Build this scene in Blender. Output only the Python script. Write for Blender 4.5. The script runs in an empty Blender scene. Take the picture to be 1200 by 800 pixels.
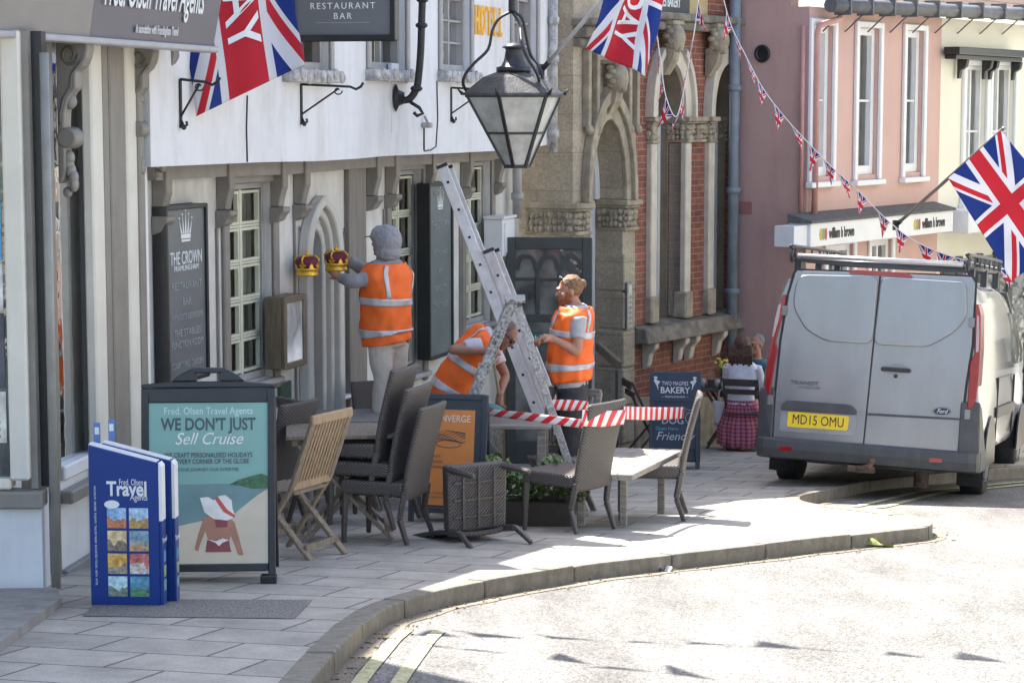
EXPO=1.82
import bpy, bmesh, math, random
from mathutils import Vector, Matrix, noise
R=math.radians
random.seed(7)
scn=bpy.context.scene
COL=scn.collection
# ---------------------------------------------------------------- camera maths
F=2500.0; PITCH=math.atan(270/F); SL=PITCH-math.atan(34/F); K=math.tan(SL); CZ=1.6/math.cos(SL)
cp,sp=math.cos(PITCH),math.sin(PITCH)
def ray(px,py):
    a=(px-600)/F; b=(400-py)/F
    return Vector((a, cp+sp*b, -sp+cp*b))
def G(px,py,dz=0.0):                     # point on the sloping street seen at a pixel of the photograph
    r=ray(px,py); t=(CZ-dz)/(-r.z-K*r.y); return Vector((r.x*t,r.y*t,CZ+r.z*t))
def gz(x,y,dz=0): return -K*y+dz
def atd(px,py,Y):                        # point at distance Y
    r=ray(px,py); t=Y/r.y; return Vector((r.x*t,Y,CZ+r.z*t))
SA=Vector((-.63,.777,0)).normalized(); SE=R(60)
SUN=Vector((SA.x*math.cos(SE),SA.y*math.cos(SE),math.sin(SE)))
# ---------------------------------------------------------------- tags
def tag(o,label=None,cat=None,group=None,kind=None):
    if label: o['label']=label
    if cat: o['category']=cat
    if group: o['group']=group
    if kind: o['kind']=kind
    return o
def thing(name,label,cat,loc=(0,0,0),rotz=0,group=None,rot=None):
    o=bpy.data.objects.new(name,None); COL.objects.link(o); o.empty_display_size=.1
    o.location=loc; o.rotation_euler=rot if rot else (0,0,rotz)
    return tag(o,label,cat,group)
def copy_tree(o,parent=None):
    c=o.copy(); COL.objects.link(c)
    if parent is not None: c.parent=parent
    for ch in list(o.children): copy_tree(ch,c)
    return c
# ---------------------------------------------------------------- materials
def nn(nt,t,**kw):
    n=nt.nodes.new(t)
    for k,v in kw.items():
        if k in n.inputs: n.inputs[k].default_value=v
        else: setattr(n,k,v)
    return n
def setin(n,name,v):
    if name in n.inputs: n.inputs[name].default_value=v
MC={}
SPLITN={'conduit','dressing_base','architrave','gutter_bracket','cable','capital_moulding','window_dressing','quoin','hinge','pilaster','pilaster_trim','cornice','shop_pilaster','foot','casement_frame','collar','reveal_lining','shop_canopy','scroll','exhaust','scroll_bead','door_gap'}
def mat(name,c,rough=.7,metal=0,var=.15,scale=6,bump=.0,bscale=60,c2=None,stretch=None,spec=None,emit=None,coat=0,dirt=0,dscale=1.2,dcol=(.06,.055,.045),thr=.55):
    if name in MC: return MC[name]
    m=bpy.data.materials.new(name); m.use_nodes=True; nt=m.node_tree; L=nt.links
    p=nt.nodes['Principled BSDF']
    p.inputs['Roughness'].default_value=rough; p.inputs['Metallic'].default_value=metal
    if spec is not None: setin(p,'Specular IOR Level',spec)
    if coat: setin(p,'Coat Weight',coat); setin(p,'Coat Roughness',.08)
    tc=nn(nt,'ShaderNodeTexCoord'); mp=nn(nt,'ShaderNodeMapping'); L.new(tc.outputs['Object'],mp.inputs[0])
    if stretch: mp.inputs['Scale'].default_value=stretch
    no=nn(nt,'ShaderNodeTexNoise'); no.inputs['Scale'].default_value=scale; no.inputs['Detail'].default_value=5; no.inputs['Roughness'].default_value=.6
    L.new(mp.outputs[0],no.inputs['Vector'])
    rp=nn(nt,'ShaderNodeValToRGB'); a=[max(0,x*(1-var)) for x in c]; b=list(c2) if c2 else [min(1,x*(1+var)) for x in c]
    rp.color_ramp.elements[0].position=.32; rp.color_ramp.elements[1].position=.68
    rp.color_ramp.elements[0].color=(*a,1); rp.color_ramp.elements[1].color=(*b,1)
    L.new(no.outputs['Fac'],rp.inputs[0]); colo=rp.outputs[0]
    if dirt:
        n2=nn(nt,'ShaderNodeTexNoise'); n2.inputs['Scale'].default_value=dscale; n2.inputs['Detail'].default_value=9; n2.inputs['Roughness'].default_value=.7
        m2=nn(nt,'ShaderNodeMapping'); m2.inputs['Scale'].default_value=(2.5,2.5,.6); L.new(tc.outputs['Object'],m2.inputs[0]); L.new(m2.outputs[0],n2.inputs['Vector'])
        mr=nn(nt,'ShaderNodeMapRange'); mr.inputs[1].default_value=thr-.08; mr.inputs[2].default_value=thr+.2; mr.inputs[3].default_value=0; mr.inputs[4].default_value=dirt
        L.new(n2.outputs['Fac'],mr.inputs[0])
        mx=nn(nt,'ShaderNodeMix',data_type='RGBA'); L.new(mr.outputs[0],mx.inputs[0]); L.new(colo,mx.inputs[6]); mx.inputs[7].default_value=(*dcol,1); colo=mx.outputs[2]
    L.new(colo,p.inputs['Base Color'])
    if bump:
        nb=nn(nt,'ShaderNodeTexNoise'); nb.inputs['Scale'].default_value=bscale; nb.inputs['Detail'].default_value=3
        L.new(mp.outputs[0],nb.inputs['Vector']); bm=nn(nt,'ShaderNodeBump'); bm.inputs['Strength'].default_value=min(1,bump); bm.inputs['Distance'].default_value=.01
        L.new(nb.outputs['Fac'],bm.inputs['Height']); L.new(bm.outputs[0],p.inputs['Normal'])
    if emit: p.inputs['Emission Color'].default_value=(*emit[0],1); p.inputs['Emission Strength'].default_value=emit[1]
    MC[name]=m; return m
def brickmat(name,c1,c2,mortar,bw,bh,ms,rough=.85,swap=True,rotz=0,var=.35,bump=.4,bscale=90,offset=.5,big=1.0):
    m=bpy.data.materials.new(name); m.use_nodes=True; nt=m.node_tree; L=nt.links; p=nt.nodes['Principled BSDF']; p.inputs['Roughness'].default_value=rough
    tc=nn(nt,'ShaderNodeTexCoord'); src=tc.outputs['Object']
    if swap:
        s=nn(nt,'ShaderNodeSeparateXYZ'); L.new(src,s.inputs[0]); cb=nn(nt,'ShaderNodeCombineXYZ')
        ad=nn(nt,'ShaderNodeMath',operation='ADD'); L.new(s.outputs[0],ad.inputs[0]); L.new(s.outputs[1],ad.inputs[1])
        L.new(ad.outputs[0],cb.inputs[0]); L.new(s.outputs[2],cb.inputs[1]); v=cb.outputs[0]
    else:
        mp=nn(nt,'ShaderNodeMapping'); mp.inputs['Rotation'].default_value=(0,0,rotz); L.new(src,mp.inputs[0]); v=mp.outputs[0]
    # wobble the joints a little
    wn=nn(nt,'ShaderNodeTexNoise'); wn.inputs['Scale'].default_value=3; L.new(v,wn.inputs['Vector'])
    wa=nn(nt,'ShaderNodeVectorMath',operation='SCALE'); wa.inputs['Scale'].default_value=ms*.9; L.new(wn.outputs['Color'],wa.inputs[0])
    wb=nn(nt,'ShaderNodeVectorMath',operation='ADD'); L.new(v,wb.inputs[0]); L.new(wa.outputs[0],wb.inputs[1]); v=wb.outputs[0]
    b=nn(nt,'ShaderNodeTexBrick'); b.inputs['Scale'].default_value=1; b.inputs['Brick Width'].default_value=bw; b.inputs['Row Height'].default_value=bh; b.inputs['Mortar Size'].default_value=ms; b.inputs['Mortar Smooth'].default_value=.25
    b.offset=offset
    b.inputs['Color1'].default_value=(*c1,1); b.inputs['Color2'].default_value=(*c2,1); b.inputs['Mortar'].default_value=(*mortar,1); L.new(v,b.inputs['Vector'])
    n=nn(nt,'ShaderNodeTexNoise'); n.inputs['Scale'].default_value=2.2*big; n.inputs['Detail'].default_value=8; n.inputs['Roughness'].default_value=.72; L.new(v,n.inputs['Vector'])
    mr=nn(nt,'ShaderNodeMapRange'); mr.inputs[1].default_value=.3; mr.inputs[2].default_value=.7; mr.inputs[3].default_value=1-var; mr.inputs[4].default_value=1+var; L.new(n.outputs['Fac'],mr.inputs[0])
    hv=nn(nt,'ShaderNodeHueSaturation'); L.new(b.outputs['Color'],hv.inputs['Color']); L.new(mr.outputs[0],hv.inputs['Value']); 
    n3=nn(nt,'ShaderNodeTexNoise'); n3.inputs['Scale'].default_value=bscale; n3.inputs['Detail'].default_value=4; L.new(v,n3.inputs['Vector'])
    mr3=nn(nt,'ShaderNodeMapRange'); mr3.inputs[1].default_value=.3; mr3.inputs[2].default_value=.7; mr3.inputs[3].default_value=.8; mr3.inputs[4].default_value=1.2; L.new(n3.outputs['Fac'],mr3.inputs[0])
    hv2=nn(nt,'ShaderNodeHueSaturation'); L.new(hv.outputs[0],hv2.inputs['Color']); L.new(mr3.outputs[0],hv2.inputs['Value'])
    L.new(hv2.outputs[0],p.inputs['Base Color'])
    ma=nn(nt,'ShaderNodeMath',operation='MULTIPLY_ADD'); L.new(n3.outputs['Fac'],ma.inputs[0]); ma.inputs[1].default_value=.25
    inv=nn(nt,'ShaderNodeMath',operation='SUBTRACT'); inv.inputs[0].default_value=1; L.new(b.outputs['Fac'],inv.inputs[1]); L.new(inv.outputs[0],ma.inputs[2])
    bm=nn(nt,'ShaderNodeBump'); bm.inputs['Strength'].default_value=bump; bm.inputs['Distance'].default_value=.01; L.new(ma.outputs[0],bm.inputs['Height']); L.new(bm.outputs[0],p.inputs['Normal'])
    MC[name]=m; return m
def glassmat(name,c=(.03,.035,.035),rough=.04,wob=.02,ior=1.8):
    m=bpy.data.materials.new(name); m.use_nodes=True; nt=m.node_tree; L=nt.links; p=nt.nodes['Principled BSDF']
    p.inputs['Base Color'].default_value=(*c,1); p.inputs['Roughness'].default_value=rough; p.inputs['IOR'].default_value=ior
    setin(p,'Specular IOR Level',.8)
    tc=nn(nt,'ShaderNodeTexCoord'); n=nn(nt,'ShaderNodeTexNoise'); n.inputs['Scale'].default_value=5; L.new(tc.outputs['Object'],n.inputs['Vector'])
    b=nn(nt,'ShaderNodeBump'); b.inputs['Strength'].default_value=.6; b.inputs['Distance'].default_value=wob; L.new(n.outputs['Fac'],b.inputs['Height']); L.new(b.outputs[0],p.inputs['Normal'])
    rp=nn(nt,'ShaderNodeValToRGB'); n2=nn(nt,'ShaderNodeTexNoise'); n2.inputs['Scale'].default_value=2.3; n2.inputs['Detail'].default_value=2; L.new(tc.outputs['Object'],n2.inputs['Vector'])
    rp.color_ramp.elements[0].position=.42; rp.color_ramp.elements[1].position=.62
    rp.color_ramp.elements[0].color=(*c,1); rp.color_ramp.elements[1].color=(*[x*3.2+.01 for x in c],1); L.new(n2.outputs['Fac'],rp.inputs[0]); L.new(rp.outputs[0],p.inputs['Base Color'])
    MC[name]=m; return m
# ---------------------------------------------------------------- mesh builder
class MB:
    def __init__(s): s.v=[]; s.f=[]; s.M=None; s.mi=[]; s.cur=0; s.sm=[]; s.smooth=False; s.uv={}
    def add(s,vs,fs,M=None):
        b=len(s.v); M=M or s.M
        for v in vs:
            v=Vector(v)
            if M is not None: v=M@v
            s.v.append(tuple(v))
        for f in fs: s.f.append(tuple(i+b for i in f)); s.mi.append(s.cur); s.sm.append(s.smooth)
        return b
    def box(s,x0,x1,y0,y1,z0,z1,M=None):
        if x0>x1: x0,x1=x1,x0
        if y0>y1: y0,y1=y1,y0
        if z0>z1: z0,z1=z1,z0
        v=[(x,y,z) for z in (z0,z1) for x,y in ((x0,y0),(x1,y0),(x1,y1),(x0,y1))]
        s.add(v,[(3,2,1,0),(4,5,6,7),(0,1,5,4),(1,2,6,5),(2,3,7,6),(3,0,4,7)],M); return s
    def hexa(s,b4,t4,M=None):      # bottom 4 ccw, top 4 ccw
        s.add(list(b4)+list(t4),[(3,2,1,0),(4,5,6,7),(0,1,5,4),(1,2,6,5),(2,3,7,6),(3,0,4,7)],M); return s
    def beam(s,p,q,w,h,up=(0,0,1),w2=None,h2=None,M=None):
        p=Vector(p); q=Vector(q); d=(q-p).normalized(); up=Vector(up)
        x=d.cross(up)
        if x.length<1e-4: x=d.cross(Vector((0,1,0)))
        x.normalize(); y=x.cross(d); w2=w2 or w; h2=h2 or h
        a=[p+x*sx*w/2+y*sy*h/2 for sx,sy in ((-1,-1),(1,-1),(1,1),(-1,1))]
        b=[q+x*sx*w2/2+y*sy*h2/2 for sx,sy in ((-1,-1),(1,-1),(1,1),(-1,1))]
        s.add(a+b,[(0,1,2,3),(7,6,5,4),(4,5,1,0),(5,6,2,1),(6,7,3,2),(7,4,0,3)],M); return s
    def tube(s,pts,r,n=8,cap=True,M=None,smooth=True):
        pts=[Vector(p) for p in pts]; rs=r if isinstance(r,(list,tuple)) else [r]*len(pts)
        t0=(pts[1]-pts[0]).normalized(); ref=Vector((0,0,1)) if abs(t0.z)<.9 else Vector((1,0,0))
        x=t0.cross(ref).normalized(); vs=[]; N=len(pts)
        for i,p in enumerate(pts):
            t=(pts[min(i+1,N-1)]-pts[max(i-1,0)]).normalized(); x=(x-t*x.dot(t)).normalized(); y=t.cross(x)
            for k in range(n):
                a=2*math.pi*k/n; vs.append(p+(x*math.cos(a)+y*math.sin(a))*rs[i])
        fs=[(i*n+k,i*n+(k+1)%n,(i+1)*n+(k+1)%n,(i+1)*n+k) for i in range(N-1) for k in range(n)]
        o=s.smooth; s.smooth=smooth; s.add(vs,fs,M)
        if cap: s.smooth=False; s.add(vs[:n],[tuple(range(n))[::-1]],M); s.add(vs[-n:],[tuple(range(n))],M)
        s.smooth=o; return s
    def prism(s,poly,a,b,axis='y',M=None):   # poly in the two other axes
        n=len(poly)
        def mk(p,t):
            if axis=='y': return (p[0],t,p[1])
            if axis=='x': return (t,p[0],p[1])
            return (p[0],p[1],t)
        A=[mk(p,a) for p in poly]+[mk(p,b) for p in poly]
        s.add(A,[tuple(range(n)),tuple(range(2*n-1,n-1,-1))]+[(i,i+n,(i+1)%n+n,(i+1)%n) for i in range(n)],M); return s
    def lathe(s,prof,n=16,c=(0,0,0),M=None,smooth=True,ph=0):
        vs=[];N=len(prof)
        for r,z in prof:
            for k in range(n):
                a=2*math.pi*k/n+ph; vs.append((c[0]+r*math.cos(a),c[1]+r*math.sin(a),c[2]+z))
        fs=[(i*n+k,i*n+(k+1)%n,(i+1)*n+(k+1)%n,(i+1)*n+k) for i in range(N-1) for k in range(n)]
        o=s.smooth; s.smooth=smooth; s.add(vs,fs,M); s.smooth=False
        s.add(vs[:n],[tuple(range(n))[::-1]],M); s.add(vs[-n:],[tuple(range(n))],M); s.smooth=o; return s
    def ball(s,c,r,n=10,m=7,M=None):
        rx,ry,rz=(r,r,r) if not isinstance(r,(tuple,list)) else r
        vs=[(c[0],c[1],c[2]-rz)]
        for i in range(1,m):
            t=math.pi*i/m
            for k in range(n):
                a=2*math.pi*k/n; vs.append((c[0]+rx*math.sin(t)*math.cos(a),c[1]+ry*math.sin(t)*math.sin(a),c[2]-rz*math.cos(t)))
        vs.append((c[0],c[1],c[2]+rz)); fs=[(0,1+(k+1)%n,1+k) for k in range(n)]
        for i in range(m-2):
            for k in range(n): fs.append((1+i*n+k,1+i*n+(k+1)%n,1+(i+1)*n+(k+1)%n,1+(i+1)*n+k))
        e=len(vs)-1; fs+=[(1+(m-2)*n+k,1+(m-2)*n+(k+1)%n,e) for k in range(n)]
        o=s.smooth; s.smooth=True; s.add(vs,fs,M); s.smooth=o; return s
    def grid(s,fn,nu,nv,M=None,smooth=True,uv=True):
        vs=[fn(i/nu,j/nv) for j in range(nv+1) for i in range(nu+1)]
        fs=[(j*(nu+1)+i,j*(nu+1)+i+1,(j+1)*(nu+1)+i+1,(j+1)*(nu+1)+i) for j in range(nv) for i in range(nu)]
        o=s.smooth; s.smooth=smooth; b=s.add(vs,fs,M); s.smooth=o
        if uv:
            for j in range(nv+1):
                for i in range(nu+1): s.uv[b+j*(nu+1)+i]=(i/nu,j/nv)
        return s
    def _split(s,name,mats,parent,bevel,seg):
        p=list(range(len(s.v)))
        def fd(i):
            while p[i]!=i: p[i]=p[p[i]]; i=p[i]
            return i
        for f in s.f:
            for i in f[1:]: p[fd(i)]=fd(f[0])
        gr={}
        for k,f in enumerate(s.f): gr.setdefault(fd(f[0]),[]).append(k)
        o=None
        for ks in gr.values():
            q=MB(); idx={}
            for k in ks:
                for i in s.f[k]:
                    if i not in idx: idx[i]=len(q.v); q.v.append(s.v[i])
                q.f.append(tuple(idx[i] for i in s.f[k])); q.mi.append(s.mi[k]); q.sm.append(s.sm[k])
            SPLITN.discard(name); x=q.build(name,mats,parent,bevel=bevel,seg=seg); SPLITN.add(name); o=o or x
        return o
    def build(s,name,mats,parent=None,bevel=0,solid=0,seg=1,loc=None,sub=0):
        me=bpy.data.meshes.new(name); me.from_pydata(s.v,[],s.f)
        if not isinstance(mats,(list,tuple)): mats=[mats]
        for m in mats: me.materials.append(m)
        for p,mi,sm in zip(me.polygons,s.mi,s.sm): p.material_index=mi; p.use_smooth=sm
        if s.uv:
            ul=me.uv_layers.new(name='UVMap')
            for l in me.loops: ul.data[l.index].uv=s.uv.get(l.vertex_index,(0,0))
        me.update()
        if name in SPLITN and not s.uv: return s._split(name,mats,parent,bevel,seg)
        bm=bmesh.new(); bm.from_mesh(me); bmesh.ops.remove_doubles(bm,verts=bm.verts,dist=1e-5)
        if not solid: bmesh.ops.recalc_face_normals(bm,faces=bm.faces)
        bm.to_mesh(me); bm.free()
        o=bpy.data.objects.new(name,me); COL.objects.link(o)
        if parent is not None: o.parent=parent
        if loc is not None: o.location=loc
        if solid: mo=o.modifiers.new('s','SOLIDIFY'); mo.thickness=solid; mo.offset=0
        if bevel:
            mo=o.modifiers.new('b','BEVEL'); mo.width=bevel; mo.segments=seg; mo.limit_method='ANGLE'; mo.angle_limit=R(35)
        if sub: mo=o.modifiers.new('ss','SUBSURF'); mo.levels=sub; mo.render_levels=sub
        return o
def text_mesh(t,size=.1,bold=0,extrude=.002,align='CENTER',xs=1,space=1,shear=0,lines=1.0):
    cu=bpy.data.curves.new('lettering','FONT'); cu.body=t; cu.size=size; cu.offset=bold; cu.extrude=extrude; cu.align_x=align; cu.align_y='CENTER'
    cu.space_character=space; cu.shear=shear; cu.resolution_u=3; cu.space_line=lines
    o=bpy.data.objects.new('tmp',cu); COL.objects.link(o); dg=bpy.context.evaluated_depsgraph_get(); dg.update()
    me=bpy.data.meshes.new_from_object(o.evaluated_get(dg)); bpy.data.objects.remove(o); bpy.data.curves.remove(cu)
    if xs!=1:
        for v in me.vertices: v.co.x*=xs
    return me
def text(t,size,m,parent,loc,rot=(R(90),0,0),name='lettering',**kw):
    me=text_mesh(t,size,**kw); me.materials.clear(); me.materials.append(m); me.name=name
    o=bpy.data.objects.new(name,me); COL.objects.link(o); o.parent=parent; o.location=loc; o.rotation_euler=rot
    return o
# ---------------------------------------------------------------- facades
class Fac:
    """vertical plane: local x runs along the street, y goes into the wall, z up"""
    def __init__(s,p,heading):
        s.h=R(heading); s.p=Vector((p[0],p[1],0)); s.u=Vector((math.sin(s.h),math.cos(s.h),0)); s.n=Vector((math.cos(s.h),-math.sin(s.h),0))
        s.rz=math.pi/2-s.h; s.z0=gz(p[0],p[1]); s.org=Vector((p[0],p[1],s.z0))
    def uz(s,px,py,d=0):
        r=ray(px,py); c=Vector((0,0,CZ)); t=((s.p-c).dot(s.n)+d)/r.dot(s.n); q=c+r*t-s.org
        return q.dot(s.u),q.z
    def w(s,u,z,d=0): return s.org+s.u*u+s.n*d+Vector((0,0,z))
    def rect(s,xl,xr,yt,yb,d=0):
        ym=(yt+yb)/2; xm=(xl+xr)/2
        return s.uz(xl,ym,d)[0],s.uz(xr,ym,d)[0],s.uz(xm,yb,d)[1],s.uz(xm,yt,d)[1]
    def g(s,u,d=0): q=s.w(u,0,d); return gz(q.x,q.y)-s.z0   # local ground height
    def root(s,name,label,cat,u=0,d=0,z=None,group=None):
        z=s.g(u,d) if z is None else z
        q=s.w(u,z,d); return thing(name,label,cat,q,s.rz,group)
def wallholes(mb,u0,u1,z0,z1,holes,y0,y1):
    us=sorted({u0,u1}|{min(max(h[i],u0),u1) for h in holes for i in (0,1)}); zs=sorted({z0,z1}|{min(max(h[i],z0),z1) for h in holes for i in (2,3)})
    for a,b in zip(us,us[1:]):
        if b-a<1e-4: continue
        run=None
        for c,d in zip(zs,zs[1:]):
            if d-c<1e-4: continue
            m=((a+b)/2,(c+d)/2); hole=any(h[0]<m[0]<h[1] and h[2]<m[1]<h[3] for h in holes)
            if hole:
                if run: mb.box(a,b,y0,y1,*run); run=None
            else: run=(run[0],d) if run else (c,d)
        if run: mb.box(a,b,y0,y1,*run)
# ---------------------------------------------------------------- materials
white_render=mat('white_render',(.74,.75,.76),.8,var=.05,scale=2,bump=.25,bscale=25,dirt=.5,dscale=1.7,dcol=(.46,.44,.4),thr=.53)
ground_render=mat('aged_cream_render',(.66,.66,.63),.85,var=.07,scale=3,bump=.35,bscale=20,dirt=.6,dscale=1.9,dcol=(.38,.35,.3),thr=.5)
taupe=mat('taupe_paint',(.24,.225,.2),.5,var=.14,scale=4,bump=.15,bscale=30,dirt=.35,dcol=(.12,.11,.1),dscale=3)
greywood=mat('grey_window_paint',(.38,.37,.36),.5,var=.1,scale=5,dirt=.3,dcol=(.2,.19,.18),dscale=3)
creamwood=mat('cream_green_paint',(.62,.63,.5),.5,var=.08,scale=5)
shopcream=mat('shopfront_cream_paint',(.72,.7,.61),.4,var=.05,scale=4,bump=.08,bscale=20,dirt=.15,dscale=2,dcol=(.3,.28,.24))
shopgrey=mat('shopfront_stone_grey_paint',(.25,.235,.205),.42,var=.1,scale=4,dirt=.3,dcol=(.1,.09,.08),dscale=3)
shopwhite=mat('shopfront_white_paint',(.75,.77,.78),.45,var=.04,scale=3,dirt=.2,dcol=(.35,.34,.32),dscale=2)
whitepaint=mat('white_gloss_paint',(.78,.79,.8),.35,var=.04,scale=4)
lead=mat('weathered_lead',(.34,.34,.34),.7,var=.3,scale=14,bump=.8,bscale=40,c2=(.62,.62,.6))
iron=mat('black_iron',(.025,.026,.028),.45,var=.3,scale=20,bump=.2,bscale=80)
def clearglass(name,tint=(.8,.85,.82),refl=1.6,base=.24):
    m=bpy.data.materials.new(name); m.use_nodes=True; nt=m.node_tree; L=nt.links; nt.nodes.remove(nt.nodes['Principled BSDF']); out=nt.nodes['Material Output']
    t=nn(nt,'ShaderNodeBsdfTransparent'); t.inputs[0].default_value=(*tint,1); g=nn(nt,'ShaderNodeBsdfGlossy'); g.inputs['Roughness'].default_value=.02
    tc=nn(nt,'ShaderNodeTexCoord'); n=nn(nt,'ShaderNodeTexNoise'); n.inputs['Scale'].default_value=4; L.new(tc.outputs['Object'],n.inputs['Vector'])
    b=nn(nt,'ShaderNodeBump'); b.inputs['Strength'].default_value=.5; b.inputs['Distance'].default_value=.006; L.new(n.outputs['Fac'],b.inputs['Height']); L.new(b.outputs[0],g.inputs['Normal'])
    f=nn(nt,'ShaderNodeFresnel'); f.inputs[0].default_value=refl; a=nn(nt,'ShaderNodeMath',operation='ADD'); a.inputs[1].default_value=base; a.use_clamp=True; L.new(f.outputs[0],a.inputs[0])
    x=nn(nt,'ShaderNodeMixShader'); L.new(a.outputs[0],x.inputs[0]); L.new(t.outputs[0],x.inputs[1]); L.new(g.outputs[0],x.inputs[2]); L.new(x.outputs[0],out.inputs[0]); MC[name]=m; return m
glass=glassmat('window_glass'); glassT=clearglass('clear_window_glass')
curt=mat('cream_curtain',(.7,.66,.52),.85,var=.08,scale=6); curt2=mat('red_curtain',(.35,.05,.04),.85,var=.2,scale=6)
glass2=glassmat('window_glass_clearer',(.05,.055,.05),.03,.03,1.9)
slate=mat('slate_sign_paint',(.13,.145,.155),.35,var=.12,scale=3,bump=.05)
signgrey=mat('sign_grey_paint',(.14,.155,.16),.4,var=.08,scale=2)
blackframe=mat('black_frame_paint',(.018,.02,.022),.35,var=.2)
inkwhite=mat('white_lettering',(.75,.77,.78),.5,var=.02)
inkgrey=mat('faded_lettering',(.33,.35,.36),.5,var=.05)
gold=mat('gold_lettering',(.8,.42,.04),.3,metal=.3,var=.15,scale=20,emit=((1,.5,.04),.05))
stone=brickmat('pale_stone',(.40,.345,.26),(.37,.32,.24),(.22,.19,.14),.95,.42,.004,var=.28,bump=.12,bscale=30)
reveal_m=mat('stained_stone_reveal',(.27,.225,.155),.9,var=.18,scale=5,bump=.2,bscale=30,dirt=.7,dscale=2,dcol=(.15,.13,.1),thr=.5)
stone_trim=mat('carved_stone',(.39,.34,.25),.85,var=.25,scale=7,bump=.6,bscale=45,dirt=.6,dscale=3,dcol=(.12,.105,.085),thr=.5)
stone_light=mat('pale_stone_reveal',(.6,.55,.45),.85,var=.12,scale=5,bump=.3,bscale=40,dirt=.35,dscale=3,dcol=(.22,.2,.16))
stone_dark=mat('weathered_dark_stone',(.17,.155,.13),.9,var=.35,scale=6,bump=.7,bscale=40,c2=(.28,.25,.2))
brick=brickmat('red_brick',(.27,.095,.06),(.19,.07,.05),(.3,.22,.17),.225,.075,.006,var=.35,bump=.5)
pink_side=mat('shaded_pink_render',(.5,.33,.295),.85,var=.05,scale=1.5,bump=.15,bscale=22,dirt=.45,dscale=1.5,dcol=(.34,.2,.18))  # darker copy of the front's pink, the side wall's shade put into the colour
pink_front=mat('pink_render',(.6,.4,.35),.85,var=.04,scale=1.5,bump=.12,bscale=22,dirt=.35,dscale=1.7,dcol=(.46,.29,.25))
cream_front=mat('cream_render',(.8,.765,.64),.85,var=.03,scale=1.5,bump=.1)
gutter_m=mat('grey_gutter',(.12,.12,.125),.5,var=.2,scale=8)
pipe_m=mat('blue_grey_pipe',(.2,.235,.27),.45,var=.15,scale=6,dirt=.3,dscale=4)
pinkpipe=mat('pink_pipe_paint',(.5,.27,.24),.5,var=.1)
roof_m=brickmat('roof_tiles',(.1,.06,.045),(.13,.08,.05),(.03,.025,.02),.16,.1,.01,var=.4,bump=.8)
darkgreen=mat('dark_green_paint',(.045,.06,.055),.4,var=.15)
flint=mat('flint_plinth',(.2,.19,.18),.9,var=.5,scale=22,bump=1,bscale=26,c2=(.5,.48,.44))
# ---------------------------------------------------------------- ground
def asphalt():
    m=bpy.data.materials.new('worn_asphalt'); m.use_nodes=True; nt=m.node_tree; L=nt.links; p=nt.nodes['Principled BSDF']; p.inputs['Roughness'].default_value=.8; setin(p,'Specular IOR Level',.25)
    tc=nn(nt,'ShaderNodeTexCoord'); vo=nn(nt,'ShaderNodeTexVoronoi'); vo.inputs['Scale'].default_value=95; L.new(tc.outputs['Object'],vo.inputs['Vector'])
    rp=nn(nt,'ShaderNodeValToRGB'); e=rp.color_ramp.elements; e[0].color=(.08,.08,.08,1); e[1].color=(.27,.255,.235,1); e[0].position=.1; e[1].position=.95
    L.new(vo.outputs['Color'],rp.inputs[0])
    n=nn(nt,'ShaderNodeTexNoise'); n.inputs['Scale'].default_value=.9; n.inputs['Detail'].default_value=9; n.inputs['Roughness'].default_value=.7; mpp=nn(nt,'ShaderNodeMapping'); mpp.inputs['Rotation'].default_value=(0,0,R(30)); mpp.inputs['Scale'].default_value=(2.2,.7,1); L.new(tc.outputs['Object'],mpp.inputs[0]); L.new(mpp.outputs[0],n.inputs['Vector'])
    mr=nn(nt,'ShaderNodeMapRange'); mr.inputs[1].default_value=.3; mr.inputs[2].default_value=.7; mr.inputs[3].default_value=.62; mr.inputs[4].default_value=1.3; L.new(n.outputs['Fac'],mr.inputs[0])
    hv=nn(nt,'ShaderNodeHueSaturation'); L.new(rp.outputs[0],hv.inputs['Color']); L.new(mr.outputs[0],hv.inputs['Value']); L.new(hv.outputs[0],p.inputs['Base Color'])
    b=nn(nt,'ShaderNodeBump'); b.inputs['Strength'].default_value=.6; b.inputs['Distance'].default_value=.012; L.new(vo.outputs['Distance'],b.inputs['Height']); L.new(b.outputs[0],p.inputs['Normal'])
    return m
road_m=asphalt()
pave_m=brickmat('paving_slabs',(.37,.345,.30),(.305,.285,.25),(.09,.09,.09),.62,.42,.009,rough=.85,swap=False,rotz=R(17.9),var=.3,bump=.35,bscale=120,offset=.5)
kerb_m=mat('granite_kerb',(.19,.175,.145),.85,var=.2,scale=14,bump=.5,bscale=60,dirt=.6,dscale=5,dcol=(.1,.08,.05),thr=.5)
def sheet(name,pts,m,dz=0,solid=0):
    me=bpy.data.meshes.new(name); bm=bmesh.new()
    vs=[bm.verts.new((p[0],p[1],gz(p[0],p[1],dz))) for p in pts]; f=bm.faces.new(vs)
    if f.normal.z<0: pass
    bmesh.ops.triangulate(bm,faces=[f]); bm.normal_update()
    for f in bm.faces:
        if f.normal.z<0: f.normal_flip()
    bm.to_mesh(me); bm.free(); me.materials.append(m); o=bpy.data.objects.new(name,me); COL.objects.link(o); tag(o,kind='structure'); return o
sheet('road',[(-120,-60),(120,-60),(120,220),(-120,220)],road_m,-.10)
KP=[(345,822),(363,800),(390,768),(415,742),(434,724),(462,708),(513,693),(557,684),(600,676),(657,667),(700,660),(773,652),(846,644),(900,638),(950,632),(1010,626),(1054,621),(1084,618),(1093,614),(1086,608),(1050,602),(1000,596),(955,590),(938,585),(942,580),(967,575),(1000,568),(1033,562),(1096,556),(1180,549),(1300,542)]
kp=[G(*p).xy for p in KP]
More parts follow.
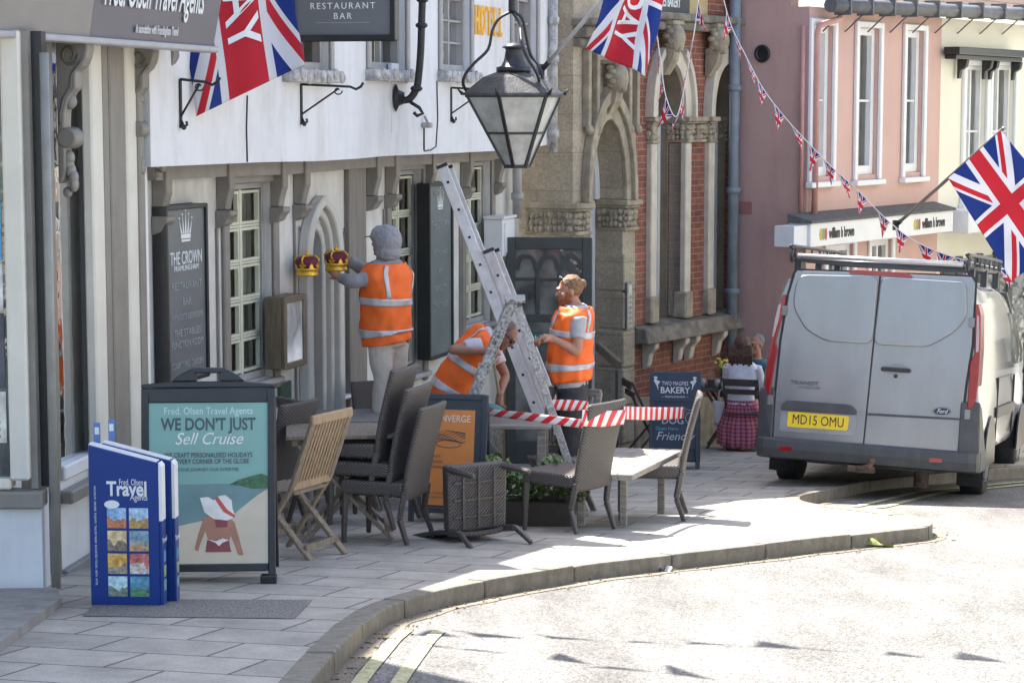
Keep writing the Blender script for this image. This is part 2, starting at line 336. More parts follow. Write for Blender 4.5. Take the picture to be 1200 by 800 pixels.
dd0=(kp[0]-kp[1]).normalized(); kp=[kp[0]+dd0*t for t in (9,6,4,2.5,1.5,.8,.35)]+kp+[kp[-1]+(kp[-1]-kp[-2]).normalized()*t for t in (2,5,9,14)]
# resample smoothly
def catmull(P,n=5):
    out=[]
    for i in range(len(P)-1):
        p0=P[max(i-1,0)];p1=P[i];p2=P[i+1];p3=P[min(i+2,len(P)-1)]
        for k in range(n):
            t=k/n; out.append(.5*((2*p1)+(p2-p0)*t+(2*p0-5*p1+4*p2-p3)*t*t+(3*p1-p0-3*p2+p3)*t**3))
    out.append(P[-1]); return out
def resample(P,step):
    out=[P[0]]; acc=0
    for a,b in zip(P,P[1:]):
        d=(b-a).length
        while acc+d>=step:
            t=(step-acc)/d; a=a+(b-a)*t; out.append(a.copy()); d=(b-a).length; acc=0
        acc+=d
    return out
kc=resample(catmull(kp,6),.155)
def offs(P,d):
    out=[]
    for i,p in enumerate(P):
        t=(P[min(i+1,len(P)-1)]-P[max(i-1,0)]).normalized(); out.append(p+Vector((-t.y,t.x))*d)
    return out
ki=offs(kc,.14); 
kb=MB(); W=.14
tip=[i for i,p in enumerate(kc)]
for i in range(len(kc)-1):
    stone_end=(i%6==5); g=.012 if stone_end else 0
    a,b,c,d=kc[i],kc[i+1],ki[i+1],ki[i]
    if g: b=b+(a-b).normalized()*g; c=c+(d-c).normalized()*g
    z=lambda p,e: Vector((p.x,p.y,gz(p.x,p.y,e)))
    j=.004*((i//6)%3)
    kb.hexa([z(a,-.16),z(b,-.16),z(c,-.16),z(d,-.16)],[z(a,.004+j),z(b,.004+j),z(c,.004+j),z(d,.004+j)])
tag(kb.build('kerb',kerb_m,bevel=.012,seg=2),kind='structure')
kin=offs(kc,.13)
sheet('pavement',[tuple(p) for p in kin]+[(40,60),(-30,60),(-30,-10)],pave_m,0.0)
dirtstrip=MB()
# gritty worn band of road against the kerb
ko=offs(kc,-.22); 
def strip(A,B,dz): 
    mb=MB()
    n=len(A); mb.add([(p.x,p.y,gz(p.x,p.y,dz)) for p in A]+[(p.x,p.y,gz(p.x,p.y,dz)) for p in B],[(i,i+1,n+i+1,n+i) for i in range(n-1)]); return mb
grit=mat('gutter_grit',(.2,.17,.13),.95,var=.5,scale=70,bump=1,bscale=120)
wob=[p+(q-p)*(1+.35*noise.noise(Vector((p.x*3,p.y*3,0)))) for p,q in zip(kc,offs(kc,-.11))]
tag(strip(kc,wob,-.096).build('gutter_grit',grit),kind='stuff')
yl=mat('faded_yellow_line',(.4,.38,.22),.85,var=.3,scale=30,bump=.3,bscale=80)
for o_ in (.11,.29):
    s_=kc[:70]; tag(strip(offs(kc,-o_)[:76],offs(kc,-o_-.075)[:76],-.092).build('road_marking',yl),kind='structure')
tipi=min(range(len(kc)),key=lambda i:(kc[i]-G(938,585).xy).length)
for o_ in (.38,.6):
    A=offs(kc,-o_)[tipi+4:]; B=offs(kc,-o_-.08)[tipi+4:]; tag(strip(A,B,-.092).build('road_marking',yl),kind='structure')
# gritty patch in the paving
pp=[G(*p).xy for p in ((96,722),(345,725),(366,703),(118,702))]
patch=mat('exposed_aggregate',(.15,.14,.125),.9,var=.6,scale=90,bump=1,bscale=120,c2=(.34,.32,.29))
sheet('pavement_patch',[tuple(p) for p in pp],patch,.004)
random.seed(3)
lit=MB()
for i in range(500):
    k=random.randrange(14,tipi); p=kc[k]+(offs(kc,-1)[k]-kc[k])*random.uniform(.02,.3)**1.3; r=random.uniform(.003,.011)
    lit.ball((p.x,p.y,gz(p.x,p.y,-.092)),(r,r*.8,r*.5),5,4)
tag(lit.build('gutter_debris',mat('debris',(.2,.16,.1),.9,var=.6,scale=30)),kind='stuff')
lf=MB(); c=G(1027,640,-.095)
lf.grid(lambda u,v:(c.x+(u-.5)*.24,c.y+(v-.5)*.1*(1-abs(u-.5)),c.z+.02+.05*math.sin(u*5)*abs(math.sin(v*7))),8,4)
tag(lf.build('dead_leaves',mat('olive_leaf',(.2,.22,.06),.8,var=.4)),'small olive leafy debris lying by the kerb tip','leaves')
lf=MB(); c=G(778,668,-.095)
lf.grid(lambda u,v:(c.x+(u-.5)*.1,c.y+(v-.5)*.1,c.z+.012+.02*math.sin(u*7+v*4)),6,6)
tag(lf.build('paper_scrap',whitepaint),'small crumpled white paper scrap in the gutter','litter')
# ================================================================ HOTEL
FH=Fac((-2.59,15.2),17.9)
hz=FH.z0
def window(fac,parent,xl,xr,yt,yb,d,dz_in=.1,cols=2,rows=5,fm=greywood,gm=None,fw=.05,bw=.022,sill=None,name='window',glazm=None,arch=None,label=None):
    """frame and glazing bars set into a hole; d is the wall plane's offset"""
    u0,u1,z0,z1=fac.rect(xl,xr,yt,yb,d); rz=parent['zoff']
    z0-=rz; z1-=rz
    mb=MB(); y0=-d+dz_in-.05; y1=-d+dz_in+.03
    mb.box(u0,u0+fw,y0,y1,z0,z1); mb.box(u1-fw,u1,y0,y1,z0,z1); mb.box(u0+fw,u1-fw,y0,y1,z1-fw,z1); mb.box(u0+fw,u1-fw,y0,y1,z0,z0+fw*1.3)
    w=mb.build(name,fm,parent,bevel=.006)
    if label: w['label']=label
    ib=MB(); a0,a1,c0,c1=u0+fw,u1-fw,z0+fw*1.3,z1-fw
    for i in range(1,cols):
        x=a0+(a1-a0)*i/cols; ib.box(x-bw*.8,x+bw*.8,y0+.012,y1-.02,c0,c1)
    for j in range(1,rows):
        z=c0+(c1-c0)*j/rows
        for i in range(cols):
            xa=a0+(a1-a0)*i/cols+(bw*.8 if i else 0); xb=a0+(a1-a0)*(i+1)/cols-(bw*.8 if i<cols-1 else 0)
            ib.box(xa,xb,y0+.018,y1-.02,z-bw/2,z+bw/2)
    if cols>1 or rows>1: ib.build('glazing_bar',glazm or fm,w,bevel=.003)
    g=MB()
    if (gm or glass) is glassT: g.add([(u0+.01,y1-.012,z0+.01),(u1-.01,y1-.012,z0+.01),(u1-.01,y1-.012,z1-.01),(u0+.01,y1-.012,z1-.01)],[(0,1,2,3)])
    else: g.box(u0+.01,u1-.01,y1-.018,y1-.008,z0+.01,z1-.01)
    g.build('pane',gm or glass,w)
    if (gm or glass) is glassT:
        rnd=random.Random(int(xl)); a=u0+fw; b=u1-fw; e=.34
        for k,(c0,c1) in enumerate(((a,a+(b-a)*(e+.25*rnd.random())),(b-(b-a)*e*.7,b))):
            q=MB(); q.grid(lambda i,j:(c0+(c1-c0)*i,y1+.07+.015*math.sin(i*22+k),z0+.03+(z1-z0-.06)*j),24,1); q.build('curtain',curt if k==0 or rnd.random()<.7 else curt2,w)
    if sill:
        s=MB(); s.box(u0-.06,u1+.06,-d-.09,-d+dz_in-.051,z0-sill,z0-.002); s.build('sill',lead if sill>.08 else fm,w,bevel=.012)
    return w,(u0,u1,z0,z1)
HU=.38                                              # jetty depth
hotel=FH.root('hotel_building','white rendered old inn with jettied upper floor and grey casement windows','hotel',0,0,0); hotel['zoff']=0.0
wU=[(335,384,-70,82),(432,474,-70,82),(516,550,-60,84),(600,628,-60,88)]
wG=[(266,318,215,448),(456,494,200,440),(543,574,190,380)]
uE=FH.uz(648,100,HU)[0]
zb=[FH.uz(px,py,HU) for px,py in ((172,196),(240,193),(310,190),(370,189),(420,186),(450,183),(520,180),(560,178),(600,176),(648,169))]
ztop=FH.uz(400,0,HU)[1]+.35
mb=MB(); zc=max(z for u,z in zb)+.02
u_s=FH.uz(176,150,HU)[0]
holes=[FH.rect(*w_,HU) for w_ in wU]
wallholes(mb,u_s,uE,zc,ztop,holes,-HU,0.0)
# bottom edge of the jetty sags and rises
n=len(zb); pts=[(u_s,zb[0][1])]+[(u,z) for u,z in zb[1:-1]]+[(uE,zb[-1][1])]
mb.prism(pts+[(uE,zc),(u_s,zc)],-HU,.0)
mb.build('upper_wall',white_render,hotel)
for i,(a,b,t,bt) in enumerate(wU): 
    window(FH,hotel,a,b,t,bt,HU,.10,2,5,greywood,glassT,.05,.02,sill=None)
    u0,u1,z0,z1=FH.rect(a,b,t,bt,HU)
    s=MB(); s.box(u0-.09,u1+.09,-HU-.10,-HU+.05,z0-.10,z0-.002)
    for k in range(8): s.ball((u0-.05+k*(u1-u0+.1)/7,-HU-.1,z0-.05+.02*math.sin(k*2.3)),(.06,.02,.05),8,5)
    s.build('sill',lead,hotel,bevel=.015)
    ar=MB(); ar.box(u0-.07,u0-.002,-HU-.03,-HU+.0-.002,z0,z1); ar.box(u1+.002,u1+.07,-HU-.03,-HU-.002,z0,z1); ar.build('architrave',greywood,hotel,bevel=.008)
# ground-floor wall
uA=FH.uz(172,400,0)[0]; uB=FH.uz(608,400,0)[0]
door_h=FH.rect(352,389,300,520,0); 
gl=FH.g(uA)-.3; gr=FH.g(uB)-.3
def zt_at(u):
    for (a,za),(b,zb_) in zip(zb,zb[1:]):
        if a<=u<=b: return za+(zb_-za)*(u-a)/(b-a)
    return zb[-1][1] if u>zb[0][0] else zb[0][1]
mb=MB(); ztg=zc+.05
dr=FH.rect(353,389,262,520,0); dz0=FH.g((dr[0]+dr[1])/2)
side=FH.rect(393,408,268,462,0)
holes=[FH.rect(*w_,0) for w_ in wG]+[(dr[0],dr[1],dz0,dr[3]),side]
wallholes(mb,uA-.05,uB,gr,ztg,holes,0.0,.3); mb.build('ground_wall',ground_render,hotel)
# plinth
p=MB()
us=[uA,FH.uz(345,400)[0]]
for a,b in ((uA+.02,dr[0]-.14),(FH.uz(425,500)[0],uB-.02)):
    za,zb2=FH.g(a),FH.g(b); p.hexa([(a,-.06,za-.2),(b,-.06,zb2-.2),(b,-.002,zb2-.2),(a,-.002,za-.2)],[(a,-.05,za+.34),(b,-.05,zb2+.4),(b,-.002,zb2+.4),(a,-.002,za+.34)])
p.build('plinth',flint,hotel)
for i,w_ in enumerate(wG):
    w,(u0,u1,z0,z1)=window(FH,hotel,*w_,0,.11,2,5,greywood,glassT,.045,.02,sill=.05,glazm=creamwood)
    # inner pale casement frames
    cas=MB(); fw=.045; um=(u0+u1)/2
    for a,b in ((u0+fw+.003,um-.018),(um+.018,u1-fw-.003)):
        for j in range(5):
            c0=z0+fw*1.3+(z1-z0-fw*2.3)*j/5+.014; c1=z0+fw*1.3+(z1-z0-fw*2.3)*(j+1)/5-.014
            t=.022; y0,y1=.078,.112
            cas.box(a,a+t,y0,y1,c0,c1); cas.box(b-t,b,y0,y1,c0,c1); cas.box(a+t,b-t,y0,y1,c0,c0+t); cas.box(a+t,b-t,y0,y1,c1-t,c1)
    cas.build('casement_frame',creamwood,w)
    ar=MB(); e=.1
    ar.box(u0-e,u0-.002,-.035,-.001,z0-.1,z1+.14); ar.box(u1+.002,u1+e,-.035,-.001,z0-.1,z1+.14); ar.box(u0-.002,u1+.002,-.035,-.001,z1+.002,z1+.14); ar.build('architrave',taupe,hotel,bevel=.01)
# long beam below the jetty, brackets
bm_=MB()
for a,b in zip(zb,zb[1:]):
    u0,u1=max(a[0],uA),min(b[0],uB)
    if u1-u0<.02: continue
    za=zt_at(u0); zb2=zt_at(u1)
    bm_.hexa([(u0,-.10,za-.11),(u1,-.10,zb2-.11),(u1,-.001,zb2-.11),(u0,-.001,za-.11)],[(u0,-.10,za-.004),(u1,-.10,zb2-.004),(u1,-.001,zb2-.004),(u0,-.001,za-.004)])
bm_.build('bressumer_beam',taupe,hotel)
def corbel(px,w_=.1,D=.12,H=.42):
    u=FH.uz(px,210,.0)[0]; zt=zt_at(u)-.006
    mb=MB(); x=w_/2; hw=w_/2
    prof=[(-.001,0),(-D,0),(-D,-.2),(-D+.02,-.26),(-.09,-.3),(-.08,-.36),(-.001,-.36)]
    mb.prism([(y,zt+z) for y,z in prof],u-hw,u+hw,'x')
    mb.prism([(-.001,zt-.362),(-.13,zt-.362),(-.13,zt-.4),(-.1,zt-.43),(-.08,zt-.47),(-.001,zt-.5)],u-hw-.02,u+hw+.02,'x')
    mb.build('corbel',taupe,hotel,bevel=.008)
for px in (181,256,319,346,431,453,497,541,578): corbel(px)
# thin iron pipes / posts on the ground wall
pb=MB()
for px in (253,344,449,538):
    u=FH.uz(px,300)[0]; pb.box(u-.012,u+.012,-.02,-.002,FH.g(u)+.4,zt_at(u)-.5)
pb.build('conduit',taupe,hotel)
# broad brown post
u0,u1,z0,z1=FH.rect(404,424,196,480); pb=MB(); pb.box(u0,u1,-.05,-.002,FH.g(u1)-.05,z1); pb.build('timber_post',mat('brown_grey_board',(.2,.185,.165),.6,var=.2,scale=5,stretch=(6,6,.6),bump=.2),hotel,bevel=.008)
# side light sash
w,_=window(FH,hotel,393,408,268,462,0,.06,1,2,whitepaint,glassT,.035,.02,sill=.03)
# ---- arched doorway
u0,u1=dr[0],dr[1]; um=(u0+u1)/2; spring=FH.uz(370,290)[1]; apex=FH.uz(370,233)[1]
def ogive(hw,zs,za,n=10):
    out=[]
    for i in range(n+1):
        t=i/n; a=t*R(70); out.append((hw*math.cos(a)-hw*0*t-hw*math.cos(R(70))*t, zs+(za-zs)*(math.sin(a)/math.sin(R(70)))**.9))
    return out
def archring(mb,hw0,hw1,zs,za0,za1,zb_,y0,y1):
    A=ogive(hw0,zs,za0); B=ogive(hw1,zs,za1)
    for s in (-1,1):
        mb.box(um+s*hw0,um+s*hw1,y0,y1,zb_,zs)
        for i in range(len(A)-1):
            q=[(um+s*A[i][0],A[i][1]),(um+s*B[i][0],B[i][1]),(um+s*B[i+1][0],B[i+1][1]),(um+s*A[i+1][0],A[i+1][1])]
            mb.prism(q,y0,y1)
mb=MB(); hw=(u1-u0)/2; gd=FH.g(um)
archring(mb,hw-.05,hw+.06,spring,apex-.06,apex+.03,gd,-.10,-.002)
archring(mb,hw-.11,hw-.052,spring,apex-.15,apex-.065,gd,-.05,.03)
archring(mb,hw-.18,hw-.112,spring,apex-.26,apex-.155,gd,.0,.1)
da=hotel
door_sur=mb.build('door_surround',mat('painted_stone_surround',(.56,.55,.5),.7,var=.06,scale=4,dirt=.35,dcol=(.32,.29,.24),dscale=3),da,bevel=.012)
mb=MB(); mb.box(um-hw+.1,um+hw-.1,.1,.14,gd+.02,apex-.16); dd=mb.build('door',mat('dark_oak_door',(.09,.075,.06),.5,var=.3,scale=9,stretch=(8,8,.5),bump=.3),da)
mb=MB()
for k in range(5): x=um-hw+.17+k*.1; mb.box(x-.006,x+.006,.088,.098,gd+.1,spring+.2)
mb.build('door_moulding',mat('dark_trim',(.16,.14,.11),.5),dd)
hb=MB()
for zz in (.9,1.35): hb.box(um-hw+.08,um-hw+.16,-.02,.0,gd+zz,gd+zz+.07)
hb.build('hinge',mat('rusty_hinge',(.3,.13,.06),.7,var=.4,scale=30),dd)
fill=MB()
fill.box(dr[0],dr[1],.15,.2,gd,dr[3]); fill.build('door_backing',ground_render,hotel)
# spandrel closing the corner between arch and wall hole
sp_=MB(); A=ogive(hw+.058,spring,apex+.02)
zs_top=dr[3]
for s in (-1,1):
    for i in range(len(A)-1):
        z1_=min(A[i][1],zs_top); z2_=min(A[i+1][1],zs_top)
        if A[i][1]>=zs_top: continue
        sp_.prism([(um+s*A[i][0],z1_),(um+s*(hw+.06),z1_),(um+s*(hw+.06),z2_),(um+s*A[i+1][0],z2_)],-.0,.03)
sp_.build('spandrel',ground_render,hotel)
# parapet/roof mass above: unseen, its outline shaped to throw the street's shadow edges
az=SA; te=math.tan(SE)
def sil(px,py,d=HU,dz=0.0):
    g=G(px,py,dz); pp=FH.p+FH.n*d; t=-((g-pp).dot(FH.n)-(g.z*FH.n.z))/az.dot(FH.n)
    q=g+az*t; return (q-FH.org).dot(FH.u),g.z+te*t-FH.z0
roofpts=[sil(*p) for p in ((470,733),(513,695),(600,655),(690,627),(745,608),(800,596),(870,586),(935,582))]
print('roof',roofpts)
rm=MB(); rp=[(max(u,u_s) if i==0 else u,z) for i,(u,z) in enumerate(roofpts)]
rp=[q for q in rp if q[0]>u_s]; rp=[(u_s,rp[0][1]+.05)]+[q for q in rp if q[0]<uE]+[(uE,rp[-1][1])]
zt=min(z for u,z in rp)-.02
rm.prism([(u_s,ztop+.002),(uE,ztop+.002)]+[(u,max(z,ztop+.05)) for u,z in rp[::-1]],-HU,.1); rm.build('shadow_parapet',white_render,hotel)
rf=MB()
za,zb2=rp[0][1],rp[-1][1]; rf.hexa([(u_s,-HU+.1,za-.5),(uE,-HU+.1,zb2-.5),(uE,7,zb2-.5),(u_s,7,za-.5)],[(u_s,.4,min(za,zb2)-.02),(uE,.4,min(za,zb2)-.02),(uE,3.5,za+1.4),(u_s,3.5,za+1.4)]); rf.build('roof',roof_m,hotel)
bk=MB(); bk.box(u_s+.1,uE-.1,.35,7,gr,zt-.6); bk.build('rear_wall',white_render,hotel)
# interior dark behind windows
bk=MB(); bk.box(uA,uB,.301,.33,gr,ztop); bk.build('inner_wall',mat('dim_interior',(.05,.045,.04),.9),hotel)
# ================================================================ signs on the hotel
def board(px,py_t,px2,py_b,label,lines,m,d0=.01,th=.10,name='wall_sign',fm=blackframe,txt=inkwhite):
    u0,u1,z0,z1=FH.rect(px,px2,py_t,py_b,d0+th)
    r=FH.root(name,label,'sign',(u0+u1)/2,0,z0); W=(u1-u0)/2; H=z1-z0
    mb=MB(); mb.box(-W+.03,W-.03,-th,-.004,.03,H-.03); pn=mb.build('panel',m,r)
    mb=MB()
    for a,b,c,d in ((-W,-W+.03,0,H),(W-.03,W,0,H),(-W+.03,W-.03,0,.03),(-W+.03,W-.03,H-.03,H)): mb.box(a,b,-th-.02,-.003,c,d)
    mb.build('frame',fm,r,bevel=.005)
    for t,z,s,xs,mm in lines:
        o=text(t,s*W*2,mm,pn,(0,-th-.003,z*H)); a_=[v.co.x for v in o.data.vertices]; w_=max(a_)-min(a_)
        if w_>1.5*W: o.scale.x=1.5*W/w_
    return r,W,H,th,pn
def crown_mark(parent,c,s,m,y):
    mb=MB()
    for k in range(5):
        x=(k-2)*s*.22; h=s*(.85 if k==2 else .7 if k in(1,3) else .55); mb.prism([(c[0]+x*.8-s*.07,c[1]),(c[0]+x*.8+s*.07,c[1]),(c[0]+x*1.25,c[1]+h)],y-.001,y)
        mb.ball((c[0]+x*1.25,y,c[1]+h+s*.05),(s*.05,.002,s*.05),8,5)
    mb.box(c[0]-s*.42,c[0]+s*.42,y-.001,y,c[1]-s*.2,c[1]-s*.02); mb.box(c[0]-s*.38,c[0]+s*.38,y-.001,y,c[1]-s*.32,c[1]-s*.24)
    return mb.build('crown_emblem',m,parent)
r,W,H,th,pn=board(195,240,244,447,'tall dark slate inn sign with white crown and lettering, nearest the travel shop',[('THE CROWN',.70,.2,1.0,inkwhite),('FRAMLINGHAM',.645,.085,1,inkwhite),('RESTAURANT',.545,.115,1,inkgrey),('BAR',.455,.115,1,inkgrey),('14 EN-SUITE BEDROOMS',.37,.095,.85,inkgrey),('THE STABLES',.28,.11,1,inkgrey),('FUNCTION ROOM',.215,.11,.95,inkgrey),('COURTYARD GARDEN',.1,.1,.9,inkgrey)],slate)
crown_mark(pn,(0,H*.84),W*.55,inkwhite,-th-.002)
r,W,H,th,pn=board(503,214,531,418,'tall faded grey-green inn sign with pale crown, behind the leaning ladder',[('THE CROWN',.76,.18,1.0,inkgrey),('RESTAURANT',.6,.1,1,inkgrey),('BAR',.5,.1,1,inkgrey),('BEDROOMS',.4,.1,1,inkgrey),('THE STABLES',.3,.1,1,inkgrey)],mat('faded_sign_paint',(.13,.165,.17),.3,var=.15,scale=4),th=.12)
crown_mark(pn,(0,H*.88),W*.5,inkwhite,-th-.002)
# hanging sign, projecting from the wall
us,_=FH.uz(338,20,HU); zS=FH.uz(398,47,HU+.5)[1]
hs=FH.root('hanging_sign','dark grey hanging inn sign reading HOTEL RESTAURANT BAR','sign',us,HU,zS)
hs.rotation_euler.z=FH.rz-math.pi/2-R(-3)
SWd=117/ (F/(FH.w(us,0,HU).y)); print('sign w',SWd)
mb=MB(); mb.box(.06,.06+SWd-.0,-.02,.02,.0+.03,1.05); pn=mb.build('panel',signgrey,hs)
mb=MB()
for a,b,c,d in ((.02,.06,0,1.1),(.06+SWd,.1+SWd,0,1.1),(.06,.06+SWd,0,.045),(.06,.06+SWd,1.05,1.1)): mb.box(a,b,-.05,.05,c,d)
mb.build('frame',blackframe,hs,bevel=.006)
cx=.06+SWd/2
for t,z,s in (('THE CROWN',.6,.13),('HOTEL',.337,.082),('RESTAURANT',.262,.068),('BAR',.185,.068)): text(t,s,inkwhite,pn,(cx,-.023,z),space=1.35)
mb=MB(); mb.box(cx-SWd*.28,cx+SWd*.28,-.0225,-.0205,.135,.139); mb.build('underline',inkgrey,pn)
crown_mark(pn,(cx,.78),.22,inkwhite,-.022)
mb=MB(); mb.tube([(-.0,0,1.16),(.2+SWd,0,1.16)],.015); mb.tube([(.0,0,1.5),(.1+SWd,0,1.16)],.01)
for x in (.15,SWd): mb.tube([(x,0,1.16),(x,0,1.08)],.008)
mb.build('bracket',iron,hs)
# iron basket brackets
def iron_bracket(px,pyt,pyb,label,out=.42,tail=True):
    u,zt_=FH.uz(px,pyt,HU); zb_=FH.uz(px,pyb,HU)[1]
    r=FH.root('iron_bracket',label,'bracket',u,HU,zb_); H=zt_-zb_
    mb=MB(); mb.box(-.012,.012,-.014,-.001,0,H); mb.tube([(0,-.01,H),(0,-out,H-.02),(0,-out-.05,H-.04),(0,-out-.09,H-.02),(0,-out-.11,H+.01)],.011,6)
    mb.tube([(0,-.01,.08),(0,-out*.75,H-.04)],.008,6)
    sc=[(0,-out*.75-.04*math.cos(a)*(1-a/9),H-.05-.035*math.sin(a)*(1-a/9)) for a in [i*.6 for i in range(11)]]
    mb.tube(sc,.006,5); mb.tube([(0,-.01,.05),(0,-.03,.01),(0,-.055,.02),(0,-.05,.045)],.01,6); mb.ball((0,-.03,.005),.02,8,6)
    mb.build('scroll_arm',iron,r); return r
iron_bracket(352,99,146,'thin iron bracket with scroll below the first upstairs window')
iron_bracket(528,103,143,'thin iron bracket partly hidden behind the street lantern')
iron_bracket(210,93,150,'curled iron bracket on the wall below the flag beside the travel shop',out=.2)
# cables and small lamp
cb=MB(); 
def fp(px,py,d=HU+.006): u,z=FH.uz(px,py,d); return (u,-d,z)
cb.tube([fp(512,95),fp(513,140),fp(511,172),fp(505,176),fp(497,177)],.006,5); cb.tube([fp(290,112),fp(289,150),fp(290,190)],.006,5); cb.tube([fp(497,150),fp(497,176)],.008,5)
cb.build('cable',iron,hotel)
r=FH.root('wall_floodlight','small pale security light on the white wall','lamp',*FH.uz(495,147,HU)[:1],HU,FH.uz(495,150,HU)[1])
mb=MB(); mb.box(-.035,.035,-.09,-.002,0,.05); mb.build('housing',greywood,r,bevel=.01); mb=MB(); mb.tube([(0,-.05,.05),(0,-.02,.11)],.012); mb.build('arm',greywood,r)
# HOTEL letters
u0,u1,z0,z1=FH.rect(557,592,9,45,HU+.05)
r=FH.root('gold_letters','raised gold letters spelling HOTEL on the white wall','lettering',(u0+u1)/2,HU,z0)
me_w=(u1-u0)
sz=(z1-z0)*1.35
for i,ch in enumerate('HOTEL'):
    o=text(ch,sz,gold,r,(-me_w/2+me_w*(i+.5)/5,-.03,(z1-z0)/2),extrude=.01,name='letter',xs=me_w/5/(sz*1.05),bold=.003)
# menu case
u0,u1,z0,z1=FH.rect(330,357,346,430,.16)
r=FH.root('menu_case','timber framed menu case with glazed front beside the arched door','menu case',(u0+u1)/2,0,z0); W=.22; H=z1-z0
wood_d=mat('varnished_brown_wood',(.15,.12,.08),.4,var=.3,scale=6,stretch=(8,8,.7),bump=.15)
mb=MB(); mb.box(-W,W,-.15,-.003,0,H); mb.build('box',wood_d,r,bevel=.008)
mb=MB()
for a,b,c,d in ((-W,-W+.05,0,H),(W-.05,W,0,H),(-W+.05,W-.05,0,.05),(-W+.05,W-.05,H-.05,H)): mb.box(a,b,-.185,-.152,c,d)
mb.build('door_frame',wood_d,r,bevel=.006); mb=MB(); mb.box(-W+.05,W-.05,-.165,-.152,.05,H-.05); mb.build('pane',glassmat('menu_glass',(.35,.36,.35),.05),r)
# small dark notice low on the wall
u0,u1,z0,z1=FH.rect(329,342,447,482,.03); r=FH.root('wall_plaque','small dark green framed notice low on the wall beneath the menu case','sign',(u0+u1)/2,0,z0)
mb=MB(); mb.box(-(u1-u0)/2,(u1-u0)/2,-.03,-.002,0,z1-z0); mb.build('panel',mat('deep_green_panel',(.03,.08,.06),.3),r,bevel=.004)
# meter boxes at the end of the hotel
u0,u1,z0,z1=FH.rect(577,611,256,300,.2); r=FH.root('meter_cabinet','white meter cabinet at the far end of the hotel front','cabinet',(u0+u1)/2,0,z0); W=.2; H=z1-z0
mb=MB(); mb.box(-W,W,-.22,-.003,0,H); mb.build('box',whitepaint,r,bevel=.012); mb=MB(); mb.box(-W-.02,W+.02,-.24,-.003,H,H+.03); mb.build('lid',whitepaint,r,bevel=.006); mb=MB(); mb.box(-W+.04,W-.04,-.23,-.2205,.04,H-.04); mb.build('door',shopwhite,r,bevel=.004)
# down pipe by the corner of the hotel
def pipe(name,label,p,r_,z0,z1,m,cat='pipe',collars=3,lean=(0,0)):
    q=thing(name,label,cat,(p[0],p[1],z0)); mb=MB(); mb.tube([(0,0,0),(lean[0],lean[1],z1-z0)],r_,12); mb.build('pipe',m,q)
    mb=MB()
    for k in range(collars):
        t=(k+.5)/collars; mb.lathe([(r_*1.05,-.04),(r_*1.35,-.035),(r_*1.35,.035),(r_*1.05,.04)],12,(lean[0]*t,lean[1]*t,(z1-z0)*t))
    if collars: mb.build('collar',m,q)
    return q
q=FH.w(FH.uz(606,230,.12)[0],0,.12); zz=FH.uz(606,256,.12)[1]+FH.z0
pipe('vent_pipe','grey vertical pipe under the street lantern at the end of the hotel',q,.05,zz,zz+.95,greywood,collars=2)
q=FH.w(FH.uz(653,80,HU+.1)[0],0,HU+.06); pipe('rain_pipe','thin weathered rainwater pipe on the upper corner of the hotel',q,.045,FH.uz(653,178,HU)[1]+FH.z0,FH.uz(653,-40,HU)[1]+FH.z0,lead,collars=5)
# ================================================================ TRAVEL SHOP
pB=G(70,672).xy; hB=8.0
FB=Fac(pB,hB); FA=Fac((G(-60,690).x,G(20,690).y),90)
shop=FB.root('travel_shop','travel agent shopfront with cream pilasters, scrolled brackets and slate fascia','shop',0,0,0); shop['zoff']=0.0
zsf=FB.uz(100,48,0)[1]
# section B : facing the street
u0=0; uC=FB.uz(176,400)[0]; 
def Bx(mb,xl,xr,yt,yb,d0,d1,z=None):
    a,b,c,d=FB.rect(xl,xr,yt,yb,max(d0,d1)); mb.box(a,b,-d1,-d0,c if z is None else z[0],d if z is None else z[1]); return a,b,c,d
zf=FB.g(0)-.15
w1=FB.rect(71,110,60,553,0); w1=(.03,)+tuple(w1[1:]); sill=FB.rect(64,112,549,575,0)
zsl=FB.uz(86,556)[1]; zst=FB.uz(86,572)[1]
mb=MB(); wallholes(mb,.0,uC,zf,zsf+.3,[(w1[0],w1[1],zsl,zsf),],.0,.2); mb.build('front_wall',shopwhite,shop)
mb=MB(); mb.add([(w1[0]+.03,.045,zsl+.02),(w1[1],.045,zsl+.02),(w1[1],.045,zsf),(w1[0]+.03,.045,zsf)],[(0,1,2,3)]); mb.build('display_window',clearglass('shop_display_glass',(.8,.84,.82),1.8,.62),shop)
mb=MB(); mb.box(w1[0],w1[1],.10,.12,zsl,zsf); bb_=mb.build('added_display_back',mat('display_cream',(.6,.58,.5),.7,var=.15,scale=3),shop)  # cream backing added to brighten the pane in place of street reflections
for k,(z0_,z1_,cc) in enumerate(((.05,.42,(.45,.5,.5)),(.5,.8,(.5,.12,.08)),(.86,1.2,(.6,.62,.6)),(1.3,1.6,(.12,.2,.4)),(1.7,2.1,(.62,.6,.5)))):
    mb=MB(); mb.box(w1[0]+.06,w1[1]-.05,.06,.068,zsl+z0_,zsl+z1_); mb.build('poster',mat('added_poster_%d'%k,cc,.4,var=.4,scale=12),bb_)  # posters added behind the glass for the same brightening
mb=MB(); mb.box(w1[0],w1[0]+.03,-.006,.08,zsl,zsf); mb.build('window_jamb',shopgrey,shop,bevel=.004); mb=MB(); mb.box(w1[0]+.03,w1[1],-.03,.08,zsl,zsl+.09); mb.build('window_frame',shopwhite,shop,bevel=.01)
mb=MB(); mb.box(.01,w1[1]+.02,-.09,-.001,zst-.05,zst+.03); mb.build('sill',shopgrey,shop,bevel=.01)
